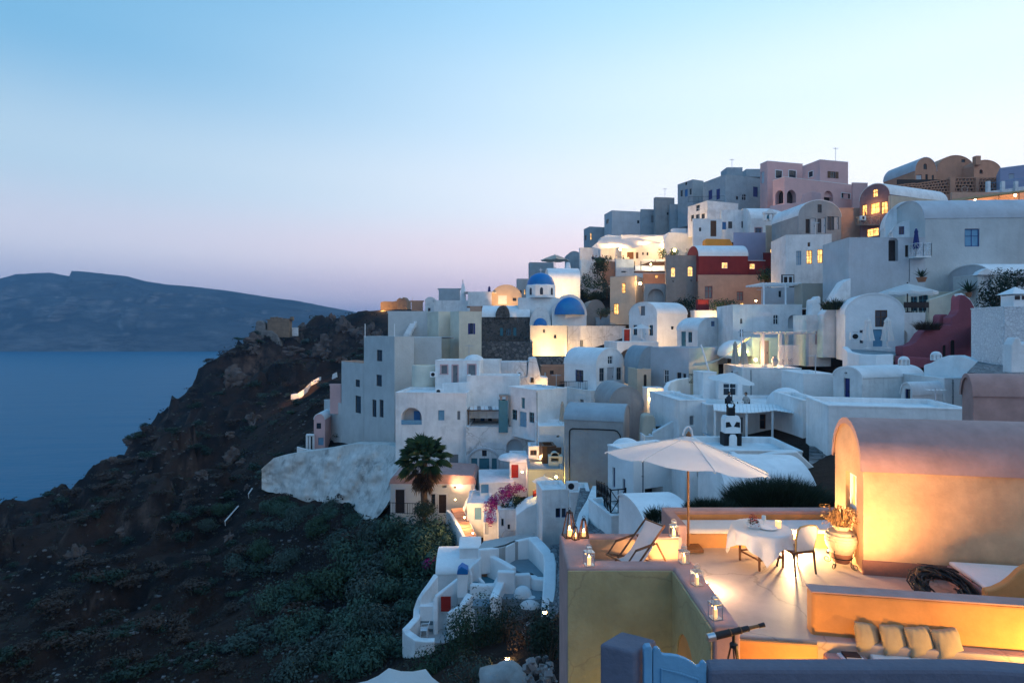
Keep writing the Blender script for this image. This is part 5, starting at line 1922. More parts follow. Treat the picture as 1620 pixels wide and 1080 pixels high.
for px in (1510, 1545, 1580, 1612):
    b = MB()
    b.tube([W(px, 322, 66), W(px, 318 - (px - 1506) * .13, 66)], .05, 5)
    b.build('post', 'brown_wood', ct)
b = MB()
q0, q1 = W(1506, 323, 70.5), W(1630, 304, 70.5)
b.box((q0.x, 70.5, q0.z - 3), (q1.x, 70.8, q1.z))
b.build('back_wall', 'salmon', ct)
lamp(1543, 317.5, 67.2, 700, 'dazzling lamp under the cane canopy on the grey wall', size=.16)
lamp(1606, 309, 68, 600, 'second lamp under the cane canopy by the frame edge', size=.13)
# --- big grey walls
house('grey_wall_house', 'huge plain grey house wall with a single blue framed window', 58, 1461, 1463, 1660, 345, 505, -3, 'cream_grey', 'vs', ya=320, dp=6, rm='white_grey', ops=[('F', 'w', 1526.5, 362, 1549.6, 390, 'navy_paint', 'sky_blue_paint')])
house('gabled_house', 'white arched gable rising behind the grey wall with the balcony', 63, 1398, 1400, 1465, 360, 400, -24, 'white', 'vf', ya=319.5, dp=3)
house('gabled_house', 'lower white arched gable with one small window', 61, 1408, 1412, 1464, 366, 400, -24, 'white', 'vf', ya=350, dp=2, ops=[('F', 'w', 1422, 358, 1430.6, 371, 'navy_paint')])
WH = house('white_wall_house', 'broad pale wall house with a dark arched doorway and a white balcony', 56, 1341, 1342.5, 1464, 376, 510, -2, 'white_grey', dp=5,
           ops=[('F', 'ad', 1405.6, 375.8, 1421, 413, 'dark_wood_and_shade', None, None, .5), ('F', 'd', 1432, 388, 1437.6, 406.5, 'dark_wood_and_shade')])
p = [WH.at('F', 1438, 409, o) for o in (0, 1.0)] + [WH.at('F', 1462, 409, o) for o in (1.0, 0)]
b = MB()
b.prism(p, (0, 0, .14))
bl = b.build('balcony', 'white_clean', WH.root)
railing(bl, [q + V((0, 0, .14)) for q in p], 1.2, m='white_paint', cross=True)
parasol_closed('navy folded parasol on the white crossed balcony', WH.at('F', 1444, 408, .5) + V((0, 0, .15)), 2.7, 'navy_paint', w=.2)
# --- domed white cafe house with mauve wall
house('white_cafe_house', 'white vaulted house with a large dark window behind folded parasols', 49, 1335, 1337, 1431, 497, 556, -20, 'white_clean', 'vf', ya=464, dp=4,
      ops=[('F', 'w', 1384.4, 490.4, 1404, 517, 'brown_wood'), ('F', 'd', 1381, 521, 1396, 548, 'sky_blue_paint'), ('F', 'w', 1360, 522, 1366, 543, 'grey_paint'), ('F', 's', 1349, 525, 1358, 538, 'white_grey')])
house('white_terrace_house', 'white roof terrace house with an arched doorway beside the mauve wall', 48.4, 1414, 1415.5, 1464, 495, 556, -2, 'white', dp=5, ops=[('F', 'ao', 1417, 521, 1435.7, 548, None, 'teal_paint', None, .8)])
house('glass_door_house', 'cream wall with dark glass doors behind the roof terrace parasol', 54, 1430, 1432, 1537, 462, 520, -3, 'cream', dp=3, ops=[('F', 'w', 1441, 464, 1452, 492, 'teal_paint'), ('F', 'w', 1453.5, 463.5, 1469, 492, 'teal_paint')])
parasol_open('cream parasol open on the roof terrace above the white arch', W(1435.5, 494, 50.5), 2.25, 2.55, .75, 'canvas', valance=.22, pole=.05, pm='dark_wood_and_shade', rz=.3)
cut('sloping_parapet', 'cream parapet sloping up to the white door and pot plants', [(1470, 520), (1470, 474), (1490, 468), (1520, 458), (1545, 444), (1548, 444), (1548, 520)], 51.5, .4, 'cream')
house('white_door_house', 'cream gate house with a tall white door under a small pediment', 50, 1545, 1546.5, 1590, 434, 500, -3, 'cream_grey', dp=3, ops=[('F', 'd', 1557, 437, 1568.3, 491, 'white_grey')])
cut('gate_pediment', 'small pointed white pediment over the tall white door', [(1546, 435), (1551, 429), (1562, 424), (1573, 430), (1577, 435)], 49.8, .6, 'white', bevel=.04)
house('vaulted_house', 'white shallow vault behind the small pointed pediment', 53, 1563, 1565, 1650, 432, 480, 0, 'white_grey', 'vs', ya=419, dp=5, rm='white_clean')


def pot_plant(label, p, h=.5, n=26, spread=.6, blade=.05, pot='clay', seed=1, r=.3):
    t_ = thing('agave_pot', label, 'potted plant', p)
    b = MB()
    b.lathe([(.001, 0), (r * .7, 0), (r, .35), (r * 1.08, .36), (r * 1.08, .42), (r * .9, .42), (r * .8, .36), (.001, .36)], 14, p)
    b.build('pot', pot, t_, auto=True)
    rnd = random.Random(seed)
    b = MB()
    for i in range(n):
        a = 2 * PI * i * .382
        e = .35 + .9 * (i / n)
        u_ = V((math.cos(a) * math.cos(e), math.sin(a) * math.cos(e), math.sin(e)))
        s = V((-math.sin(a), math.cos(a), 0)) * blade
        o = p + V((0, 0, .4))
        L_ = h * rnd.uniform(.8, 1.2)
        m_, e_ = o + u_ * L_ * .55, o + u_ * L_ + V((0, 0, -.08 * L_))
        b.add([o - s * .7, o + s * .7, m_ + s, m_ - s, e_], [(0, 1, 2, 3), (3, 2, 4)])
    b.build('leaves', 'leaf_green', t_, weld=False)
    return t_


pot_plant('spiky agave in a terracotta pot on the wall above the parasol', W(1458, 446, 51.5), 1.0, 30, seed=2, r=.4)
pot_plant('smaller yucca growing at the foot of the white door house', W(1532.5, 470, 50.5), 1.3, 34, seed=4, r=.25)
MW = thing('mauve_wall', 'curved mauve red wall with a white edge and two arched niches', 'wall', W(1490, 565, 45))
cut('', '', [(1428, 572), (1428, 548), (1440, 546), (1450, 540), (1458, 528), (1470, 517), (1482, 514), (1505, 514), (1505, 502), (1513, 497), (1517, 490), (1518, 472), (1520, 466), (1527, 467), (1536, 475), (1542, 487), (1545, 500),
             (1547, 520), (1541, 532), (1543, 548), (1550, 558), (1552, 566), (1552, 572)], 45, .9, 'mauve_red', root=MW, part='wall')
b = MB()
b.tube([W(x, y, 44.95) + V((0, .45, 0)) for x, y in ((1518.5, 466.5), (1527, 466), (1537, 474), (1544, 486), (1547, 500), (1549, 520), (1543, 532), (1545, 547), (1551, 557), (1553.5, 566))], [.1, .16, .2, .22, .25, .28, .45, .35, .25, .2], 8)
b.build('white_edge', 'white_clean', MW, smooth=True)
for x0, x1, ya_, yb_ in ((1490, 1497, 545, 566), (1502.5, 1511, 537, 564)):
    hw = (x1 - x0) / 2
    arc = [(x0 + hw - hw * math.cos(PI * i / 8), ya_ + hw - hw * math.sin(PI * i / 8)) for i in range(9)]
    cut('', '', [(x0, yb_)] + arc + [(x1, yb_)], 44.985, .02, 'dark_wood_and_shade', root=MW, part='niche_shade', bevel=0)  # flat dark sheet, the hollow's shade put into the colour
    b = MB()
    b.tube([W(x, y, 44.97) for x, y in [(x0, yb_)] + arc + [(x1, yb_)]], .05, 5)
    b.build('niche_rim', 'mauve_red', MW)
cut('mauve_parapet', 'low mauve red parapet in front of the arched niches', [(1422, 582), (1422, 563), (1455, 565), (1476, 567), (1476, 582)], 42.5, .5, 'mauve_red')
tag(cut('mauve_chimney', 'open topped mauve chimney on the curved wall', [(1485, 516), (1487, 500), (1489, 497), (1499, 497), (1501, 500), (1502, 516)], 46.2, .8, 'mauve_red', cat='chimney', bevel=.08), 'open topped mauve chimney on the curved wall', 'chimney')
wallpath('curved_terrace_wall', 'curved white terrace wall under the folded parasols', [W(1337, 548, 46.5), W(1345, 556, 44.6), W(1362, 560, 43.4), W(1385, 561, 42.8), W(1411, 560, 42.8)], .4, 2.4, 'white_clean')
slab('terrace_floor', [W(1337, 552, 47), W(1345, 559, 45), W(1411, 563, 43.2), W(1425, 556, 48.5), W(1340, 552, 48.8)], .3, 'grey_floor', label='small café terrace floor behind the curved white wall', kind='structure')
for px, lab in ((1373, 'folded cream parasol nearest the pale meter box on the café terrace'), (1404, 'folded cream parasol before the blue café door')):
    parasol_closed(lab, W(px, 551, 46), 2.55, 'canvas', w=.3)
# stone steps, white pillar house by the frame edge
stairs('stone_stairs', 'rough grey stone stairs climbing between the mauve wall and white pillar', W(1572, 566, 38), W(1562, 492, 48), 1.7, 14, 'cobble', drop=1.4)
slab('cobbled_path', [W(1530, 588, 30), W(1620, 600, 28), W(1600, 566, 37), W(1552, 566, 39)], .5, 'cobble', label='cobbled path at the foot of the stone stairs', kind='structure')
h = house('white_stone_house', 'whitewashed rough stone block with a pointed chimney cap', 34, 1583, 1588, 1670, 485, 590, -8, 'white_stone', dp=3)
b = MB()
q0 = W(1606, 482, 34.6)
b.box((-.5, -.45, -.2), (.5, .45, .55), Matrix.Translation(q0))
b.add([q0 + V(v) for v in ((-.68, -.6, .62), (.68, -.6, .62), (.68, .6, .62), (-.68, .6, .62), (0, 0, 1.1))], [(0, 1, 4), (1, 2, 4), (2, 3, 4), (3, 0, 4), (3, 2, 1, 0)])
b.build('chimney', 'white_clean', h.root, bevel=.02)
for s in (-.42, .0):
    b = MB()
    b.box((s, -.47, .28), (s + .3, -.43, .52), Matrix.Translation(q0))
    b.build('vent', 'dark_wood_and_shade', h.root)
cut('white_kerb_wall', 'low scalloped white wall beside the cobbled path', [(1599, 576), (1600, 545), (1606, 534), (1614, 534), (1617, 545), (1625, 540), (1640, 545), (1640, 590), (1599, 590)], 29, .5, 'white')
# --- vaulted houses behind the terrace roof
house('vaulted_house', 'long white vaulted house with a tall navy door in its gable', 39, 1318, 1364, 1461, 597, 655, 20, 'white', 'vs', ya=580, rm='white_clean', ops=[('L', 'd', 1335, 598, 1344.4, 640, 'navy_paint'), ('L', 'o', 1336, 588.5, 1340, 591.5, None, None, None, .2)])
house('vaulted_house', 'small white vaulted house with two little navy windows', 36, 1425, 1443, 1496, 624, 668, 15, 'white', 'vs', ya=605, ops=[('L', 'w', 1431.5, 615, 1440, 632, 'navy_paint'), ('L', 'w', 1431, 637.5, 1441, 650, 'navy_paint')])
house('white_house', 'blank white house wall with a drain pipe behind the rose vault', 36.5, 1492, 1494, 1540, 598, 668, 0, 'white', dp=4)
wallpath('swooping_wall', 'long white wall with a swooping curved top', [W(1466, 577, 40), W(1476, 574, 39.5), W(1490, 566, 39), W(1505, 562, 38.5), W(1522, 561.5, 37.5), W(1545, 569, 36.5), W(1570, 582, 35.5), W(1600, 596, 34)], .5, 2.6, 'white_clean')
for px, py, d, lab in ((1481, 570, 39.3, 'tiny white dovecote chimney on the swooping wall'), (1430, 578, 38.5, 'tiny white dovecote chimney on the long vault')):
    t_ = thing('dovecote_chimney', lab, 'chimney', W(px, py, d))
    q = W(px, py, d)
    b = MB()
    for sx in (-.26, .18):
        for sy in (-.2, .12):
            b.box((sx, sy, 0), (sx + .09, sy + .09, .4), Matrix.Translation(q))
    b.box((-.1, -.21, 0), (.1, .21, .38), Matrix.Translation(q))
    b.build('pillars', 'white_clean', t_)
    b = ell(q + V((0, 0, .38)), .34, .27, .25, 12, 5)
    b.build('cap', 'white_clean', t_, smooth=True)
house('long_flat_house', 'long flat white roof edge running behind the terrace vault', 29, 1306, 1309, 1535, 641, 760, -13, 'white', dp=4)
# near rose vault
house('rose_vault', 'rose brown rounded vault lit from below behind the terrace house', 16.5, 1522, 1540, 1700, 624, 720, -6, 'terrace_rose', 'vs', ya=593, rm='terrace_rose', cat='house')

# ---------------------------------------------------------------- village: lower middle
h = house('grey_vault_house', 'big bare grey vaulted house with a black cable across its wall', 44, 892, 892.5, 986, 662, 790, -17, 'grey_plaster', 'vs', xe=995.5, ya=637, rm='slate_plaster')
b = MB()
b.tube([h.at('F', x, y, .04) for x, y in ((901, 790), (901, 684), (902, 679.5), (906, 677.5), (940, 678.5), (972, 680), (977, 682), (981, 688), (982.5, 696))], .045, 5)
b.build('cable', 'iron', h.root)
house('vaulted_house', 'rounded grey plaster vault between the grey vault and the street lamp', 50, 962, 963.5, 1018, 642, 690, 4, 'grey_plaster', 'vf', ya=611, dp=6)
lamp(1029, 631, 51.3, 190, 'dazzling street lamp on the narrow alley corner', size=.16)
house('alley_wall', 'white alley wall washed by the street lamp', 52, 1022, 1024, 1050, 614, 665, 4, 'white_clean', cat='wall', dp=1.5)
stairs('alley_stairs', 'white narrow stairs rising behind the alley lamp', W(1067, 662, 44), W(1066, 618, 50), 1.0, 12, 'white', drop=1.0)
wallpath('stair_wall', 'curved white side wall of the narrow stairs', [W(1057, 668, 43), W(1055, 640, 45), W(1053, 612, 47), W(1058, 604, 49), W(1072, 599, 51), W(1090, 597, 52)], .35, 2.2, 'white_clean')
wallpath('stair_wall', 'short white wall on the outer side of the narrow stairs', [W(1076, 664, 43), W(1075, 635, 45.5), W(1074, 618, 48)], .3, 1.6, 'white')
cut('slant_wall', 'slanting white stair parapet running down to the parasol', [(1033, 700), (1033, 684), (1074, 661), (1074, 700)], 41, .4, 'white')
h = house('dark_doorway_house', 'dim white lower house behind the slanting parapet', 41.5, 1034, 1035, 1076, 680, 760, 2, 'white_grey', dp=2, ops=[('F', 'o', 1043, 684, 1052, 698)])
cut('beige_chimney', 'squat beige chimney glowing on one side near the alley lamp', [(1015, 702), (1018, 660), (1022, 656), (1034, 656), (1037, 662), (1040, 702)], 42, 1.2, 'beige', cat='chimney', bevel=.12)
p = W(990.5, 712, 33)
tag(ell(p, .9, .9, .72, 24, 7).build('white_dome', 'white_clean', smooth=True), 'low white dome peeping over the big terrace parasol', 'dome')
house('white_door_block', 'small white block with a slit beside the squat beige chimney', 41, 1019, 1020, 1034, 690, 720, 0, 'white', cat='block', dp=1.5)
house('white_house', 'white house with tall slit windows behind the big terrace parasol', 29, 961, 1002, 1082, 716, 860, 25, 'white_clean',
      ops=[('L', 'w', 969, 739, 973, 771, 'navy_paint'), ('L', 'w', 985, 757, 989, 782, 'navy_paint'), ('F', 'o', 1020, 771, 1049, 790.5)])
house('white_house', 'white house with a framed pane under the parasol edge', 27, 1081, 1083, 1195, 735, 830, -4, 'white', dp=4, ops=[('F', 'w', 1138, 748, 1155, 775, 'brown_wood', 'white_grey')])
house('vaulted_house', 'low white vault roof beyond the deck chair', 21.5, 1003, 1020, 1100, 826, 880, 6, 'white_clean', 'vs', ya=790, dp=3.4)
house('vaulted_house', 'white vault swelling above the dark broom bush', 21.5, 1148, 1152, 1296, 800, 850, -4, 'white', 'vs', ya=722, dp=4.5)
cut('white_parapet', 'white angular parapet above the swelling vault', [(1200, 760), (1204, 722), (1226, 717), (1262, 714), (1291, 741), (1291, 790), (1200, 790)], 26.5, .5, 'white')
stairs('stone_flight', 'rough stone flight between the swelling vault and the terrace house', W(1306, 800, 22), W(1300, 706, 31), 1.2, 14, 'rubble_stone', drop=1.6)
house('ledge_house', 'white flat ledge wall below the horned chimney', 30, 1120, 1122, 1270, 712, 770, -3, 'white', dp=4, par=.3)
IR = thing('iron_balcony', 'dark iron balcony with crossed bars above the cobbled steps', 'railing', W(965, 815, 28))
railing(IR, [W(944, 795, 33), W(956, 803, 30), W(966, 815, 28), W(990, 814, 27.5)], 1.25, m='iron', cross=True)
house('terrace_block', 'white base carrying the dark iron balcony', 27.6, 957, 967, 992, 816, 880, 14, 'white', cat='terrace', dp=3)
stairs('cobbled_steps', 'broad grey cobbled steps below the iron balcony', W(930, 852, 27), W(938, 772, 40), 1.8, 13, 'cobble', drop=1.0)
wallpath('step_wall', 'sweeping white wall beside the broad cobbled steps', [W(915, 845, 28), W(924, 812, 31), W(936, 790, 35), W(944, 768, 40)], .6, 2.5, 'white')
h = house('blue_white_house', 'bluish white house with twin barred windows left of the steps'.replace('left of', 'beside'), 40, 856, 858, 900, 775, 850, 8, 'white', xe=919, dp=2.4,
          ops=[('F', 'w', 879, 803.5, 886.7, 818.5, 'navy_paint'), ('F', 'w', 888.5, 803.5, 895.5, 818.5, 'navy_paint')])
house('white_house', 'white square house with a flat slab roof above the cobbled steps', 39, 899, 901, 933, 778, 850, -4, 'white', dp=2.5)
cut('white_slope_wall', 'white sloping wall under the bougainvillea beside twin barred windows', [(816, 856), (816, 815), (834, 802), (860, 792), (860, 856)], 42.3, 2.5, 'white')
house('terrace_block', 'pale porch terrace in front of the patterned window house', 31, 1178, 1180, 1338, 728, 800, -3, 'white_grey', cat='terrace', dp=8.5, par=.12)
# yellow lit shop corner
YS = house('yellow_shop', 'yellow shop corner glowing under its own lamps', 48, 833, 835, 892, 742, 772, 0, 'cream', cat='shop', dp=4, rm='roof_screed')
house('', '', 50, 866, 868, 890, 722, 748, 0, 'cream', root=YS.root, dp=2, ops=[('F', 'ao', 872, 716, 884, 730)])
lamp(880, 754, 44.5, 420, 'yellow lamp on the front of the shop corner', col=(1, .68, .12), size=.1)
lamp(856, 722, 52, 200, 'small bright lamp on the pink terrace above the shop', col=(1, .6, .25), size=.1)
house('roof_hut', 'small whitewashed hut with a brown window above the shop', 53, 835, 836, 858, 706, 730, 0, 'white', dp=2, ops=[('F', 'w', 839, 712, 849, 720, 'brown_wood')], cat='hut')
house('tiled_lean_to', 'brown tiled lean-to roof below the blank annexe', 51, 856, 858, 880, 706, 728, 6, 'brown_wood', cat='roof', dp=2)
parasol_open('round white parasol beside the yellow shop corner', W(861, 788, 43.5), .95, 1.7, .38, 'canvas', pole=.03)
st = thing('shop_stall', 'red stall counter with glowing wares under the round parasol', 'stall', W(853, 790, 44.5))
b = MB()
q0 = W(853, 790, 44.5)
b.box((-.5, -.3, 0), (.5, .3, .62), Matrix.Translation(q0))
b.build('counter', 'red_paint', st, bevel=.02)
b = MB()
for i in range(9):
    b.box((-.45 + i * .1, -.2 + .1 * (i % 3), .62), (-.38 + i * .1, -.1 + .1 * (i % 3), .72 + .06 * (i % 4)), Matrix.Translation(q0))
b.build('wares', 'clay', st)
light(st, q0 + V((0, -.1, 1.2)), 60, (1, .6, .15), .1)
for px, py, r_, lab in ((822, 727, 1.55, 'round white shallow roof dome above the shop'), (808, 725, 1.2, 'smaller white roof dome beside the arched recess')):
    tag(ell(W(px, py, 54), r_, 1.2, .5, 20, 5).build('roof_dome', 'white', smooth=True), lab, 'dome')
house('white_house', 'white house with a red wooden door under the shallow domes', 53, 804, 806, 834, 727, 772, 0, 'white_clean', dp=4, ops=[('F', 'd', 809, 735, 820, 756, 'red_paint')])
house('white_house', 'small white house with a pale blue door behind the bougainvillea', 49, 737, 738.5, 776, 796, 836, 0, 'white', dp=4, ops=[('F', 'd', 751, 803, 761.7, 822, 'sky_blue_paint')])
house('white_house', 'white sloping roof house with a small blue box window', 52, 757, 759, 812, 763, 800, 4, 'white', 'vs', ya=752, dp=5, ops=[('F', 'w', 761, 766, 773, 780, 'sky_blue_paint', 'sky_blue_paint')])
house('white_house', 'white house with a narrow framed doorway at the foot of the steps', 46, 763, 765, 800, 826, 858, 2, 'white', dp=4, ops=[('F', 'd', 767.5, 824.5, 773, 845, 'white_grey'), ('F', 'w', 794, 818, 799, 832)])
house('white_house', 'white flank wall with dark little windows below the bougainvillea', 44.5, 786, 788, 818, 806, 850, 4, 'white_old', dp=4, ops=[('F', 'w', 793, 820, 797, 832, 'grey_paint'), ('F', 'w', 803, 829, 807, 837)])
stairs('lit_steps', 'steep terracotta steps lit bright by hidden lamps', W(747, 853, 45), W(722, 803, 52), 1.0, 12, 'terracotta', drop=1.2)
wallpath('step_parapet', 'white parapet on the outer side of the lit steps', [W(738, 856, 44.6), W(726, 832, 47), W(714, 812, 50), W(708, 806, 52)], .3, 1.8, 'white')
wallpath('step_parapet', 'bright white parapet on the inner side of the lit steps', [W(753, 851, 45.4), W(744, 830, 48), W(733, 808, 51.5), W(738, 792, 53), W(752, 772, 54)], .3, 1.2, 'white_clean')
for px, py, d, w_, lab in ((735, 818, 47.5, 220, 'small lamp hidden on the lit steps'), (748, 843, 44.6, 160, 'small lamp at the foot of the lit steps'), (744, 781, 52.5, 300, 'lamp on the lane above the lit steps'), (720, 790, 52, 60, 'lamp on the corner rail by the cave house')):
    lamp(px, py, d, w_, lab, size=.06, name='step_lamp')
# cave house behind the palm
cv = house('cave_house', 'pale cave house front with dark doors behind the palm', 54, 614, 617, 752, 766, 822, 0, 'cream_grey', dp=5,
           ops=[('F', 'd', 625.5, 774, 640, 812, 'dark_wood_and_shade', None, 'white_grey'), ('F', 'w', 682, 781, 688.5, 800, 'dark_wood_and_shade', None, 'white_grey'), ('F', 'd', 694, 782, 706, 812, 'dark_wood_and_shade', None, 'white_grey'), ('F', 'o', 699, 767.5, 706, 771)])
cut('', '', [(615, 768), (617, 758), (624, 752), (640, 749.5), (690, 749.5), (748, 752), (753, 758), (753, 768)], 54.02, 5, 'terrace_rose', root=cv.root, part='vaulted_top')
tr_ = thing('cave_railing', 'iron railing in front of the dark cave door', 'railing', W(640, 815, 51))
railing(tr_, [W(614, 812, 51.5), W(664, 814, 50.5)], 1.0, .24)


# ---------------------------------------------------------------- lower terraced house below the steps
LT = thing('terraced_house', 'white sculpted terraced house with grey blue floors below the steps', 'house', G(760, 960, -17))


def lwall(pts, th, h, m='white_clean', part='wall', bevel=.08):
    return wallpath('', '', [G(*p) for p in pts], th, h, m, root=LT, part=part, bevel=bevel)


slab('floor', [G(*p) for p in ((778, 872, -15.2), (802, 865, -15.2), (838, 868, -15.2), (860, 882, -15.2), (862, 910, -15.2), (835, 909, -15.2), (813, 900, -15.2))], 1.6, 'grey_floor', LT)
slab('floor', [G(*p) for p in ((788, 914, -15.9), (838, 912, -15.9), (862, 921, -15.9), (862, 948, -15.9), (784, 946, -15.9))], 1.6, 'grey_floor', LT)
slab('floor', [G(*p) for p in ((744, 925, -16.3), (786, 925, -16.3), (779, 948, -16.3), (770, 958, -16.3), (726, 957, -16.3))], 2, 'grey_floor', LT)
slab('floor', [G(*p) for p in ((646, 1000, -18.3), (662, 984, -18.3), (716, 984, -18.3), (716, 1016, -18.3), (664, 1016, -18.3))], 1.5, 'roof_screed', LT)
slab('floor', [G(*p) for p in ((744, 898, -15.8), (776, 900, -15.8), (785, 921, -15.8), (745, 924, -15.8))], 1.2, 'teal_paint', LT)
slab('roof_terrace', [G(*p) for p in ((757, 866, -14.0), (765, 855, -14.0), (800, 849, -14.0), (846, 842, -14.0), (846, 850, -14.0), (812, 858, -14.0), (795, 866, -14.0))], 2.0, 'roof_screed', LT)
lwall([(757, 868, -13.9), (781, 866, -14.0), (800, 862, -14.0), (815, 855, -14.0), (842, 849, -13.8)], .35, 1.6)
lwall([(842, 848, -13.8), (856, 862, -13.9), (868, 876, -14.0), (870.5, 890, -14.2), (869.5, 920, -14.6), (868, 950, -15.0), (866, 968, -15.4)], .75, 3.2)
lwall([(761, 868, -14.3), (775, 876, -14.4), (795, 887, -14.5), (813.5, 897.5, -14.6)], .4, 1.6)
lwall([(787, 902, -14.6), (800, 902.5, -14.6), (815, 903, -14.6)], .4, 1.5)
lwall([(788, 909, -15.0), (812, 907.5, -15.0), (839, 906.5, -15.0)], .4, 1.2)
lwall([(836, 906, -15.2), (848, 913, -15.2), (866, 914, -15.2)], .5, 1.2)
lwall([(781, 945, -15.4), (786, 932, -15.3), (793, 918, -15.2)], .5, 1.3)
lwall([(744, 922.5, -15.5), (765, 924, -15.5), (784, 923, -15.5)], .45, 1.2)
lwall([(784, 923, -15.5), (790, 912, -15.2)], .45, 1.2)
lwall([(748, 902, -15.3), (757, 911, -15.5), (766, 921, -15.6)], .2, .5)
lwall([(740.5, 899, -15.0), (750, 890, -14.7), (761, 881, -14.3)], .35, 3.0)
lwall([(689, 942, -16.2), (700, 933, -16.0), (712, 923.5, -15.7), (724, 914, -15.4)], .3, 3.2)
lwall([(728, 957, -16.2), (736, 948, -15.9), (744, 938, -15.7)], .5, 1.3)
lwall([(708, 968, -16.8), (722, 960, -16.4), (745, 958, -16.4), (772, 958, -16.4)], .35, 3.0)
lwall([(690, 908, -15.2), (680, 922, -15.6), (668, 937, -16.1), (662, 948, -16.5), (660, 962, -17), (659, 976, -17.3), (651, 985, -17.4), (642, 994, -17.5), (646, 1000, -17.6), (661, 1010, -17.6), (675, 1011.5, -17.6), (688, 1011, -17.6)], .45,
      [3.4] * 6 + [2.8, 3.6, 3.8, 3.6, 3.0, 2.6], m='white')
lwall([(689, 943, -16.2), (689, 962, -16.8), (689.5, 982, -17.5)], .3, 2)
h = house('', '', 39.5, 686, 690, 761, 907, 960, 3, 'white_clean', 'vs', ya=872, dp=4.2, root=LT)
house('', '', 40.5, 726, 727, 760, 866, 900, 3, 'white_clean', 'vs', ya=856, dp=2.2, root=LT)
b = MB()
b.box((-.3, 0, -.45), (.3, .06, .45), Matrix.Translation(G(706, 952, -16.6) + V((0, -.25, 0))))
b.build('door', 'red_paint', LT)
for i in range(6):
    b = MB()
    p, q = G(676, 992, -18.3), G(678, 952, -16.6)
    c_ = p.lerp(q, (i + .5) / 6)
    z_ = -18.3 + 1.6 * (i + 1) / 6
    b.box((-.5, -.35, -.9), (.5, .35, 0), Matrix.Translation(V((c_.x, c_.y, z_))))
    b.build('step', 'white_clean' if i % 2 else 'grey_floor', LT, bevel=.02)
# bell arch with the blue cap
b = MB()
p = G(733, 942, -16.3)
b.box((-.35, -.3, 0), (.28, .3, 1.45), Matrix.Translation(p))
b.build('bell_pillar', 'white_clean', LT, bevel=.05)
b = MB()
b.prism([p + V(v) for v in ((-.38, -.34, 1.45), (.31, -.34, 1.45), (.28, -.34, 1.75), (-.1, -.34, 1.95), (-.34, -.34, 1.7))], (0, .68, 0))
b.build('blue_cap', 'dome_blue', LT, bevel=.04)
b = MB()
b.tube([G(738.5, 940, -16.3), G(738.5, 915, -15.3), G(740, 905, -14.9), G(743, 902, -14.8), G(745, 908, -15), G(745.5, 938, -16.2)], .1, 6)
b.build('arch', 'white_clean', LT)
tag(ell(G(827, 941, -15.9), .55, .5, .55, 18, 7).build('white_bench', 'white_clean', smooth=True), 'rounded white masonry seat on the grey blue terrace', 'bench')
tag(ell(G(839, 957, -16.4), .75, .6, .55, 18, 6).build('white_oven_dome', 'white', smooth=True), 'low white oven dome at the edge of the grey blue terrace', 'dome')
slab('lane', [G(*p) for p in ((871, 862, -13.8), (890, 858, -13.8), (890, 960, -14.8), (868, 985, -15.4))], .6, 'cobble', label='cobbled lane running past the terraced house', kind='structure')
t_ = pot_plant('clay pot with a bare plant in the corner of the teal floor', G(767, 910, -15.8), .7, 12, seed=9, r=.27, blade=.02)
pl = thing('garden_chair', 'white plastic garden chair on the lowest patio', 'chair', G(671, 1006, -18.3))
p = G(671, 1006, -18.3)
for sx in (-.2, .2):
    for sy in (-.2, .2):
        b = MB()
        b.tube([p + V((sx, sy, 0)), p + V((sx * .9, sy * .9, .42))], .03, 5)
        b.build('leg', 'white_paint', pl)
b = MB()
b.box((-.22, -.22, .42), (.22, .22, .46), Matrix.Translation(p))
b.build('seat', 'white_paint', pl, bevel=.02)
b = MB()
b.prism([p + V(v) for v in ((.18, -.2, .46), (.22, -.2, .46), (.34, -.2, .86), (.3, -.2, .86))], (0, .4, 0))
b.build('backrest', 'white_paint', pl, bevel=.02)
for sy in (-.21, .21):
    b = MB()
    b.tube([p + V((-.2, sy, .42)), p + V((-.2, sy, .64)), p + V((.24, sy, .66))], .025, 5)
    b.build('armrest', 'white_paint', pl)
lamp(862, 968, 27.5, 60, 'garden lamp glaring among dry shrubs beside the lane', size=.09, name='garden_lamp')
lamp(803, 1042, 21, 42, 'garden lamp glaring above the pale boulder', size=.08, name='garden_lamp')


# ---------------------------------------------------------------- near terrace
ZF, ZP, ZL = -4.7, -4.26, -5.25
o = slab('terrace_floor', [(1.2, 12.0, ZF), (1.2, 10.4, ZF), (3.0, 10.4, ZF), (3.0, 8.35, ZF), (3.3, 8.3, ZF), (3.4, 8.82, ZF), (4.64, 8.66, ZF), (9.5, 7.9, ZF), (13, 7.4, ZF), (13, 14, ZF), (3.3, 14, ZF), (3.3, 12, ZF)], .8, 'terrace_floor', kind='structure',
         label='smooth screed floor of the lamplit terrace')
slab('lower_terrace_floor', [(2.9, 8.3, ZL), (2.9, 5.6, ZL), (13, 5, ZL), (13, 8.4, ZL), (4.6, 8.9, ZL)], .4, 'terrace_rose', kind='structure', label='lower terrace floor with the telescope and sofa')
o = slab('terrace_step', [(3.31, 8.78, ZF - .004), (4.62, 8.62, ZF - .004), (4.62, 8.56, ZF - .004), (3.31, 8.72, ZF - .004)], .6, 'terrace_orange', label='orange riser along the front edge of the terrace floor', cat='step')
TW = thing('terrace_parapet', 'low rose plaster parapet winding around the light well', 'wall', (2, 10.3, -9))
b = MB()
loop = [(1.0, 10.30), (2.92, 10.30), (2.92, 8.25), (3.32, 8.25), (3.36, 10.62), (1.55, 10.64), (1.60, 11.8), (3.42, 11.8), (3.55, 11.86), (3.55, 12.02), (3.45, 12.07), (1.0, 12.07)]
b.prism([(x, y, ZP) for x, y in loop], (0, 0, -5))
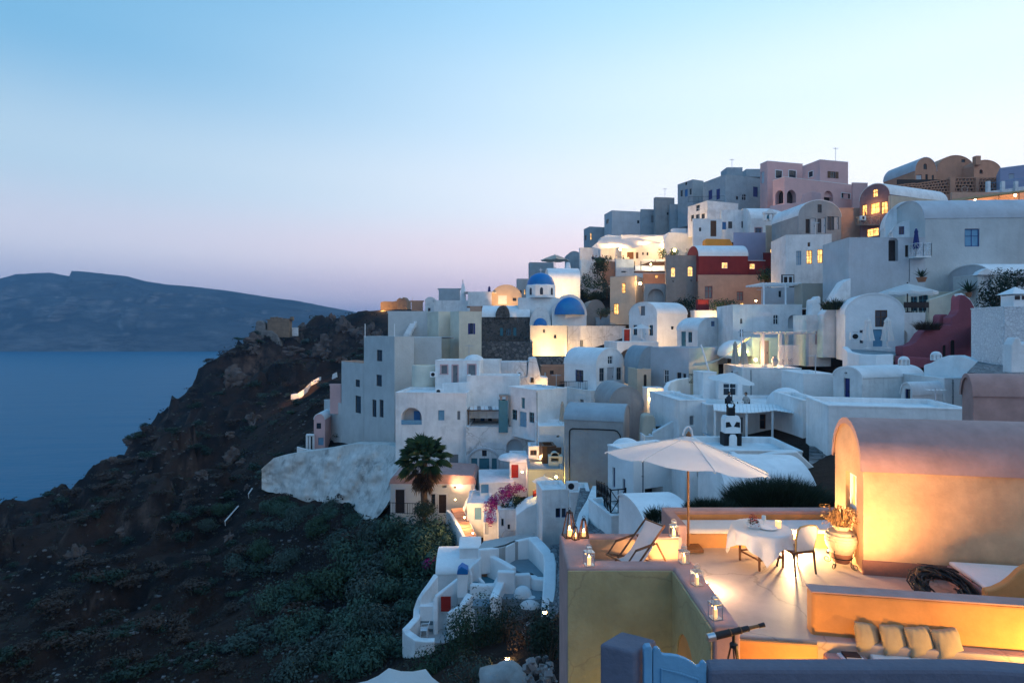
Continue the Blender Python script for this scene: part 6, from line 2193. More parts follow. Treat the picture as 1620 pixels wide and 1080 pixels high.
b.build('coping_wall', 'terrace_rose', TW, bevel=.05, seg=3)
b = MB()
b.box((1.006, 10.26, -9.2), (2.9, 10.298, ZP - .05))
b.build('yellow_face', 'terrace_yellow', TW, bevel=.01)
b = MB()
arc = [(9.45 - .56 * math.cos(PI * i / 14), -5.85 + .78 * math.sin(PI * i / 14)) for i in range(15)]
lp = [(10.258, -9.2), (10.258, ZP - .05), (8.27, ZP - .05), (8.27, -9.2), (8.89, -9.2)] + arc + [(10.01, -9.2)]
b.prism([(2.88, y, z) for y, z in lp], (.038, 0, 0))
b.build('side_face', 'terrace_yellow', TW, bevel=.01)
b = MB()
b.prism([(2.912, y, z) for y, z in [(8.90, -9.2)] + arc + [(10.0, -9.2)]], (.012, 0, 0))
b.build('arch_panel', 'terrace_orange', TW)  # orange sheet puts the lit room behind the arch into the colour
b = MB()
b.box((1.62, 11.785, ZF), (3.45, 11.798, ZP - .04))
b.build('lamplit_face', 'peach', TW)  # lighter panel added: lamplight on this side put into the colour
# bench with cushion
BN = thing('built_in_bench', 'built in orange bench with a long white cushion', 'bench', (5.3, 12.8, ZF))
b = MB()
b.box((3.72, 12.4, ZF - .5), (7.25, 13.05, ZF + .30))
b.build('base', 'terrace_orange', BN, bevel=.03)
b = MB()
b.prism([(3.5, 12.08, ZF + .6), (3.72, 12.08, ZF + .6), (3.72, 13.05, ZF + .6), (7.9, 13.05, ZF + .6), (7.9, 13.35, ZF + .6), (3.5, 13.35, ZF + .6)], (0, 0, -4))
b.build('back_wall', 'terrace_rose', BN, bevel=.04, seg=3)
b = MB()
b.box((3.76, 13.03, ZF + .31), (7.6, 13.048, ZF + .52))
b.build('back_panel', 'terrace_orange', BN)
for x0, x1 in ((3.76, 5.3), (5.32, 7.2)):
    b = MB()
    b.box((x0, 12.36, ZF + .305), (x1, 13.02, ZF + .42))
    b.build('cushion', 'cloth_white', BN, bevel=.05, seg=3)
# vaulted house
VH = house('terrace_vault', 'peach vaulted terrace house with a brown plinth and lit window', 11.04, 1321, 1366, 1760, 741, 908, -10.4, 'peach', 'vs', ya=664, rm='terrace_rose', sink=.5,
           ops=[('L', 'l', 1338, 748, 1355, 806, 'white_paint', 'lit_yellow', None, .14)])
b = MB()
for za, zb, out in ((ZF - .2, -4.42, .02),):
    O, U, N, ln = VH.faces['F']
    p = [O + U * u + N * n for u, n in ((-.02, out), (ln, out), (ln, -.02), (-.02, -.02))]
    b.prism([V((q.x, q.y, zb)) for q in p], (0, 0, za - zb))
b.build('plinth', 'plinth_brown', VH.root, bevel=.01)
# day bed
a = R_(-10.4)
Rv, Lv = V((math.cos(a), math.sin(a), 0)), V((-math.sin(a), math.cos(a), 0))
DB = thing('day_bed', 'built in day bed with a white mattress and curving orange end', 'bed', (8.3, 10, ZF))
c0 = W(1497, 886, 10.72)
P0 = V((c0.x, c0.y, 0))
b = MB()
b.prism([V((q.x, q.y, -4.38)) for q in (P0, P0 + Rv * 3, P0 + Rv * 3 - Lv * 1.35, P0 - Lv * 1.35)], (0, 0, -.5))
b.build('base', 'terrace_rose', DB, bevel=.03)
b = MB()
b.prism([V((q.x, q.y, -4.30)) for q in (P0 + Rv * .02 - Lv * .02, P0 + Rv * 3, P0 + Rv * 3 - Lv * 1.3, P0 + Rv * .02 - Lv * 1.3)], (0, 0, -.075))
b.build('mattress', 'cloth_white', DB, bevel=.035, seg=3)
cut('', '', [(1560, 970), (1560, 934), (1575, 931), (1590, 924), (1603, 914), (1614, 903), (1630, 893), (1650, 888), (1700, 886), (1700, 970)], 9.42, .14, 'terrace_orange', yaw=-10.4, root=DB, part='curved_end', bevel=.03)
# wreath of twigs
WR = thing('twig_wreath', 'dark coil of dry twigs leaning on the day bed', 'wreath', (7.5, 9.95, ZF))
rnd = random.Random(5)
M = Matrix.Translation((7.5, 9.9, ZF + .25)) @ Matrix.Rotation(R_(30), 4, 'X') @ Matrix.Rotation(R_(-8), 4, 'Y')
for k in range(58):
    b = MB()
    a0, da = rnd.uniform(0, 2 * PI), rnd.uniform(2.2, 5.2)
    R0, ph, w_ = .32 + rnd.uniform(-.1, .1), rnd.uniform(0, 6), rnd.uniform(.02, .11)
    pts_ = []
    for i in range(15):
        t2 = i / 14
        an = a0 + da * t2
        rr = R0 + w_ * math.sin(ph + an * 3) + (.1 * max(0, t2 - .9) * 10 * rnd.random())
        pts_.append(M @ V((rr * math.cos(an) * 1.12, rr * math.sin(an), w_ * 1.3 * math.cos(ph + an * 2.3) + rnd.uniform(-.01, .01))))
    b.tube(pts_, [.016 * (1 - .6 * i / 14) + .003 for i in range(15)], 5)
    b.build('twig', 'dark_wood_and_shade' if k % 3 else 'bark', WR)
# sofa on the lower terrace
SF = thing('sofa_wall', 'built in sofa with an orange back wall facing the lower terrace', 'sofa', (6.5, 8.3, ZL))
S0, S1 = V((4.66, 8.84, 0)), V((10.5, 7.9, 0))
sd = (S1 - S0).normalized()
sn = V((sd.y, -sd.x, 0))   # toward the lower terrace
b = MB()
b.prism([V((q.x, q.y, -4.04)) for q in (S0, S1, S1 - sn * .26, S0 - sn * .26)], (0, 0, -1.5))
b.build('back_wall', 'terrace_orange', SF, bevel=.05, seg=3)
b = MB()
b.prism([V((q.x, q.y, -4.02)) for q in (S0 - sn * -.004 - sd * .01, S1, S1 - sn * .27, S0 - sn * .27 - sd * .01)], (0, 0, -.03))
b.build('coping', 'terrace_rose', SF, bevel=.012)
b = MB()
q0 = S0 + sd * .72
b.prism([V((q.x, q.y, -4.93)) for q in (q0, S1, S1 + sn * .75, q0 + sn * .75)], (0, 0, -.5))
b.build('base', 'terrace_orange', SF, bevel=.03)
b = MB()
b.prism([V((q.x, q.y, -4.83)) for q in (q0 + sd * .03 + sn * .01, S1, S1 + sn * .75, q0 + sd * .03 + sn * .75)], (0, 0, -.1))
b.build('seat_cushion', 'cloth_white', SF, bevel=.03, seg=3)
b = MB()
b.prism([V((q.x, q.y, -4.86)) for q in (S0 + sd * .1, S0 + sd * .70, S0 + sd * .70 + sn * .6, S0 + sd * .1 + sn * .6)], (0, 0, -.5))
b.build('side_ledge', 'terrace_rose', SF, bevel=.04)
# pillows
mat('pillow_tan', (.42, .32, .19), .9, .12, 6, .1, 60, sheen=.2)
b = MB()
n = 16
g_ = [[None] * (n + 1) for _ in range(n + 1)]
for side in (1, -1):
    for i in range(n):
        for j in range(n):
            q = []
            for ii, jj in ((i, j), (i + 1, j), (i + 1, j + 1), (i, j + 1)):
                u_, v_ = ii / n * 2 - 1, jj / n * 2 - 1
                k_ = max(0, (1 - u_ ** 2) * (1 - v_ ** 2)) ** .42
                pin = 1 - .07 * (1 - u_ * u_) * abs(v_) ** 3 - .0
                pin2 = 1 - .07 * (1 - v_ * v_) * abs(u_) ** 3
                wr = .012 * math.sin(9 * u_ + 7 * v_ * u_) * (1 - k_)
                q.append((u_ * .215 * pin2, side * (.075 * k_) + wr, v_ * .215 * pin + .2))
            b.poly(*(q if side > 0 else q[::-1]))
pme = b.mesh('pillow', 'pillow_tan', smooth=True)
for i, (px, tx, lab) in enumerate(((1368, .16, 'tan throw pillow at the dim end of the sofa, most slumped'), (1411, .05, 'second tan pillow from the dim end of the sofa, with a raised corner'),
                                   (1453, -.03, 'third tan pillow from the dim end of the sofa, sitting square'), (1497, -.08, 'brightest tan pillow, last in the sofa row'))):
    q = S0 + sd * along(S0, sd, px) + sn * .13
    o = meshobj('throw_pillow', pme, None, (q.x, q.y, -4.815))
    o.rotation_euler = (R_(-17), tx, math.atan2(sd.y, sd.x) + R_(24 - 4 * i))
    o.scale = (1.0, 1.2, .98)
    tag(o, lab, 'pillow', 'throw pillows on the sofa')
# books on the ledge
for i, (w_, d_, h_, z_, m_, rz, lab) in enumerate(((.3, .24, .03, -4.86, 'white_paint', .3, 'white magazine at the bottom of the pile beside the sofa'), (.22, .16, .035, -4.83, 'dark_wood_and_shade', .1, 'dark covered book on the pile beside the sofa'))):
    q = S0 + sd * .45 + sn * .3
    t_ = thing('book', lab, 'book', (q.x, q.y, z_), 'books on the ledge', local=True, rz=rz - .2)
    b = MB()
    b.box((-w_ / 2, -d_ / 2, .0), (w_ / 2, d_ / 2, .005))
    b.box((-w_ / 2, -d_ / 2, h_ - .005), (w_ / 2, d_ / 2, h_))
    b.box((-w_ / 2, -d_ / 2, .005), (-w_ / 2 + .006, d_ / 2, h_ - .005))
    b.build('cover', m_, t_)
    b = MB()
    b.box((-w_ / 2 + .006, -d_ / 2 + .006, .005), (w_ / 2 - .008, d_ / 2 - .006, h_ - .005))
    b.build('pages', 'cloth_white', t_)
# table
TC = W(1204, 832, 11.55)
TB = thing('round_table', 'round wooden table standing under the draped white cloth', 'table', (TC.x, TC.y, ZF))
b = MB()
b.lathe([(.001, .70), (.55, .70), (.56, .715), (.55, .735), (.001, .735)], 32, (TC.x, TC.y, ZF))
b.build('tabletop', 'brown_wood', TB)
for k in range(4):
    an = PI / 4 + k * PI / 2 + .3
    p = V((TC.x + .4 * math.cos(an), TC.y + .4 * math.sin(an), ZF))
    b = MB()
    b.tube([p, p + V((.0, 0, .3)), p + V((-.03 * math.cos(an), -.03 * math.sin(an), .70))], [.022, .028, .035], 8)
    b.build('leg', 'brown_wood', TB)
    an2 = an + PI / 2
    p2 = V((TC.x + .4 * math.cos(an2), TC.y + .4 * math.sin(an2), ZF))
    b = MB()
    b.tube([p + V((0, 0, .2)), p2 + V((0, 0, .2))], .018, 6)
    b.build('stretcher', 'brown_wood', TB)
b = MB()
N_ = 64
ca, sa = math.cos(.55), math.sin(.55)


def clothp(i, j):
    u_, v_ = (i / N_ - .5) * 1.62, (j / N_ - .5) * 1.62
    x, y = u_ * ca - v_ * sa, u_ * sa + v_ * ca
    r = math.hypot(x, y)
    R0 = .565
    if r <= R0:
        return V((TC.x + x, TC.y + y, ZF + .742))
    dr = r - R0
    an = math.atan2(y, x)
    fold = math.sin(an * 11 + 1.3 * math.sin(an * 2)) * .055 * min(1, dr / .25) + math.sin(an * 5) * .02 * min(1, dr / .3)
    rr = R0 + .01 + .10 * dr + fold
    return V((TC.x + rr * math.cos(an), TC.y + rr * math.sin(an), ZF + .742 - .02 * min(1, dr / .03) - (dr - .0) * .985))


for i in range(N_):
    for j in range(N_):
        b.poly(clothp(i, j), clothp(i + 1, j), clothp(i + 1, j + 1), clothp(i, j + 1))
o = b.build('tablecloth', 'cloth_white', smooth=True)
tag(o, 'white cloth draped in folds over the round terrace table', 'tablecloth')
ZT = ZF + .745
# flower tray, glass, candle
FT = thing('flower_tray', 'white square tray of small red flowers on the tablecloth', 'flower bowl', (TC.x - .18, TC.y - .05, ZT))
b = MB()
b.lathe([(.001, .0), (.12, .0), (.2, .07), (.19, .07), (.11, .012), (.001, .012)], 4, (TC.x - .18, TC.y - .05, ZT), .5, .5 + 2 * PI)
b.build('tray', 'white_paint', FT)
fl = leaf_mesh('flowers', 'flower_red', 140, .15, .13, .22, .018, 3)
meshobj('flowers', fl, FT, (TC.x - .18, TC.y - .05, ZT + .05))
fl = leaf_mesh('leaves', 'leaf_green', 90, .14, .12, .17, .02, 4)
meshobj('leaves', fl, FT, (TC.x - .18, TC.y - .05, ZT + .04))
mat('clear_glass', (.9, .95, .97), .03, 0, bump=0, spec=.6, trans=.5)
b = MB()
b.lathe([(.001, 0), (.035, 0), (.008, .02), (.008, .08), (.045, .12), (.04, .2), (.038, .2), (.04, .12), (.001, .085)], 14, (TC.x + .1, TC.y + .1, ZT))
tag(b.build('wine_glass', 'clear_glass', smooth=True), 'small stemmed glass between the flowers and the table candle', 'glass')
b = MB()
pl_ = thing('white_plate', 'thin white serving plate in the middle of the tablecloth', 'plate', (TC.x + .1, TC.y - .05, ZT))
b.lathe([(.001, .0), (.1, .0), (.19, .02), (.185, .026), (.1, .008), (.001, .008)], 24, (TC.x + .1, TC.y - .06, ZT))
b.build('plate', 'white_paint', pl_)
TCD = thing('table_candle', 'candle in a glowing glass jar on the tablecloth', 'candle', (TC.x + .34, TC.y - .02, ZT))
p = V((TC.x + .34, TC.y - .02, ZT))
b = MB()
b.lathe([(.001, .0), (.055, 0), (.06, .13), (.052, .13), (.05, .02), (.001, .02)], 16, p)
b.build('jar', 'glowing_wax', TCD)
b = ell(p + V((0, 0, .09)), .012, .012, .03, 8, 6, -.9)
b.build('flame', 'candle_flame', TCD)
light(TCD, p + V((0, 0, .2)), 1.2, (1, .5, .15), .03)
# chair
CHc = thing('dining_chair', 'antique dining chair with a pale backlit back and dark curved legs', 'chair', (5.62, 11.25, ZF), local=True, rz=R_(14))
for sx, sy in ((-.23, -.2), (.23, -.2), (-.24, .22), (.24, .22)):
    b = MB()
    if sy > 0:
        b.tube([(sx, sy + .03, 0), (sx * .98, sy + .035, .03), (sx * .9, sy, .18), (sx * 1.02, sy + .02, .36), (sx, sy, .44)], [.024, .018, .018, .03, .032], 8)
    else:
        b.tube([(sx, sy - .06, 0), (sx, sy - .03, .18), (sx, sy, .42)], [.018, .02, .026], 8)
    b.build('leg', 'dark_wood_and_shade', CHc)
b = MB()
b.prism([(-.26, .25, .40), (.26, .25, .40), (.245, -.22, .40), (-.245, -.22, .40)], (0, 0, .05))
b.build('seat_rail', 'brown_wood', CHc, bevel=.012)
mat('seat_grey', (.16, .13, .14), .85, .1, 8, .3, 60, sheen=.3)
b = MB()
for i in range(10):
    for j in range(10):
        q = []
        for ii, jj in ((i, j), (i + 1, j), (i + 1, j + 1), (i, j + 1)):
            u_, v_ = ii / 5 - 1, jj / 5 - 1
            q.append((u_ * .25, v_ * .23 + .015, .452 + .05 * (max(0, (1 - u_ ** 4) * (1 - v_ ** 4)) ** .6)))
        b.poly(*q)
b.build('seat', 'seat_grey', CHc, smooth=True)
bk = [(-.2, .46), (-.235, .7), (-.225, .9), (-.17, .965), (0, .985), (.17, .965), (.225, .9), (.235, .7), (.2, .46)]
b = MB()
b.tube([(x, -.215 - (z - .45) * .2, z) for x, z in bk], .018, 8)
b.tube([(-.2, -.22, .47), (.2, -.22, .47)], .016, 8)
b.build('back_frame', 'backlit_gold', CHc)
b = MB()
b.prism([(x * .95, -.20 - (z - .45) * .2, z) for x, z in bk], (0, -.035, 0))
b.build('backlit_panel', 'canvas', CHc, bevel=.015)  # translucent panel added so the open back seems to glow from behind
# big pot on scrolled stand
PC = V((6.60, 11.42, ZF))
PT = thing('clay_jar', 'ribbed cream clay jar holding dry branches', 'jar', PC)
prof = [(.001, .10), (.13, .10), (.15, .14), (.2, .28), (.265, .42), (.295, .54), (.28, .64), (.22, .72), (.15, .76), (.15, .80), (.18, .82), (.17, .84), (.13, .82), (.12, .76), (.001, .7)]
pr2 = []
for (r0, z0_), (r1, z1_) in zip(prof, prof[1:]):
    for k in range(6):
        t2 = k / 6
        z_ = z0_ + (z1_ - z0_) * t2
        r_ = r0 + (r1 - r0) * t2
        if .26 < z_ < .72 and r_ > .18:
            r_ += .008 * math.sin(z_ * 2 * PI / .058)
        pr2.append((r_, z_))
pr2.append(prof[-1])
mat('jar_cream', (.60, .47, .30), .8, .15, 4, .2, 20, dirt=(.42, .26, .14), dirt_amt=.4)
b = MB()
b.lathe(pr2, 40, PC)
b.build('body', 'jar_cream', PT, smooth=True)
b = MB()
b.lathe([(.151, .101), (.17, .14), (.214, .28), (.206, .3), (.16, .14)], 40, PC)
b.build('foot_band', 'clay', PT, smooth=True)
b = MB()
an = -1.15
b.prism([PC + V((.245 * math.cos(an + da), .245 * math.sin(an + da), z_)) for da, z_ in ((-.12, .70), (.12, .69), (.06, .60))], (.012 * math.cos(an), .012 * math.sin(an), 0))
b.build('chip', 'dark_wood_and_shade', PT)
rnd = random.Random(8)
b = MB()
for k in range(150):
    an, sp_r = rnd.uniform(0, 2 * PI), rnd.uniform(.05, .26)
    p0 = PC + V((.08 * math.cos(an), .08 * math.sin(an), .78))
    hh = rnd.uniform(.1, .42)
    p1 = p0 + V((sp_r * .6 * math.cos(an), sp_r * .6 * math.sin(an), hh))
    p2 = p1 + V((sp_r * .6 * math.cos(an + .4), sp_r * .6 * math.sin(an + .4), -hh * rnd.uniform(.0, .75)))
    b.tube([p0, p1, p2], [.007, .006, .003], 4)
    s = .028
    for q in (p1, p2, p1.lerp(p2, .5)):
        e_ = V((rnd.uniform(-1, 1), rnd.uniform(-1, 1), rnd.uniform(-1, .3))) * s * 1.6
        e2 = V((rnd.uniform(-1, 1), rnd.uniform(-1, 1), rnd.uniform(-.5, .5))) * s
        b.poly(q, q + e2, q + e_, q - e2 * .6)
b.build('dry_branches', 'leaf_dry', PT, weld=False)
SD = thing('scroll_stand', 'black wrought iron scroll stand under the clay jar', 'stand', PC)
b = MB()
b.tube([PC + V((.2 * math.cos(2 * PI * i / 24), .2 * math.sin(2 * PI * i / 24), .2)) for i in range(24)], .009, 5, closed=True)
b.build('ring', 'iron', SD)
for k in range(4):
    an = k * PI / 2 + .6
    ra = V((math.cos(an), math.sin(an), 0))
    pts_ = [PC + ra * .2 + V((0, 0, .42)), PC + ra * .27 + V((0, 0, .3)), PC + ra * .2 + V((0, 0, .2)), PC + ra * .2 + V((0, 0, .1))]
    for i in range(14):
        tt = i / 13
        pts_.append(PC + ra * (.27 + .075 * (1 - .6 * tt) * math.cos(PI + tt * 8)) + V((0, 0, .07 - .062 * (1 - .6 * tt) * math.sin(tt * 8))))
    b = MB()
    b.tube(pts_, .009, 5)
    b.build('scroll_leg', 'iron', SD)
# deck chair
f_ = V((-.86, -.51, 0)).normalized()
w_v = V((.51, -.86, 0)).normalized()
DC = thing('deck_chair', 'folding wooden deck chair with a pale canvas sling', 'chair', (2.46, 11.3, ZF))
O_ = V((2.46, 11.27, ZF))


def dk(a_, s_, z_):
    return O_ + f_ * a_ + w_v * s_ + V((0, 0, z_))


hw = .26
for s_ in (-hw, hw):
    for nm, pts_, r_ in (('back_rail', [dk(.42, s_, .04), dk(-.52, s_, .86)], .026), ('seat_rail', [dk(.55, s_ * .93, .33), dk(-.42, s_ * .93, .05)], .024), ('rear_leg', [dk(-.28, s_ * 1.06, .55), dk(-.62, s_ * 1.06, .0)], .022),
                         ('armrest', [dk(.28, s_ * 1.12, .52), dk(-.22, s_ * 1.12, .56)], .026), ('arm_post', [dk(.5, s_ * 1.1, .3), dk(.27, s_ * 1.1, .52)], .022), ('front_leg', [dk(.34, s_, .12), dk(.46, s_, .0)], .015)):
        b = MB()
        d_ = (pts_[1] - pts_[0]).normalized()
        b.tube(pts_, r_, 4)
        b.build(nm, 'brown_wood', DC)
for nm, a_, z_ in (('front_bar', .55, .33), ('head_bar', -.5, .84), ('foot_bar', -.42, .05), ('low_bar', .42, .05)):
    b = MB()
    b.tube([dk(a_, -hw, z_), dk(a_, hw, z_)], .017, 8)
    b.build(nm, 'teak', DC)
b = MB()
sl = [(-.5, .83), (-.36, .66), (-.2, .46), (-.05, .30), (.1, .21), (.25, .19), (.4, .24), (.54, .325)]
for (a0, z0_), (a1, z1_) in zip(sl, sl[1:]):
    b.poly(dk(a0, -hw * .88, z0_), dk(a0, hw * .88, z0_), dk(a1, hw * .88, z1_), dk(a1, -hw * .88, z1_))
    b.poly(dk(a1, -hw * .88, z1_ - .006), dk(a1, hw * .88, z1_ - .006), dk(a0, hw * .88, z0_ - .006), dk(a0, -hw * .88, z0_ - .006))
b.build('canvas_sling', 'canvas', DC, smooth=True)
# big parasol
BP = parasol_open('big white parasol shading the terrace, its top loop lit', W(1089, 867, 12.3), 1.72, 2.40, .53, 'canvas', tilt=(R_(-7.5), R_(7)), pole=.026, pm='teak', name='terrace_parasol')
b = MB()
T = Matrix.Translation((0, 0, 2.40)) @ Matrix.Rotation(R_(-7.5), 4, 'X') @ Matrix.Rotation(R_(7), 4, 'Y')
b.tube([T @ V((.10 * math.cos(PI * i / 12) - .02, 0, .02 + .20 * math.sin(PI * i / 12))) for i in range(13)], .022, 8)
b.build('top_loop', 'cloth_white', BP)
for k in range(8):
    b = MB()
    a0 = 2 * PI * k / 8
    b.tube([T @ V((math.cos(a0) * 1.72 * f, math.sin(a0) * 1.72 * f, -.53 * f ** 1.12 + .006)) for f in (.1, .3, .55, .8, 1.0)], .009, 5)
    b.tube([T @ V((math.cos(a0) * 1.72, math.sin(a0) * 1.72, -.53)), T @ V((math.cos(a0) * 1.76, math.sin(a0) * 1.76, -.56))], .016, 5)
    b.build('seam', 'cloth_white', BP)
b = MB()
for k in range(8):
    a0, a1 = 2 * PI * k / 8, 2 * PI * (k + 1) / 8
    q = [T @ V((math.cos(x) * r, math.sin(x) * r, z)) for x, r, z in ((a0, .02, .03), (a0, .34, -.075), (a1, .34, -.075), (a1, .02, .03))]
    b.poly(*q)
b.build('vent_flap', 'canvas', BP)
# second parasol just below the frame
parasol_open('white parasol top at the lower frame edge', (-2.85, 14, -11.15), 1.3, 2.42, .25, 'canvas', rz=.35)


# lanterns
def square_lantern(label, p, h, rz=.2):
    t_ = thing('candle_lantern', label, 'lantern', p, 'metal candle lanterns on the parapet', local=True, rz=rz)
    w = h * .21
    for sx in (-1, 1):
        for sy in (-1, 1):
            b = MB()
            b.tube([(sx * w, sy * w, .0), (sx * w, sy * w, h * .66)], .008, 4)
            b.build('corner_post', 'steel', t_)
    b = MB()
    b.box((-w * 1.1, -w * 1.1, 0), (w * 1.1, w * 1.1, .012))
    b.build('base', 'steel', t_)
    b = MB()
    for sx in (-1, 1):
        for k in range(-2, 3):
            b.tube([(sx * w, k * w / 3, h * .55), (sx * w, k * w / 3, h * .66)], .004, 4)
            b.tube([(k * w / 3, sx * w, h * .55), (k * w / 3, sx * w, h * .66)], .004, 4)
        b.tube([(sx * w, -w, h * .55), (sx * w, w, h * .55)], .005, 4)
        b.tube([(-w, sx * w, h * .55), (w, sx * w, h * .55)], .005, 4)
    b.build('grille', 'steel', t_)
    b = MB()
    b.box((-w * 1.12, -w * 1.12, h * .66), (w * 1.12, w * 1.12, h * .69))
    for sx in (-1, 1):
        for sy in (-1, 1):
            b.tube([(sx * w * .5, sy * w * .5, h * .69), (sx * w * .5, sy * w * .5, h * .86)], .006, 4)
    b.box((-w * .6, -w * .6, h * .86), (w * .6, w * .6, h * .9))
    b.build('cap', 'steel', t_)
    b = MB()
    b.tube([(.05 * math.cos(PI * i / 8), 0, h * .9 + .05 * math.sin(PI * i / 8)) for i in range(9)], .006, 5)
    b.build('ring', 'steel', t_)
    b = MB()
    b.lathe([(.001, .012), (w * .45, .012), (w * .45, h * .38), (w * .3, h * .4), (.001, h * .39)], 12)
    c_ = b.build('candle', 'glowing_wax', t_)
    b = ell((0, 0, h * .44), .012, .012, .035, 8, 6, -.95)
    b.build('flame', 'candle_flame', c_)
    light(t_, (0, 0, h * .5), 1.6, (1, .45, .14), .02)
    return t_


def pyramid_lantern(label, p, h, rz=.3):
    t_ = thing('wood_lantern', label, 'lantern', p, 'tapered wooden lanterns on the corner', local=True, rz=rz)
    w, t = h * .2, h * .07
    for sx in (-1, 1):
        for sy in (-1, 1):
            b = MB()
            b.tube([(sx * w, sy * w, .0), (sx * t, sy * t, h * .84)], .014, 4)
            b.build('corner_post', 'brown_wood', t_)
    b = MB()
    b.box((-w * 1.1, -w * 1.1, 0), (w * 1.1, w * 1.1, .02))
    b.box((-w * .78, -w * .78, h * .34), (w * .78, w * .78, h * .355)) if False else None
    b.build('base', 'brown_wood', t_)
    b = MB()
    b.box((-t * 1.3, -t * 1.3, h * .84), (t * 1.3, t * 1.3, h * .88))
    b.lathe([(t * .9, h * .88), (t * .5, h * .95), (.001, h * .97)], 8)
    b.tube([(.03 * math.cos(2 * PI * i / 10), 0, h * .985 + .03 * math.sin(2 * PI * i / 10)) for i in range(10)], .005, 4, closed=True)
    b.build('cap', 'dark_wood_and_shade', t_)
    b = MB()
    b.lathe([(.001, .02), (w * .5, .02), (w * .5, h * .24), (.001, h * .25)], 12)
    c_ = b.build('candle', 'glowing_wax', t_)
    b = ell((0, 0, h * .3), .016, .016, .05, 8, 6, -.95)
    b.build('flame', 'candle_flame', c_)
    light(t_, (0, 0, h * .36), 2.2, (1, .45, .14), .03)
    return t_


pyramid_lantern('tallest tapered wooden lantern on the parapet corner', G(901, 848, ZP), .58)
pyramid_lantern('middle sized tapered wooden lantern on the parapet corner', G(923.5, 849, ZP), .42, .1)
pyramid_lantern('smallest tapered wooden lantern on the parapet corner', G(910, 852.5, ZP), .30, .5)
square_lantern('metal candle lantern below the three wooden lanterns', G(932, 893, ZP), .36)
square_lantern('metal candle lantern beside the end of the bench', G(1066, 848, ZP + .005), .34, .1)
square_lantern('metal candle lantern on the bend of the parapet', G(1082, 889.5, ZP), .33, .35)
square_lantern('metal candle lantern halfway along the light well parapet', G(1102.5, 924, ZP), .34, .3)
square_lantern('metal candle lantern at the near end of the light well parapet', G(1131.5, 977, ZP), .34, .25)
# telescope
TS = thing('telescope', 'antique leather wrapped telescope on a wooden tripod', 'telescope', (2.93, 7.5, ZL))
A_, B__ = W(1119, 1008.5, 7.45), W(1209, 987.5, 7.55)
dv = B__ - A_


def tl(t0, t1, r0, r1, nm, m_):
    b = MB()
    b.tube([A_ + dv * t0, A_ + dv * t1], [r0, r1], 16)
    b.build(nm, m_, TS, auto=True)


tl(0, .13, .052, .052, 'dew_cap', 'steel')
tl(.12, .40, .047, .047, 'tube', 'dark_wood_and_shade')
tl(.39, .405, .051, .051, 'brass_ring', 'teak')
tl(.40, .58, .042, .042, 'tube', 'dark_wood_and_shade')
tl(.57, .585, .046, .046, 'brass_ring', 'teak')
tl(.58, .72, .037, .037, 'tube', 'dark_wood_and_shade')
tl(.72, .90, .024, .022, 'draw_tube', 'teak')
tl(.90, 1.0, .027, .03, 'eyepiece', 'dark_wood_and_shade')
hd = A_ + dv * .46 - V((0, 0, .07))
b = MB()
b.tube([hd + V((0, 0, .06)), hd - V((0, 0, .1))], .022, 8)
b.lathe([(.05, -.13), (.055, -.09), (.02, -.06)], 10, hd)
b.build('mount', 'dark_wood_and_shade', TS)
for k in range(3):
    an = k * 2 * PI / 3 + .5
    for s_ in (-.018, .018):
        b = MB()
        u_ = V((-math.sin(an), math.cos(an), 0)) * s_
        b.tube([hd + V((.03 * math.cos(an), .03 * math.sin(an), -.1)) + u_, V((hd.x + .26 * math.cos(an), hd.y + .26 * math.sin(an), ZL)) + u_ * .4], .011, 5)
        b.build('leg', 'brown_wood', TS)
# blue pillar, gate, parapet of the viewer's terrace
PLR = [G(948.5, 1017.6, -3.3), G(983, 997, -3.3), G(1039, 1011, -3.3), G(1003, 1031, -3.3)]
b = MB()
b.prism(PLR, (0, 0, -3.2))
tag(b.build('blue_pillar', 'terrace_blue', bevel=.03, seg=3), 'square dusky blue gate pillar at the bottom of the view', 'pillar')
GT = thing('blue_gate', 'light blue wooden gate with a scrolled top edge', 'gate', W(1065, 1080, 5.9))
cut('', '', [(1019, 1110), (1019, 1027), (1022, 1023), (1030, 1022), (1032, 1026), (1032, 1110)], 5.86, .08, 'sky_blue_paint', root=GT, part='stile', bevel=.008)
cut('', '', [(1033, 1110), (1033, 1030), (1036, 1025), (1041, 1024), (1045, 1028), (1047, 1034), (1052, 1035.5), (1062, 1036), (1074, 1038), (1085, 1042), (1095, 1047.5), (1103, 1054), (1107, 1053), (1110, 1048), (1114, 1046), (1118, 1049), (1118, 1110)], 5.9, .05, 'sky_blue_paint', root=GT, part='panel', bevel=.008)
b = MB()
b.tube([W(1047, 1110, 5.89), W(1047, 1057, 5.89), W(1075, 1064, 5.89), W(1105, 1074, 5.89), W(1105, 1110, 5.89)], .012, 5)
b.build('moulding', 'sky_blue_paint', GT)
wallpath('blue_parapet', 'long dusky blue parapet along the bottom of the view', [W(1117, 1050, 5.97), W(1140, 1048.5, 5.95), W(1300, 1048.5, 5.9), W(1500, 1048.5, 5.86), W(1560, 1050, 5.84), (5.3, 5.8, -3.42), (7.5, 5.75, -3.5)], .22, 2.6, 'terrace_blue', bevel=.04)

# terrace lamps
def ground_lamp(p, watts, label, col, rad=.05):
    t_ = thing('ground_lamp', label, 'lamp', p)
    b = MB()
    b.lathe([(.001, -.03), (.06, -.03), (.065, .02), (.05, .03), (.001, .02)], 14, p)
    b.build('housing', 'iron', t_)
    b = ell(V(p) + V((0, 0, .03)), .035, .035, .03, 10, 5)
    b.build('bulb', 'bulb', t_)
    light(t_, V(p) + V((0, 0, .14)), watts, col, rad)
    return t_


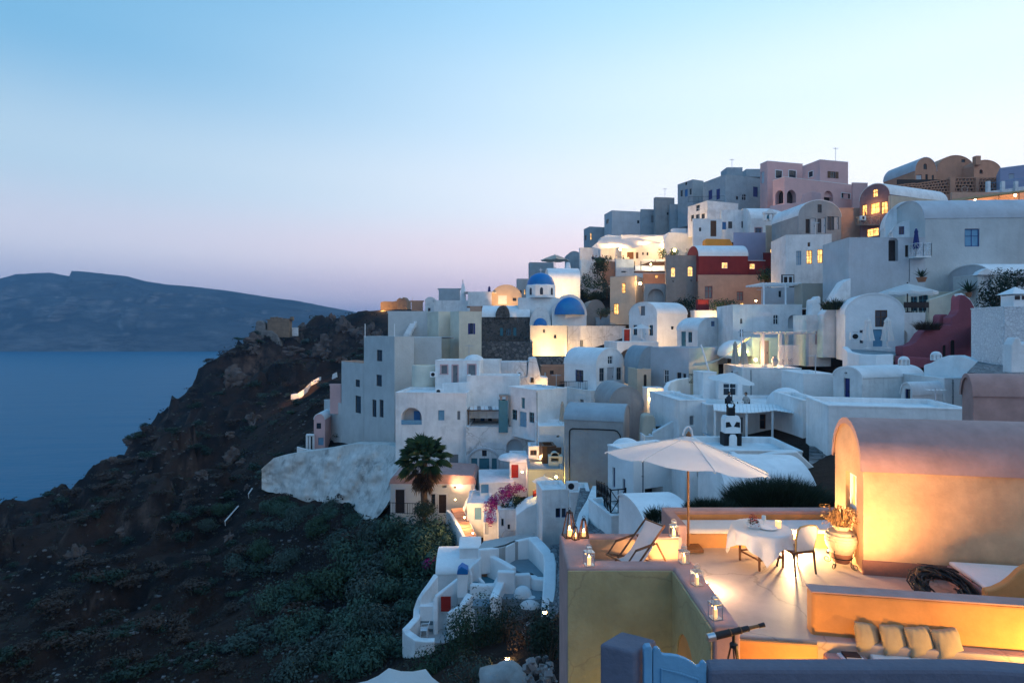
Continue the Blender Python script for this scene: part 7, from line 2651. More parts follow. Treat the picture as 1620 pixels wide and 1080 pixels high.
ground_lamp((6.0, 12.15, ZF + .03), 400, 'bright floor lamp tucked behind the dining chair', (1, .62, .27), .06)
ground_lamp((6.75, 12.1, ZF + .03), 14, 'small floor lamp in the corner behind the clay jar', (1, .6, .12), .05)
flood(0, 0, 1, 0, '', (0, 1, 0)) if False else None
t_ = thing('added_wall_washer', 'unseen spotlight added on the terrace floor to light the peach vault', 'lamp', (6.05, 9.75, ZF))  # unseen fitting added to wash the vault wall with light
b = MB()
b.lathe([(.001, 0), (.06, 0), (.05, .1), (.065, .14), (.045, .15), (.001, .13)], 12, (6.05, 9.75, ZF))
b.build('housing', 'iron', t_)
light(t_, (6.05, 9.75, ZF + .2), 880, (1, .55, .23), .08, 104, (6.95, 11.0, -3.0), 1.)
t_ = ground_lamp((3.54, 10.4, ZF + .09), 85, 'floor lamp tucked behind the bend of the parapet', (1, .68, .42), .16)
light(t_, (3.54, 10.4, ZF + .24), 320, (1, .62, .28), .06, 78, (2.75, 11.8, -4.3), 1.)
ground_lamp((7.7, 7.25, ZL + .25), 300, 'amber floor lamp lighting the sofa from the side', (1, .52, .1))
ground_lamp((1.95, 9.2, -7.6), 48, 'floor lamp deep in the light well', (1, .68, .14))
ground_lamp((4.3, 7.7, ZL + .03), 90, 'step lamp below the front edge of the terrace', (1, .5, .1))


# ---------------------------------------------------------------- ruins and lit path on the far slope
mat('ruin_grey', (.20, .19, .185), .95, .4, .7, 1., .9, dirt=(.09, .085, .08), dirt_amt=.7)
mat('ruin_stone', (.24, .17, .12), .95, .3, .6, .9, 1.2, dirt=(.12, .09, .07), dirt_amt=.6)
CR = thing('castle_ruin', 'floodlit castle ruin crowning the dark headland', 'ruin', W(622, 492, 236))
cut('', '', [(602, 495), (602, 478), (608, 476.5), (622, 477), (629, 475.5), (629, 495)], 236, 6, 'ruin_stone', yaw=12, root=CR, part='wall', bevel=0)
cut('', '', [(628, 495), (628, 474), (632, 471), (635, 474), (638, 470), (641, 474), (644, 475.5), (644, 495)], 233, 5, 'ruin_stone', yaw=-8, root=CR, part='tower', bevel=0)
light(CR, W(606, 489, 231), 2600, (1, .5, .14), .5)
light(CR, W(640, 490, 230.5), 500, (1, .6, .3), .5)
RC = thing('ruined_hall', 'roofless brown hall with a blind arch on the headland edge', 'ruin', W(442, 524, 219))
h = house('', '', 219, 423, 428, 462, 505.5, 530, 10, 'ruin_stone', root=RC, ops=[('F', 'ao', 437, 511, 450, 522)], bevel=0)
b = MB()
for px in (430, 436, 443, 450, 457, 461):
    q = W(px, 505.5, 219.5)
    b.box((-.6, 0, -.4), (.6, 1.2, .8 + .4 * math.sin(px)), Matrix.Translation(q))
b.build('broken_crest', 'ruin_stone', RC)
house('white_hut', 'little white hut beside the roofless hall', 218, 462, 463, 472, 518, 528, 0, 'white_old', cat='hut', ops=[('F', 'w', 464.5, 520, 466.5, 526), ('F', 'w', 468, 520, 470, 526)])
RK = thing('chalk_chapel', 'pale ruined chapel of eroded rock at the tip of the headland', 'ruin', W(408, 545, 213))
cut('', '', [(388, 548), (392, 536), (397, 526), (404, 521), (404, 509), (408, 506.5), (414, 507), (419, 512), (420, 522), (430, 522), (440, 530), (446, 548)], 213, 5, 'ruin_grey', yaw=8, root=RK, part='walls', bevel=.5)
# lit path
pa_ = [seen_ground(x, y) for x, y in ((460, 637), (470, 631), (481, 625), (492, 618), (505, 609))]
LP = thing('lit_footpath', 'short white footpath wall glowing on the dark slope', 'path', pa_[2])
for p, q in zip(pa_, pa_[1:]):
    b = MB()
    u_ = V((0, 0, 1.3))
    b.prism([p + u_, q + u_, q + u_ + V((0, 1.6, 0)), p + u_ + V((0, 1.6, 0))], (0, 0, -3))
    b.build('wall', 'white_clean', LP, bevel=.1)
for p in (pa_[1], pa_[3]):
    light(LP, p + V((0, -2.5, 1.8)), 420, (1, .5, .17), .2)
cut('slope_wall', 'tiny bright wall stub higher on the dark slope', [(525, 600), (526, 592), (531, 589), (532, 597)], 135, 1, 'white_clean', bevel=0)
for pa, pb_, lab in ((W(356, 824, 74), W(377, 800, 77), 'longer white pipe lying on the dark slope'), (W(393, 781, 78), W(399, 772, 79), 'short white pipe end on the dark slope'), (W(331, 1052, 47), W(333, 1085, 45), 'thin white pipe near the bottom of the slope')):
    b = MB()
    b.tube([pa, pb_], .09, 6)
    b.tube([pa, pa + V((0, .1, -.6))], .05, 5)
    tag(b.build('white_pipe', 'white_old'), lab, 'pipe')

# ---------------------------------------------------------------- plants
SHRUB = [leaf_mesh('shrub%d' % k, m_, 260, 1, 1, .85, .13, 20 + k, 7) for k, m_ in enumerate(('leaf_dark', 'leaf_grey', 'leaf_brown', 'leaf_green', 'leaf_dark', 'leaf_grey'))]
rnd = random.Random(11)
cnt = 0
tries = 0
while cnt < 285 and tries < 6000:
    tries += 1
    px, py = rnd.uniform(-5, 640), rnd.uniform(520, 1078)
    p = seen_ground(px, py)
    if p is None or p.y > 235 or wild(p.x, p.y) < .5 or p.z < SEA + 1:
        continue
    s = rnd.uniform(.5, 1.15) * (.55 + p.y / 95)
    o = meshobj('scrub_bush', SHRUB[rnd.choice((0, 2, 2, 4)) if px < 360 else rnd.randrange(6)], None, (p.x, p.y, p.z - .15 * s), rnd.uniform(0, 6), (s * rnd.uniform(.9, 1.5), s * rnd.uniform(.8, 1.2), s * rnd.uniform(.6, .95)))
    tag(o, 'low dusky scrub bush on the open slope', 'bush', 'scrub bushes on the slope')
    cnt += 1
# ground cover that nobody could count
mat('scrub_dry', (.045, .05, .036), .8, .6, .35, 0, dirt=(.06, .035, .025), dirt_amt=.8)
vs, fs = [], []
for k in range(5200):
    px, py = rnd.uniform(-40, 690), rnd.uniform(500, 1110)
    p = seen_ground(px, py)
    if p is None or p.y > 240 or wild(p.x, p.y) < .25 or (px < 380 and rnd.random() < .6):
        continue
    s0 = .10 * (.5 + p.y / 55)
    for q in range(5):
        c_ = p + V((rnd.gauss(0, 1), rnd.gauss(0, 1), rnd.uniform(.1, .9))) * s0 * 1.6
        t_ = V((rnd.uniform(-1, 1), rnd.uniform(-1, 1), rnd.uniform(-.3, 1))).normalized() * s0 * rnd.uniform(.6, 1.3)
        b_ = t_.cross(V((rnd.uniform(-1, 1), rnd.uniform(-1, 1), rnd.uniform(-1, 1)))).normalized() * s0 * .5
        i0 = len(vs)
        vs += [tuple(c_ - t_), tuple(c_ - b_), tuple(c_ + t_), tuple(c_ + b_)]
        fs.append((i0, i0 + 1, i0 + 2, i0 + 3))
mb = MB()
mb.v, mb.f = vs, fs
tag(mb.build('ground_cover', 'scrub_dry', weld=False), 'sparse dry ground cover over the open slope', kind='stuff')
# loose stones: pale specks on the slope
vs, fs = [], []
for k in range(2600):
    px, py = rnd.uniform(-40, 660), rnd.uniform(500, 1110)
    if noise.noise((px * .012, py * .016, 2)) < .02:
        continue
    p = seen_ground(px, py)
    if p is None or p.y > 240 or wild(p.x, p.y) < .4:
        continue
    s0 = rnd.uniform(.04, .13) * (.5 + p.y / 80)
    i0 = len(vs)
    o8 = [V((a, b_, c_)) * s0 * rnd.uniform(.7, 1.2) for a in (-1, 1) for b_ in (-.8, .8) for c_ in (-.5, .6)]
    vs += [tuple(p + q) for q in o8]
    fs += [tuple(i0 + q for q in f) for f in ((0, 1, 3, 2), (4, 6, 7, 5), (0, 4, 5, 1), (2, 3, 7, 6), (1, 5, 7, 3))]
mb = MB()
mb.v, mb.f = vs, fs
mat('slope_stone', (.13, .125, .125), .95, .35, .8, .6, 4)
tag(mb.build('loose_stones', 'slope_stone', weld=False), 'loose pale stones strewn over the open slope', kind='stuff')


def bush(name, label, p, r, h, kind='leaf_green', n=1500, size=.09, seed=0, lobes=9, group=None, cat='bush', ry=None):
    t_ = thing(name, label, cat, p, group)
    me = leaf_mesh('foliage', kind, n, r, ry or r, h, size, seed, lobes)
    meshobj('foliage', me, t_, V(p))
    b = MB()
    rn = random.Random(seed)
    for k in range(5):
        a = rn.uniform(0, 6.28)
        b.tube([V(p) + V((0, 0, -.3)), V(p) + V((r * .2 * math.cos(a), r * .2 * math.sin(a), h * .3)), V(p) + V((r * .5 * math.cos(a), r * .5 * math.sin(a), h * .7))], [.05 * r, .035 * r, .012 * r], 5)
    b.build('stems', 'bark', t_)
    return t_


# craggy outcrops of the headland
mat('crag_rock', (.12, .09, .08), .95, .4, .5, 1., .9, dirt=(.06, .05, .045), dirt_amt=.7)
CG = []
for k in range(4):
    e_ = ell((0, 0, 0), 1, 1, 1, 22, 14, -.98)
    e_.v = [tuple(V(v) * (1 + .55 * noise.fractal(V(v) * 1.3 + V((k * 7, 0, 0)), 1, 2, 4) + .25 * (noise.cell(V(v) * 2.2) - .5))) for v in e_.v]
    CG.append(e_.mesh('crag%d' % k, 'crag_rock'))
rnd = random.Random(3)
for k in range(46):
    px, py = (rnd.uniform(400, 605), rnd.uniform(492, 585)) if k < 30 else (rnd.uniform(120, 420), rnd.uniform(600, 900))
    p = seen_ground(px, py)
    if p is None:
        continue
    s = rnd.uniform(1.2, 2.9) * p.y / 190
    o = meshobj('rock_outcrop', CG[k % 4], None, (p.x, p.y + s * .3, p.z - s * .3), rnd.uniform(0, 6), (s * rnd.uniform(1., 1.8), s, s * rnd.uniform(.8, 1.5)))
    tag(o, 'brown craggy rock outcrop on the headland slope', 'rock', 'rock outcrops on the slope')
# big rounded bushes under the plastered cliff
mat('bush_teal', (.045, .095, .065), .7, .5, 2.5, 0)
BB = [leaf_mesh('bigbush%d' % k, m_, 2600, 1, 1, 1, .062, 40 + k, 12) for k, m_ in enumerate(('bush_teal', 'leaf_grey', 'leaf_green'))]
k = 0
for px, py, r in ((640, 840, 2.6), (672, 850, 2.3), (600, 850, 2.4), (650, 885, 2.4), (612, 895, 2.4), (680, 890, 2.0), (570, 880, 2.3), (540, 850, 2.0), (500, 830, 1.8), (470, 815, 1.7), (455, 800, 1.5), (430, 800, 1.7), (520, 800, 1.5), (545, 920, 2.4), (590, 935, 2.4),
                  (632, 935, 2.0), (560, 985, 2.1), (605, 985, 1.9), (500, 930, 2.1), (520, 1030, 1.9), (570, 1045, 1.8), (480, 990, 1.9), (455, 880, 1.9), (410, 870, 1.8), (375, 890, 1.9), (440, 945, 2.0), (620, 1025, 1.5), (470, 1060, 1.7), (352, 810, 1.6), (330, 840, 1.6),
                  (655, 960, 1.4), (700, 855, 1.4), (690, 925, 1.1), (445, 786, 1.2), (485, 800, 1.2), (525, 806, 1.1), (560, 818, 1.2), (595, 830, 1.2)):
    p = seen_ground(px, py + 12)
    if p is None:
        continue
    o = meshobj('large_bush', BB[(0, 0, 1, 2, 1)[k % 5]], None, (p.x, p.y, p.z - .2 * r), k * 1.7, (r * 1.05, r, r * 1.02))
    tag(o, 'large rounded dark green bush below the plastered cliff', 'bush', 'large bushes below the plastered cliff')
    k += 1
# palm
PB = W(672, 812, 50)
PM = thing('fan_palm', 'tall fan palm with a shaggy skirt of dead fronds', 'palm tree', PB)
b = MB()
top = W(671, 726, 50)
pts_ = [PB.lerp(top, i / 14) + V((.05 * math.sin(i), 0, 0)) for i in range(15)]
b.tube(pts_, [.36 - .1 * min(1, i / 6) + .03 * (i % 2) for i in range(15)], 12)
b.build('trunk', 'bark', PM)


mat('palm_green', (.045, .095, .04), .6, .4, 3, 0)


def frond(b, base, dirv, L_, wid, droop, rn, nseg=16):
    """fan frond: stalk then a fan of narrow leaflets"""
    d_ = dirv.normalized()
    tip = base + d_ * L_ * .5 + V((0, 0, -droop * L_ * .15))
    b.tube([base, base.lerp(tip, .5) + V((0, 0, .04 * L_)), tip], .018, 4)
    s = d_.cross(V((0, 0, 1)))
    if s.length < .05:
        s = V((1, 0, 0))
    s.normalize()
    u = s.cross(d_).normalized()
    for i in range(nseg):
        a = (i / (nseg - 1) - .5) * 2.6
        v = d_ * math.cos(a) + s * math.sin(a)
        ln = L_ * .55 * (1 - .25 * abs(a) / 1.3) * rn.uniform(.9, 1.1)
        w = s * math.cos(a) - d_ * math.sin(a)
        m_ = tip + v * ln * .6 + u * .04 * L_
        e = tip + v * ln + V((0, 0, -droop * ln * rn.uniform(.3, .6)))
        b.add([tip, m_ - w * wid, e, m_ + w * wid], [(0, 1, 2), (0, 2, 3)])


rn = random.Random(4)
for k in range(34):
    a = k * 2.4
    el = R_(75 - 95 * (k / 34))
    dv_ = V((math.cos(a) * math.cos(el), math.sin(a) * math.cos(el), math.sin(el)))
    b = MB()
    frond(b, top + V((0, 0, .1)), dv_, rn.uniform(2.0, 2.7), .07, .35 + .4 * (k / 34), rn)
    b.build('frond', 'palm_green' if k % 4 else 'leaf_green', PM, weld=False)
for k in range(30):
    a = k * 2.4 + 1
    el = R_(-25 - 58 * (k / 30))
    dv_ = V((math.cos(a) * math.cos(el), math.sin(a) * math.cos(el), math.sin(el)))
    b = MB()
    frond(b, top + V((0, 0, -.1 - 1.1 * rn.random())), dv_, rn.uniform(1.5, 2.2), .04, .5, rn, 12)
    b.build('dead_frond', 'palm_dead' if k % 4 else 'leaf_brown', PM, weld=False)
bush('cycad_bush', 'dense green bush at the foot of the palm', W(672, 822, 49.2), 1.3, 1.5, 'leaf_dark', 1600, .09, 3)
# bougainvillea
BV = thing('bougainvillea', 'magenta bougainvillea spilling over the white houses', 'plant', W(800, 800, 46))
for px, py, r, h_, n in ((790, 790, 1.1, 1.5, 900), (778, 800, .8, 1.4, 600), (806, 772, 1.0, 1.0, 600), (822, 766, .7, .7, 300), (775, 818, .5, 1.0, 260)):
    meshobj('blossom', leaf_mesh('blossom', 'bougainvillea', n, r, r * .7, h_, .07, n + 3, 7), BV, W(px, py + 14, 45.8))
for px, py, r, n in ((795, 800, .9, 300), (810, 785, .8, 250)):
    meshobj('leaves', leaf_mesh('leaves', 'leaf_dark', n, r, r * .7, 1.0, .07, n, 6), BV, W(px, py + 10, 46))
b = MB()
b.tube([W(798, 835, 46), W(800, 805, 46), W(790, 785, 46)], [.08, .06, .03], 6)
b.tube([W(800, 805, 46), W(815, 775, 46)], [.05, .02], 6)
b.build('stem', 'bark', BV)
bush('green_bush', 'dark green bush beside the bougainvillea', W(826, 806, 45), 1.0, 1.2, 'leaf_dark', 900, .08, 8)
bush('purple_bush', 'small purple flowering bush against the terraced house', W(684, 898, 44), .8, .9, 'bougainvillea', 500, .05, 12)
# climbers and shrubs of the upper village
CL = thing('climbing_plant', 'huge dark climbing plant hanging below the restaurant terrace', 'plant', W(935, 478, 115))
for px, py, r, h_, s_ in ((948, 428, 2.6, 3.4, 1), (938, 450, 3.2, 3.4, 2), (925, 468, 3.0, 2.6, 3), (955, 412, 2.0, 2.0, 4), (945, 470, 2.2, 2.4, 5)):
    meshobj('foliage', leaf_mesh('foliage', 'leaf_dark' if s_ % 2 else 'leaf_green', 900, r, 1.2, h_, .2, s_ + 60, 8), CL, W(px, py + 10, 114.5))
bush('oleander', 'pale flowering oleander beside the beige tower house', W(960, 470, 108), 1.3, 3.2, 'leaf_grey', 500, .15, 14)
bush('wall_shrub', 'grey shrub growing over the taupe vault', W(950, 502, 94), 1.8, 1.6, 'leaf_grey', 600, .14, 15)
bush('wall_shrub', 'dark shrub growing out of the cave house yard', W(1090, 494, 86), 2.6, 2.2, 'leaf_dark', 900, .15, 16)
bush('wall_shrub', 'low leafy shrubs along the salmon storey terrace', W(1142, 492, 79), 2.4, 1.6, 'leaf_green', 800, .13, 17)
bush('courtyard_palm', 'spreading dark plant in front of the dark red wing', W(1218, 448, 86), 2.2, 2.3, 'leaf_green', 900, .16, 18)
for px, lab in ((1048, 'potted bush on the restaurant terrace under the wing wall'), (1066, 'wider potted bush beside the restaurant lamps'), (1092, 'potted bush next to the orange awning')):
    bush('terrace_bush', lab, W(px, 409, 118), 1.2, 2.0, 'leaf_green', 350, .16, px)
for px, lab in ((1067, 'restaurant lamp glaring beside the wing wall'), (1104, 'restaurant lamp glaring near the red house roof')):
    lamp(px, 396, 116.5, 2600, lab, size=.25, name='terrace_lamp')
lamp(963, 389, 121, 2200, 'warm lamp over the diners below the shade sail', size=.2, name='terrace_lamp')
lamp(981, 395, 121, 2400, 'warm lamp beside the restaurant doors', size=.2, name='terrace_lamp')
lamp(1018, 386, 122, 3600, 'bright lamp above the restaurant doors', size=.2, name='terrace_lamp')
lamp(1030, 418, 112, 900, 'pale lamp under the glowing awning roof', size=.12, name='terrace_lamp', col=(1, .85, .5))
bush('hedge', 'dark hedge growing along the stone stairs', W(1577, 512, 43), 1.3, 3.4, 'leaf_dark', 1800, .1, 21)
bush('hedge', 'taller dark hedge behind the pointed chimney cap', W(1598, 470, 44), 1.6, 2.0, 'leaf_dark', 1000, .1, 22)
bush('hedge', 'small dark bush low beside the stone stairs', W(1582, 552, 37), .9, .8, 'leaf_dark', 500, .07, 23)


def strand_bush(name, label, p, rx, ry, h, n, m_='leaf_dark', wd=.018, seed=1, lean=.5):
    o = meshobj(name, strand_mesh(name, m_, n, rx, ry, h, wd, seed, lean), None, p)
    return tag(o, label, 'bush')


strand_bush('broom_bush', 'large dark broom bush behind the bench', W(1232, 818, 16.6), 1.4, .9, 1.2, 9500, 'leaf_dark', .013, 1)
strand_bush('broom_bush', 'small broom tuft showing beside the parasol pole', W(1126, 814, 16), .75, .4, .5, 2600, 'leaf_dark', .01, 2)
strand_bush('broom_bush', 'thin grass tuft behind the deck chair', W(1046, 822, 18), .5, .4, .5, 500, 'leaf_dark', .01, 3)
strand_bush('dry_bush', 'wispy dry bush hanging over the mauve wall', W(1468, 522, 44.6), .9, .3, .9, 500, 'leaf_brown', .02, 4, 1.2)
strand_bush('rock_grass', 'dark grass tuft on the rock below the white buttress', W(1320, 490, 52), 1.0, .5, 1.2, 500, 'leaf_dark', .03, 5)
# near slope below the terrace
bush('leafy_shrub', 'tall leafy shrub in front of the terraced house', W(752, 1046, 26.5), 1.5, 2.7, 'leaf_green', 3600, .07, 31, 14, ry=1.2)
bush('leafy_shrub', 'leafy shrub beside the garden lamp by the lane', W(800, 1012, 26), 1.1, 1.7, 'leaf_dark', 2000, .06, 32, 10)
bush('dry_shrub', 'brownish dry shrub between the two garden lamps', W(835, 1024, 22), 1.1, 1.2, 'leaf_brown', 1600, .05, 33, 10)
bush('leafy_shrub', 'low green shrub under the lowest patio', W(690, 1068, 27), 1.6, 1.1, 'leaf_green', 1800, .07, 34, 9)
bush('dry_shrub', 'dusky lavender shrub near the boulder', W(745, 1088, 20), 1.2, .9, 'leaf_grey', 1600, .05, 35, 9)
bush('leafy_shrub', 'shaded shrub against the foot of the yellow wall', W(868, 1050, 15.5), .7, 1.3, 'leaf_dark', 1500, .05, 36, 8)
rnd = random.Random(21)


def boulder(label, p, s, m_='rubble_stone', seed=1):
    b = ell((0, 0, 0), 1, 1, 1, 18, 12, -.98)
    b.v = [tuple(V(p) + V((v[0] * s[0], v[1] * s[1], v[2] * s[2])) * (1 + .28 * noise.noise(V(v) * 1.6 + V((seed, 0, 0))))) for v in b.v]
    return tag(b.build('boulder', m_, smooth=True), label, 'rock')


mat('pale_rock', (.34, .32, .31), .95, .25, 2, .7, 6, dirt=(.2, .18, .17), dirt_amt=.5)
boulder('large pale boulder below the garden lamp', W(795, 1082, 17.5), (.85, .7, .55), 'pale_rock', 3)
boulder('pale rock among the dry shrubs by the lane', W(838, 1000, 23), (.3, .3, .4), 'pale_rock', 7)
vs = []
rp = thing('rubble_heap', 'heap of broken stones at the foot of the yellow wall', 'rubble', W(858, 1075, 13.8))
for k in range(46):
    q = W(858 + rnd.uniform(-24, 20), 1066 + rnd.uniform(-24, 26), 13.8 + rnd.uniform(-.5, .5))
    b = MB()
    s = rnd.uniform(.05, .13)
    M = Matrix.Translation(q) @ Matrix.Rotation(rnd.uniform(0, 6), 4, V((rnd.random(), rnd.random(), 1)))
    b.prism([V((math.cos(a) * s * rnd.uniform(.7, 1.3), math.sin(a) * s * rnd.uniform(.7, 1.3), -s * .5)) for a in (0, 1.1, 2.2, 3.4, 4.7)], (0, 0, s * rnd.uniform(.6, 1.2)), M)
    b.build('stone', 'pale_rock' if k % 3 else 'rubble_stone', rp)

# ---------------------------------------------------------------- people
def skin_mesh(name, V_, E_, R0, m_):
    me = bpy.data.meshes.new(name)
    me.from_pydata(V_, E_, [])
    o = bpy.data.objects.new(name, me)
    COL.objects.link(o)
    md = o.modifiers.new('skin', 'SKIN')
    for i, r in enumerate(R0):
        me.skin_vertices[0].data[i].radius = (r, r)
    me.skin_vertices[0].data[0].use_root = True
    o.modifiers.new('sub', 'SUBSURF').levels = 1
    dg = bpy.context.evaluated_depsgraph_get()
    out = bpy.data.meshes.new_from_object(o.evaluated_get(dg))
    bpy.data.objects.remove(o)
    out.materials.clear()
    out.materials.append(MATS[m_])
    out.polygons.foreach_set('use_smooth', [True] * len(out.polygons))
    return out


mat('shirt_dark', (.03, .035, .05), .9, .1, 6, 0)
mat('shirt_light', (.45, .42, .40), .9, .1, 6, 0)
mat('skin_tone', (.36, .20, .13), .6, .05, 6, 0)
mat('hair_dark', (.02, .014, .01), .7, .1, 6, 0)
sit_v = [(0, 0, .50), (0, .02, .75), (0, .03, 1.0), (0, .02, 1.08), (0, .0, 1.22), (-.19, .03, .98), (-.24, -.03, .72), (-.14, -.26, .68), (.19, .03, .98), (.24, -.03, .72), (.14, -.26, .68),
         (-.1, -.05, .5), (-.12, -.42, .5), (-.12, -.42, .1), (-.12, -.54, .04), (.1, -.05, .5), (.12, -.42, .5), (.12, -.42, .1), (.12, -.54, .04)]
sit_e = [(0, 1), (1, 2), (2, 3), (3, 4), (2, 5), (5, 6), (6, 7), (2, 8), (8, 9), (9, 10), (0, 11), (11, 12), (12, 13), (13, 14), (0, 15), (15, 16), (16, 17), (17, 18)]
sit_r = [.15, .14, .13, .055, .105, .065, .05, .035, .065, .05, .035, .09, .07, .05, .045, .09, .07, .05, .045]
std_v = [(0, 0, .95), (0, .0, 1.15), (0, .0, 1.4), (0, 0, 1.5), (0, -.01, 1.64), (-.19, 0, 1.38), (-.24, .02, 1.12), (-.22, -.08, .88), (.19, 0, 1.38), (.24, .02, 1.12), (.22, -.08, .88),
         (-.1, 0, .9), (-.1, -.02, .5), (-.1, .02, .1), (-.1, -.1, .04), (.1, 0, .9), (.1, -.02, .5), (.1, .02, .1), (.1, -.1, .04)]
SIT = {m_: skin_mesh('person', sit_v, sit_e, sit_r, m_) for m_ in ('shirt_dark', 'shirt_light')}
STD = skin_mesh('person', std_v, sit_e, sit_r, 'shirt_dark')


def face_part(nm, m_, fn):
    b = MB()
    fn(b)
    return b.mesh(nm, m_, smooth=True)


def head_fn(b):
    e = ell((0, 0, 0), .088, .1, .125, 12, 9, -.98)
    b.add(e.v, e.f)
    b.add([(-.014, -.096, -.02), (.014, -.096, -.02), (0, -.122, -.022), (0, -.098, .03)], [(0, 1, 2), (0, 2, 3), (1, 3, 2)])


def hair_fn(b):
    e = ell((0, .012, .012), .098, .108, .132, 12, 8, -.25)
    e.v = [(x, max(y, -.07) if z < .07 else y, z) for x, y, z in e.v]
    b.add(e.v, e.f)


HEAD, HAIR = face_part('face', 'skin_tone', head_fn), face_part('hair', 'hair_dark', hair_fn)


def person(label, p, rz, shirt='shirt_dark', pose='sit', group=None, s=1.):
    o = meshobj('person', SIT[shirt] if pose == 'sit' else STD, None, p, rz, s)
    tag(o, label, 'person', group)
    hz = (0, -.005, 1.25) if pose == 'sit' else (0, -.02, 1.67)
    for nm, me in (('face', HEAD), ('hair', HAIR)):
        c_ = meshobj(nm, me, o, hz)
    return o


def small_chair(label, p, rz, group=None, m_='dark_wood_and_shade'):
    t_ = thing('terrace_chair', label, 'chair', p, group, local=True, rz=rz)
    b = MB()
    b.box((-.21, -.22, .42), (.21, .2, .46))
    b.build('seat', m_, t_)
    b = MB()
    b.box((-.2, .18, .46), (.2, .21, .9))
    b.build('backrest', m_, t_)
    for sx in (-.18, .18):
        for sy in (-.19, .17):
            b = MB()
            b.tube([(sx, sy, 0), (sx, sy, .43)], .018, 4)
            b.build('leg', m_, t_)
    return t_


for px, py, rz, lab, sh in ((1153.5, 650, .5, 'seated guest in dark clothes under the wide white parasol', 'shirt_dark'), (1180, 651, -.9, 'seated guest with a light top by the reed roof edge', 'shirt_light')):
    p = W(px, py, 40.3)
    person(lab, p, rz, sh)
    small_chair('chair of the ' + lab.split(' under')[0].split(' by')[0], p, rz)
slab('guest_terrace', [W(1120, 648, 42.5), W(1120, 652, 39.3), W(1212, 652, 39.3), W(1212, 648, 42.5)], .3, 'white_grey', label='small roof terrace floor under the two guests', kind='structure')
c1 = small_chair('dark café chair in the row along the roof terrace edge', W(1431, 494.5, 49), PI, 'café chairs on the roof terrace')
for i in range(1, 6):
    dup(c1, W(1431 + i * 6.4, 494.5, 49), PI + .2 * math.sin(i * 3))
tb_ = thing('cafe_table', 'small round table between the two seated guests', 'table', W(1167, 650, 40))
b = MB()
q = W(1167, 650, 40)
b.lathe([(.001, .7), (.35, .7), (.35, .74), (.001, .74)], 16, q)
b.build('tabletop', 'white_paint', tb_)
b = MB()
b.lathe([(.2, 0), (.03, .03), (.03, .7)], 10, q)
b.build('pedestal', 'iron', tb_)
for i, (px, sh) in enumerate(((938, 'shirt_dark'), (943, 'shirt_light'), (949, 'shirt_dark'), (953, 'shirt_light'), (960, 'shirt_dark'), (966, 'shirt_dark'), (975, 'shirt_light'), (986, 'shirt_dark'), (994, 'shirt_light'))):
    p = W(px, 416, 120.5 + (i % 3) * .7)
    p.z = W(px, 411.5, 119.5).z - .35
    person('distant seated diner on the restaurant terrace', p, i * 1.9, sh, group='diners on the restaurant terrace', s=1.15)
person('dark figure standing on the glowing balcony of the plum house', BH.at('L', 1373, 355.5, .5), .6, pose='stand')
# floodlights that wash walls
flood(862, 566, 90.2, 2600, 'floodlight at the foot of the churchyard house', W(872, 545, 94), spot=130)
flood(905, 566, 92, 900, 'weaker floodlight on the long low white house', W(912, 540, 96), spot=120)
flood(893, 470, 107, 2600, 'floodlight washing the low rounded vault', W(890, 445, 112), spot=130)
flood(795, 484, 113.5, 1500, 'floodlight before the round orange cottage', W(803, 465, 118), spot=120, col=(1, .5, .16))
flood(1075, 560, 72.5, 1500, 'floodlight on the flank of the warm lit vault', W(1068, 535, 76), spot=120, col=(1, .62, .3))
flood(1130, 514, 77.5, 900, 'floodlight on the warm garden wall', W(1130, 500, 80), spot=130)
lamp(1196, 476, 83, 420, 'warm lamp on the terrace of the salmon storey', size=.12)
lamp(826, 746, 51.5, 110, 'small lamp lighting the faded pink wall', size=.08, col=(1, .5, .3))
flood(1342, 462, 80, 1500, 'floodlight below the salmon house', W(1336, 430, 85), spot=100, col=(1, .5, .2))
flood(720, 770, 53, 260, 'floodlight on the faded pink house', W(760, 720, 60), spot=120, col=(1, .45, .25))


# ---------------------------------------------------------------- aerials, pipes and units on the roofs
for i, (px, py, d, h_, lab) in enumerate(((1052, 312, 138.5, 2.2, 'thin aerial on the narrow grey house'), (1158, 266, 124.5, 2.0, 'thin aerial on the slate roof box'), (1322, 252.5, 113, 2.4, 'thin aerial on the pink villa roof'),
                                          (1106, 346, 105, 2., 'thin aerial over the tall brown door'), (1290, 372, 77, 1.8, 'thin aerial on the house with three tall warm windows'), (742, 567, 69, 1.7, 'thin aerial beside the shallow roof dome'),
                                          (1205, 482, 63, 1.8, 'thin aerial on the broad white house'), (880, 617, 60, 1.7, 'thin aerial on the corner house with teal windows'), (1290, 591, 43.5, 1.5, 'thin aerial on the plain white box house'), (1480, 641, 30.5, .9, 'stub aerial on the long flat roof'))):
    t_ = thing('roof_aerial', lab, 'aerial', W(px, py, d))
    p = W(px, py, d)
    b = MB()
    b.tube([p - V((0, 0, .3)), p + V((0, 0, h_))], .025 + d * .0002, 5)
    b.build('mast', 'steel', t_)
    b = MB()
    b.tube([p + V((-.5, 0, h_ * .92)), p + V((.5, 0, h_ * .92))], .015 + d * .00015, 4)
    for k in range(5):
        x = -.45 + k * .22
        b.tube([p + V((x, -.25, h_ * .92)), p + V((x, .25, h_ * .92))], .01 + d * .0001, 4)
    b.build('yagi_array', 'steel', t_)
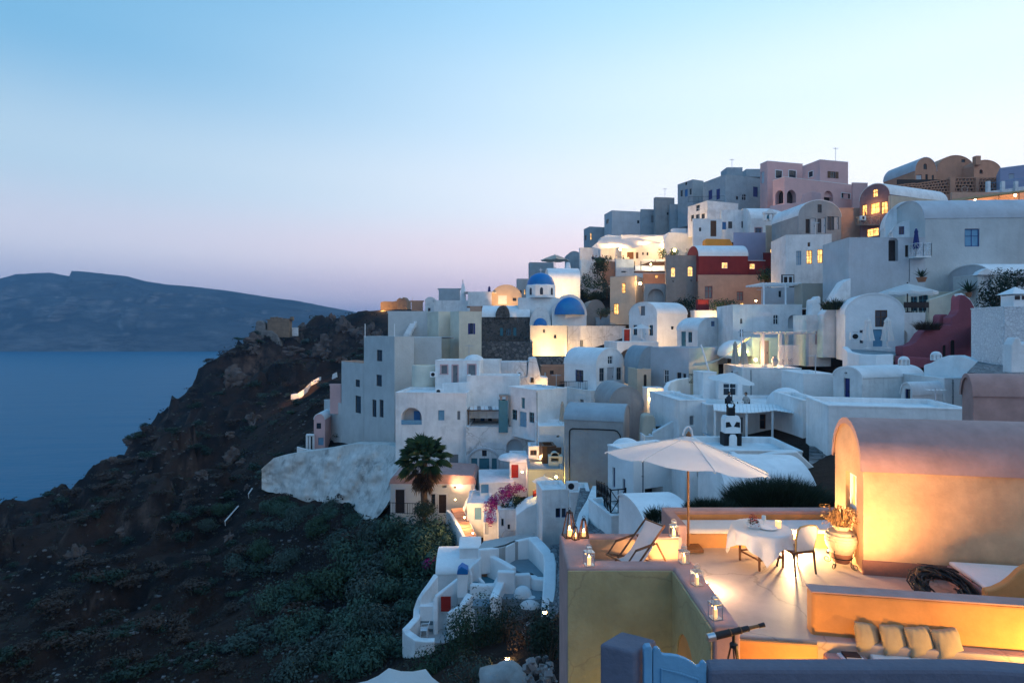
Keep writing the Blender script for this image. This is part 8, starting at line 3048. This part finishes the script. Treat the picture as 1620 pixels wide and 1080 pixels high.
for i, (px, ya_, yb_, d, lab) in enumerate(((1507.5, 600, 655, 36.3, 'grey drain pipe on the blank white wall behind the rose vault'), (1438.5, 409, 446, 55.5, 'rope hanging below the white crossed balcony'), (849.5, 620, 735, 53.5, 'drain pipe down the corner of the white house with teal windows'),
                                            (1017, 716, 790, 28.9, 'drain pipe behind the big terrace parasol'), (736, 622, 752, 61.4, 'drain pipe between the arched balcony and the blue arched door'), (1188, 585, 640, 47.4, 'drain pipe on the retaining block under the urn'))):
    b = MB()
    b.tube([W(px, ya_, d), W(px + .3, (ya_ + yb_) / 2, d), W(px, yb_, d)], .035 + d * .0002, 6)
    for f in (.1, .5, .9):
        b.lathe([(.06, -.03), (.06, .03)], 8, W(px, ya_ + (yb_ - ya_) * f, d))
    tag(b.build('drain_pipe', 'grey_paint'), lab, 'pipe')
for i, (px, py, d, rz, lab) in enumerate(((823, 592, 70.5, 0, 'air conditioner unit on the tapered buttress'), (686, 592, 65.4, .1, 'meter box beside the round water tower'), (1354, 532, 47.8, -.3, 'pale meter box on the vaulted café house'), (1365, 345, 79, .3, 'air conditioner beside the glowing balcony'),
                                          (695, 619, 62.5, 0, 'air conditioner on the roof of the arched balcony house'), (905, 768, 39.5, 0, 'roof hatch box above the cobbled steps'))):
    t_ = thing('wall_unit', lab, 'air conditioner', W(px, py, d), local=True, rz=rz)
    b = MB()
    b.box((-.42, -.16, -.3), (.42, .16, .3))
    b.build('casing', 'white_paint', t_, bevel=.03)
    b = MB()
    b.lathe([(.001, -.02), (.2, -.02), (.22, 0)], 14)
    b.v = [(x - .08, z - .165, y) for x, y, z in b.v]
    b.build('fan', 'iron', t_)


# ---------------------------------------------------------------- evening haze
m = bpy.data.materials.new('evening_haze')
m.use_nodes = True
t = m.node_tree
t.nodes.remove(t.nodes['Principled BSDF'])
pv = t.nodes.new('ShaderNodeVolumePrincipled')
pv.inputs['Color'].default_value = (.30, .62, 1, 1)
pv.inputs['Density'].default_value = .00018
pv.inputs['Anisotropy'].default_value = .2
t.links.new(pv.outputs[0], t.nodes['Material Output'].inputs['Volume'])
b = MB()
b.box((-8000, -1500, SEA - 1), (8000, 9000, 290))
o = b.build('haze', m)
tag(o, 'thin blue evening haze over sea and village', kind='stuff')
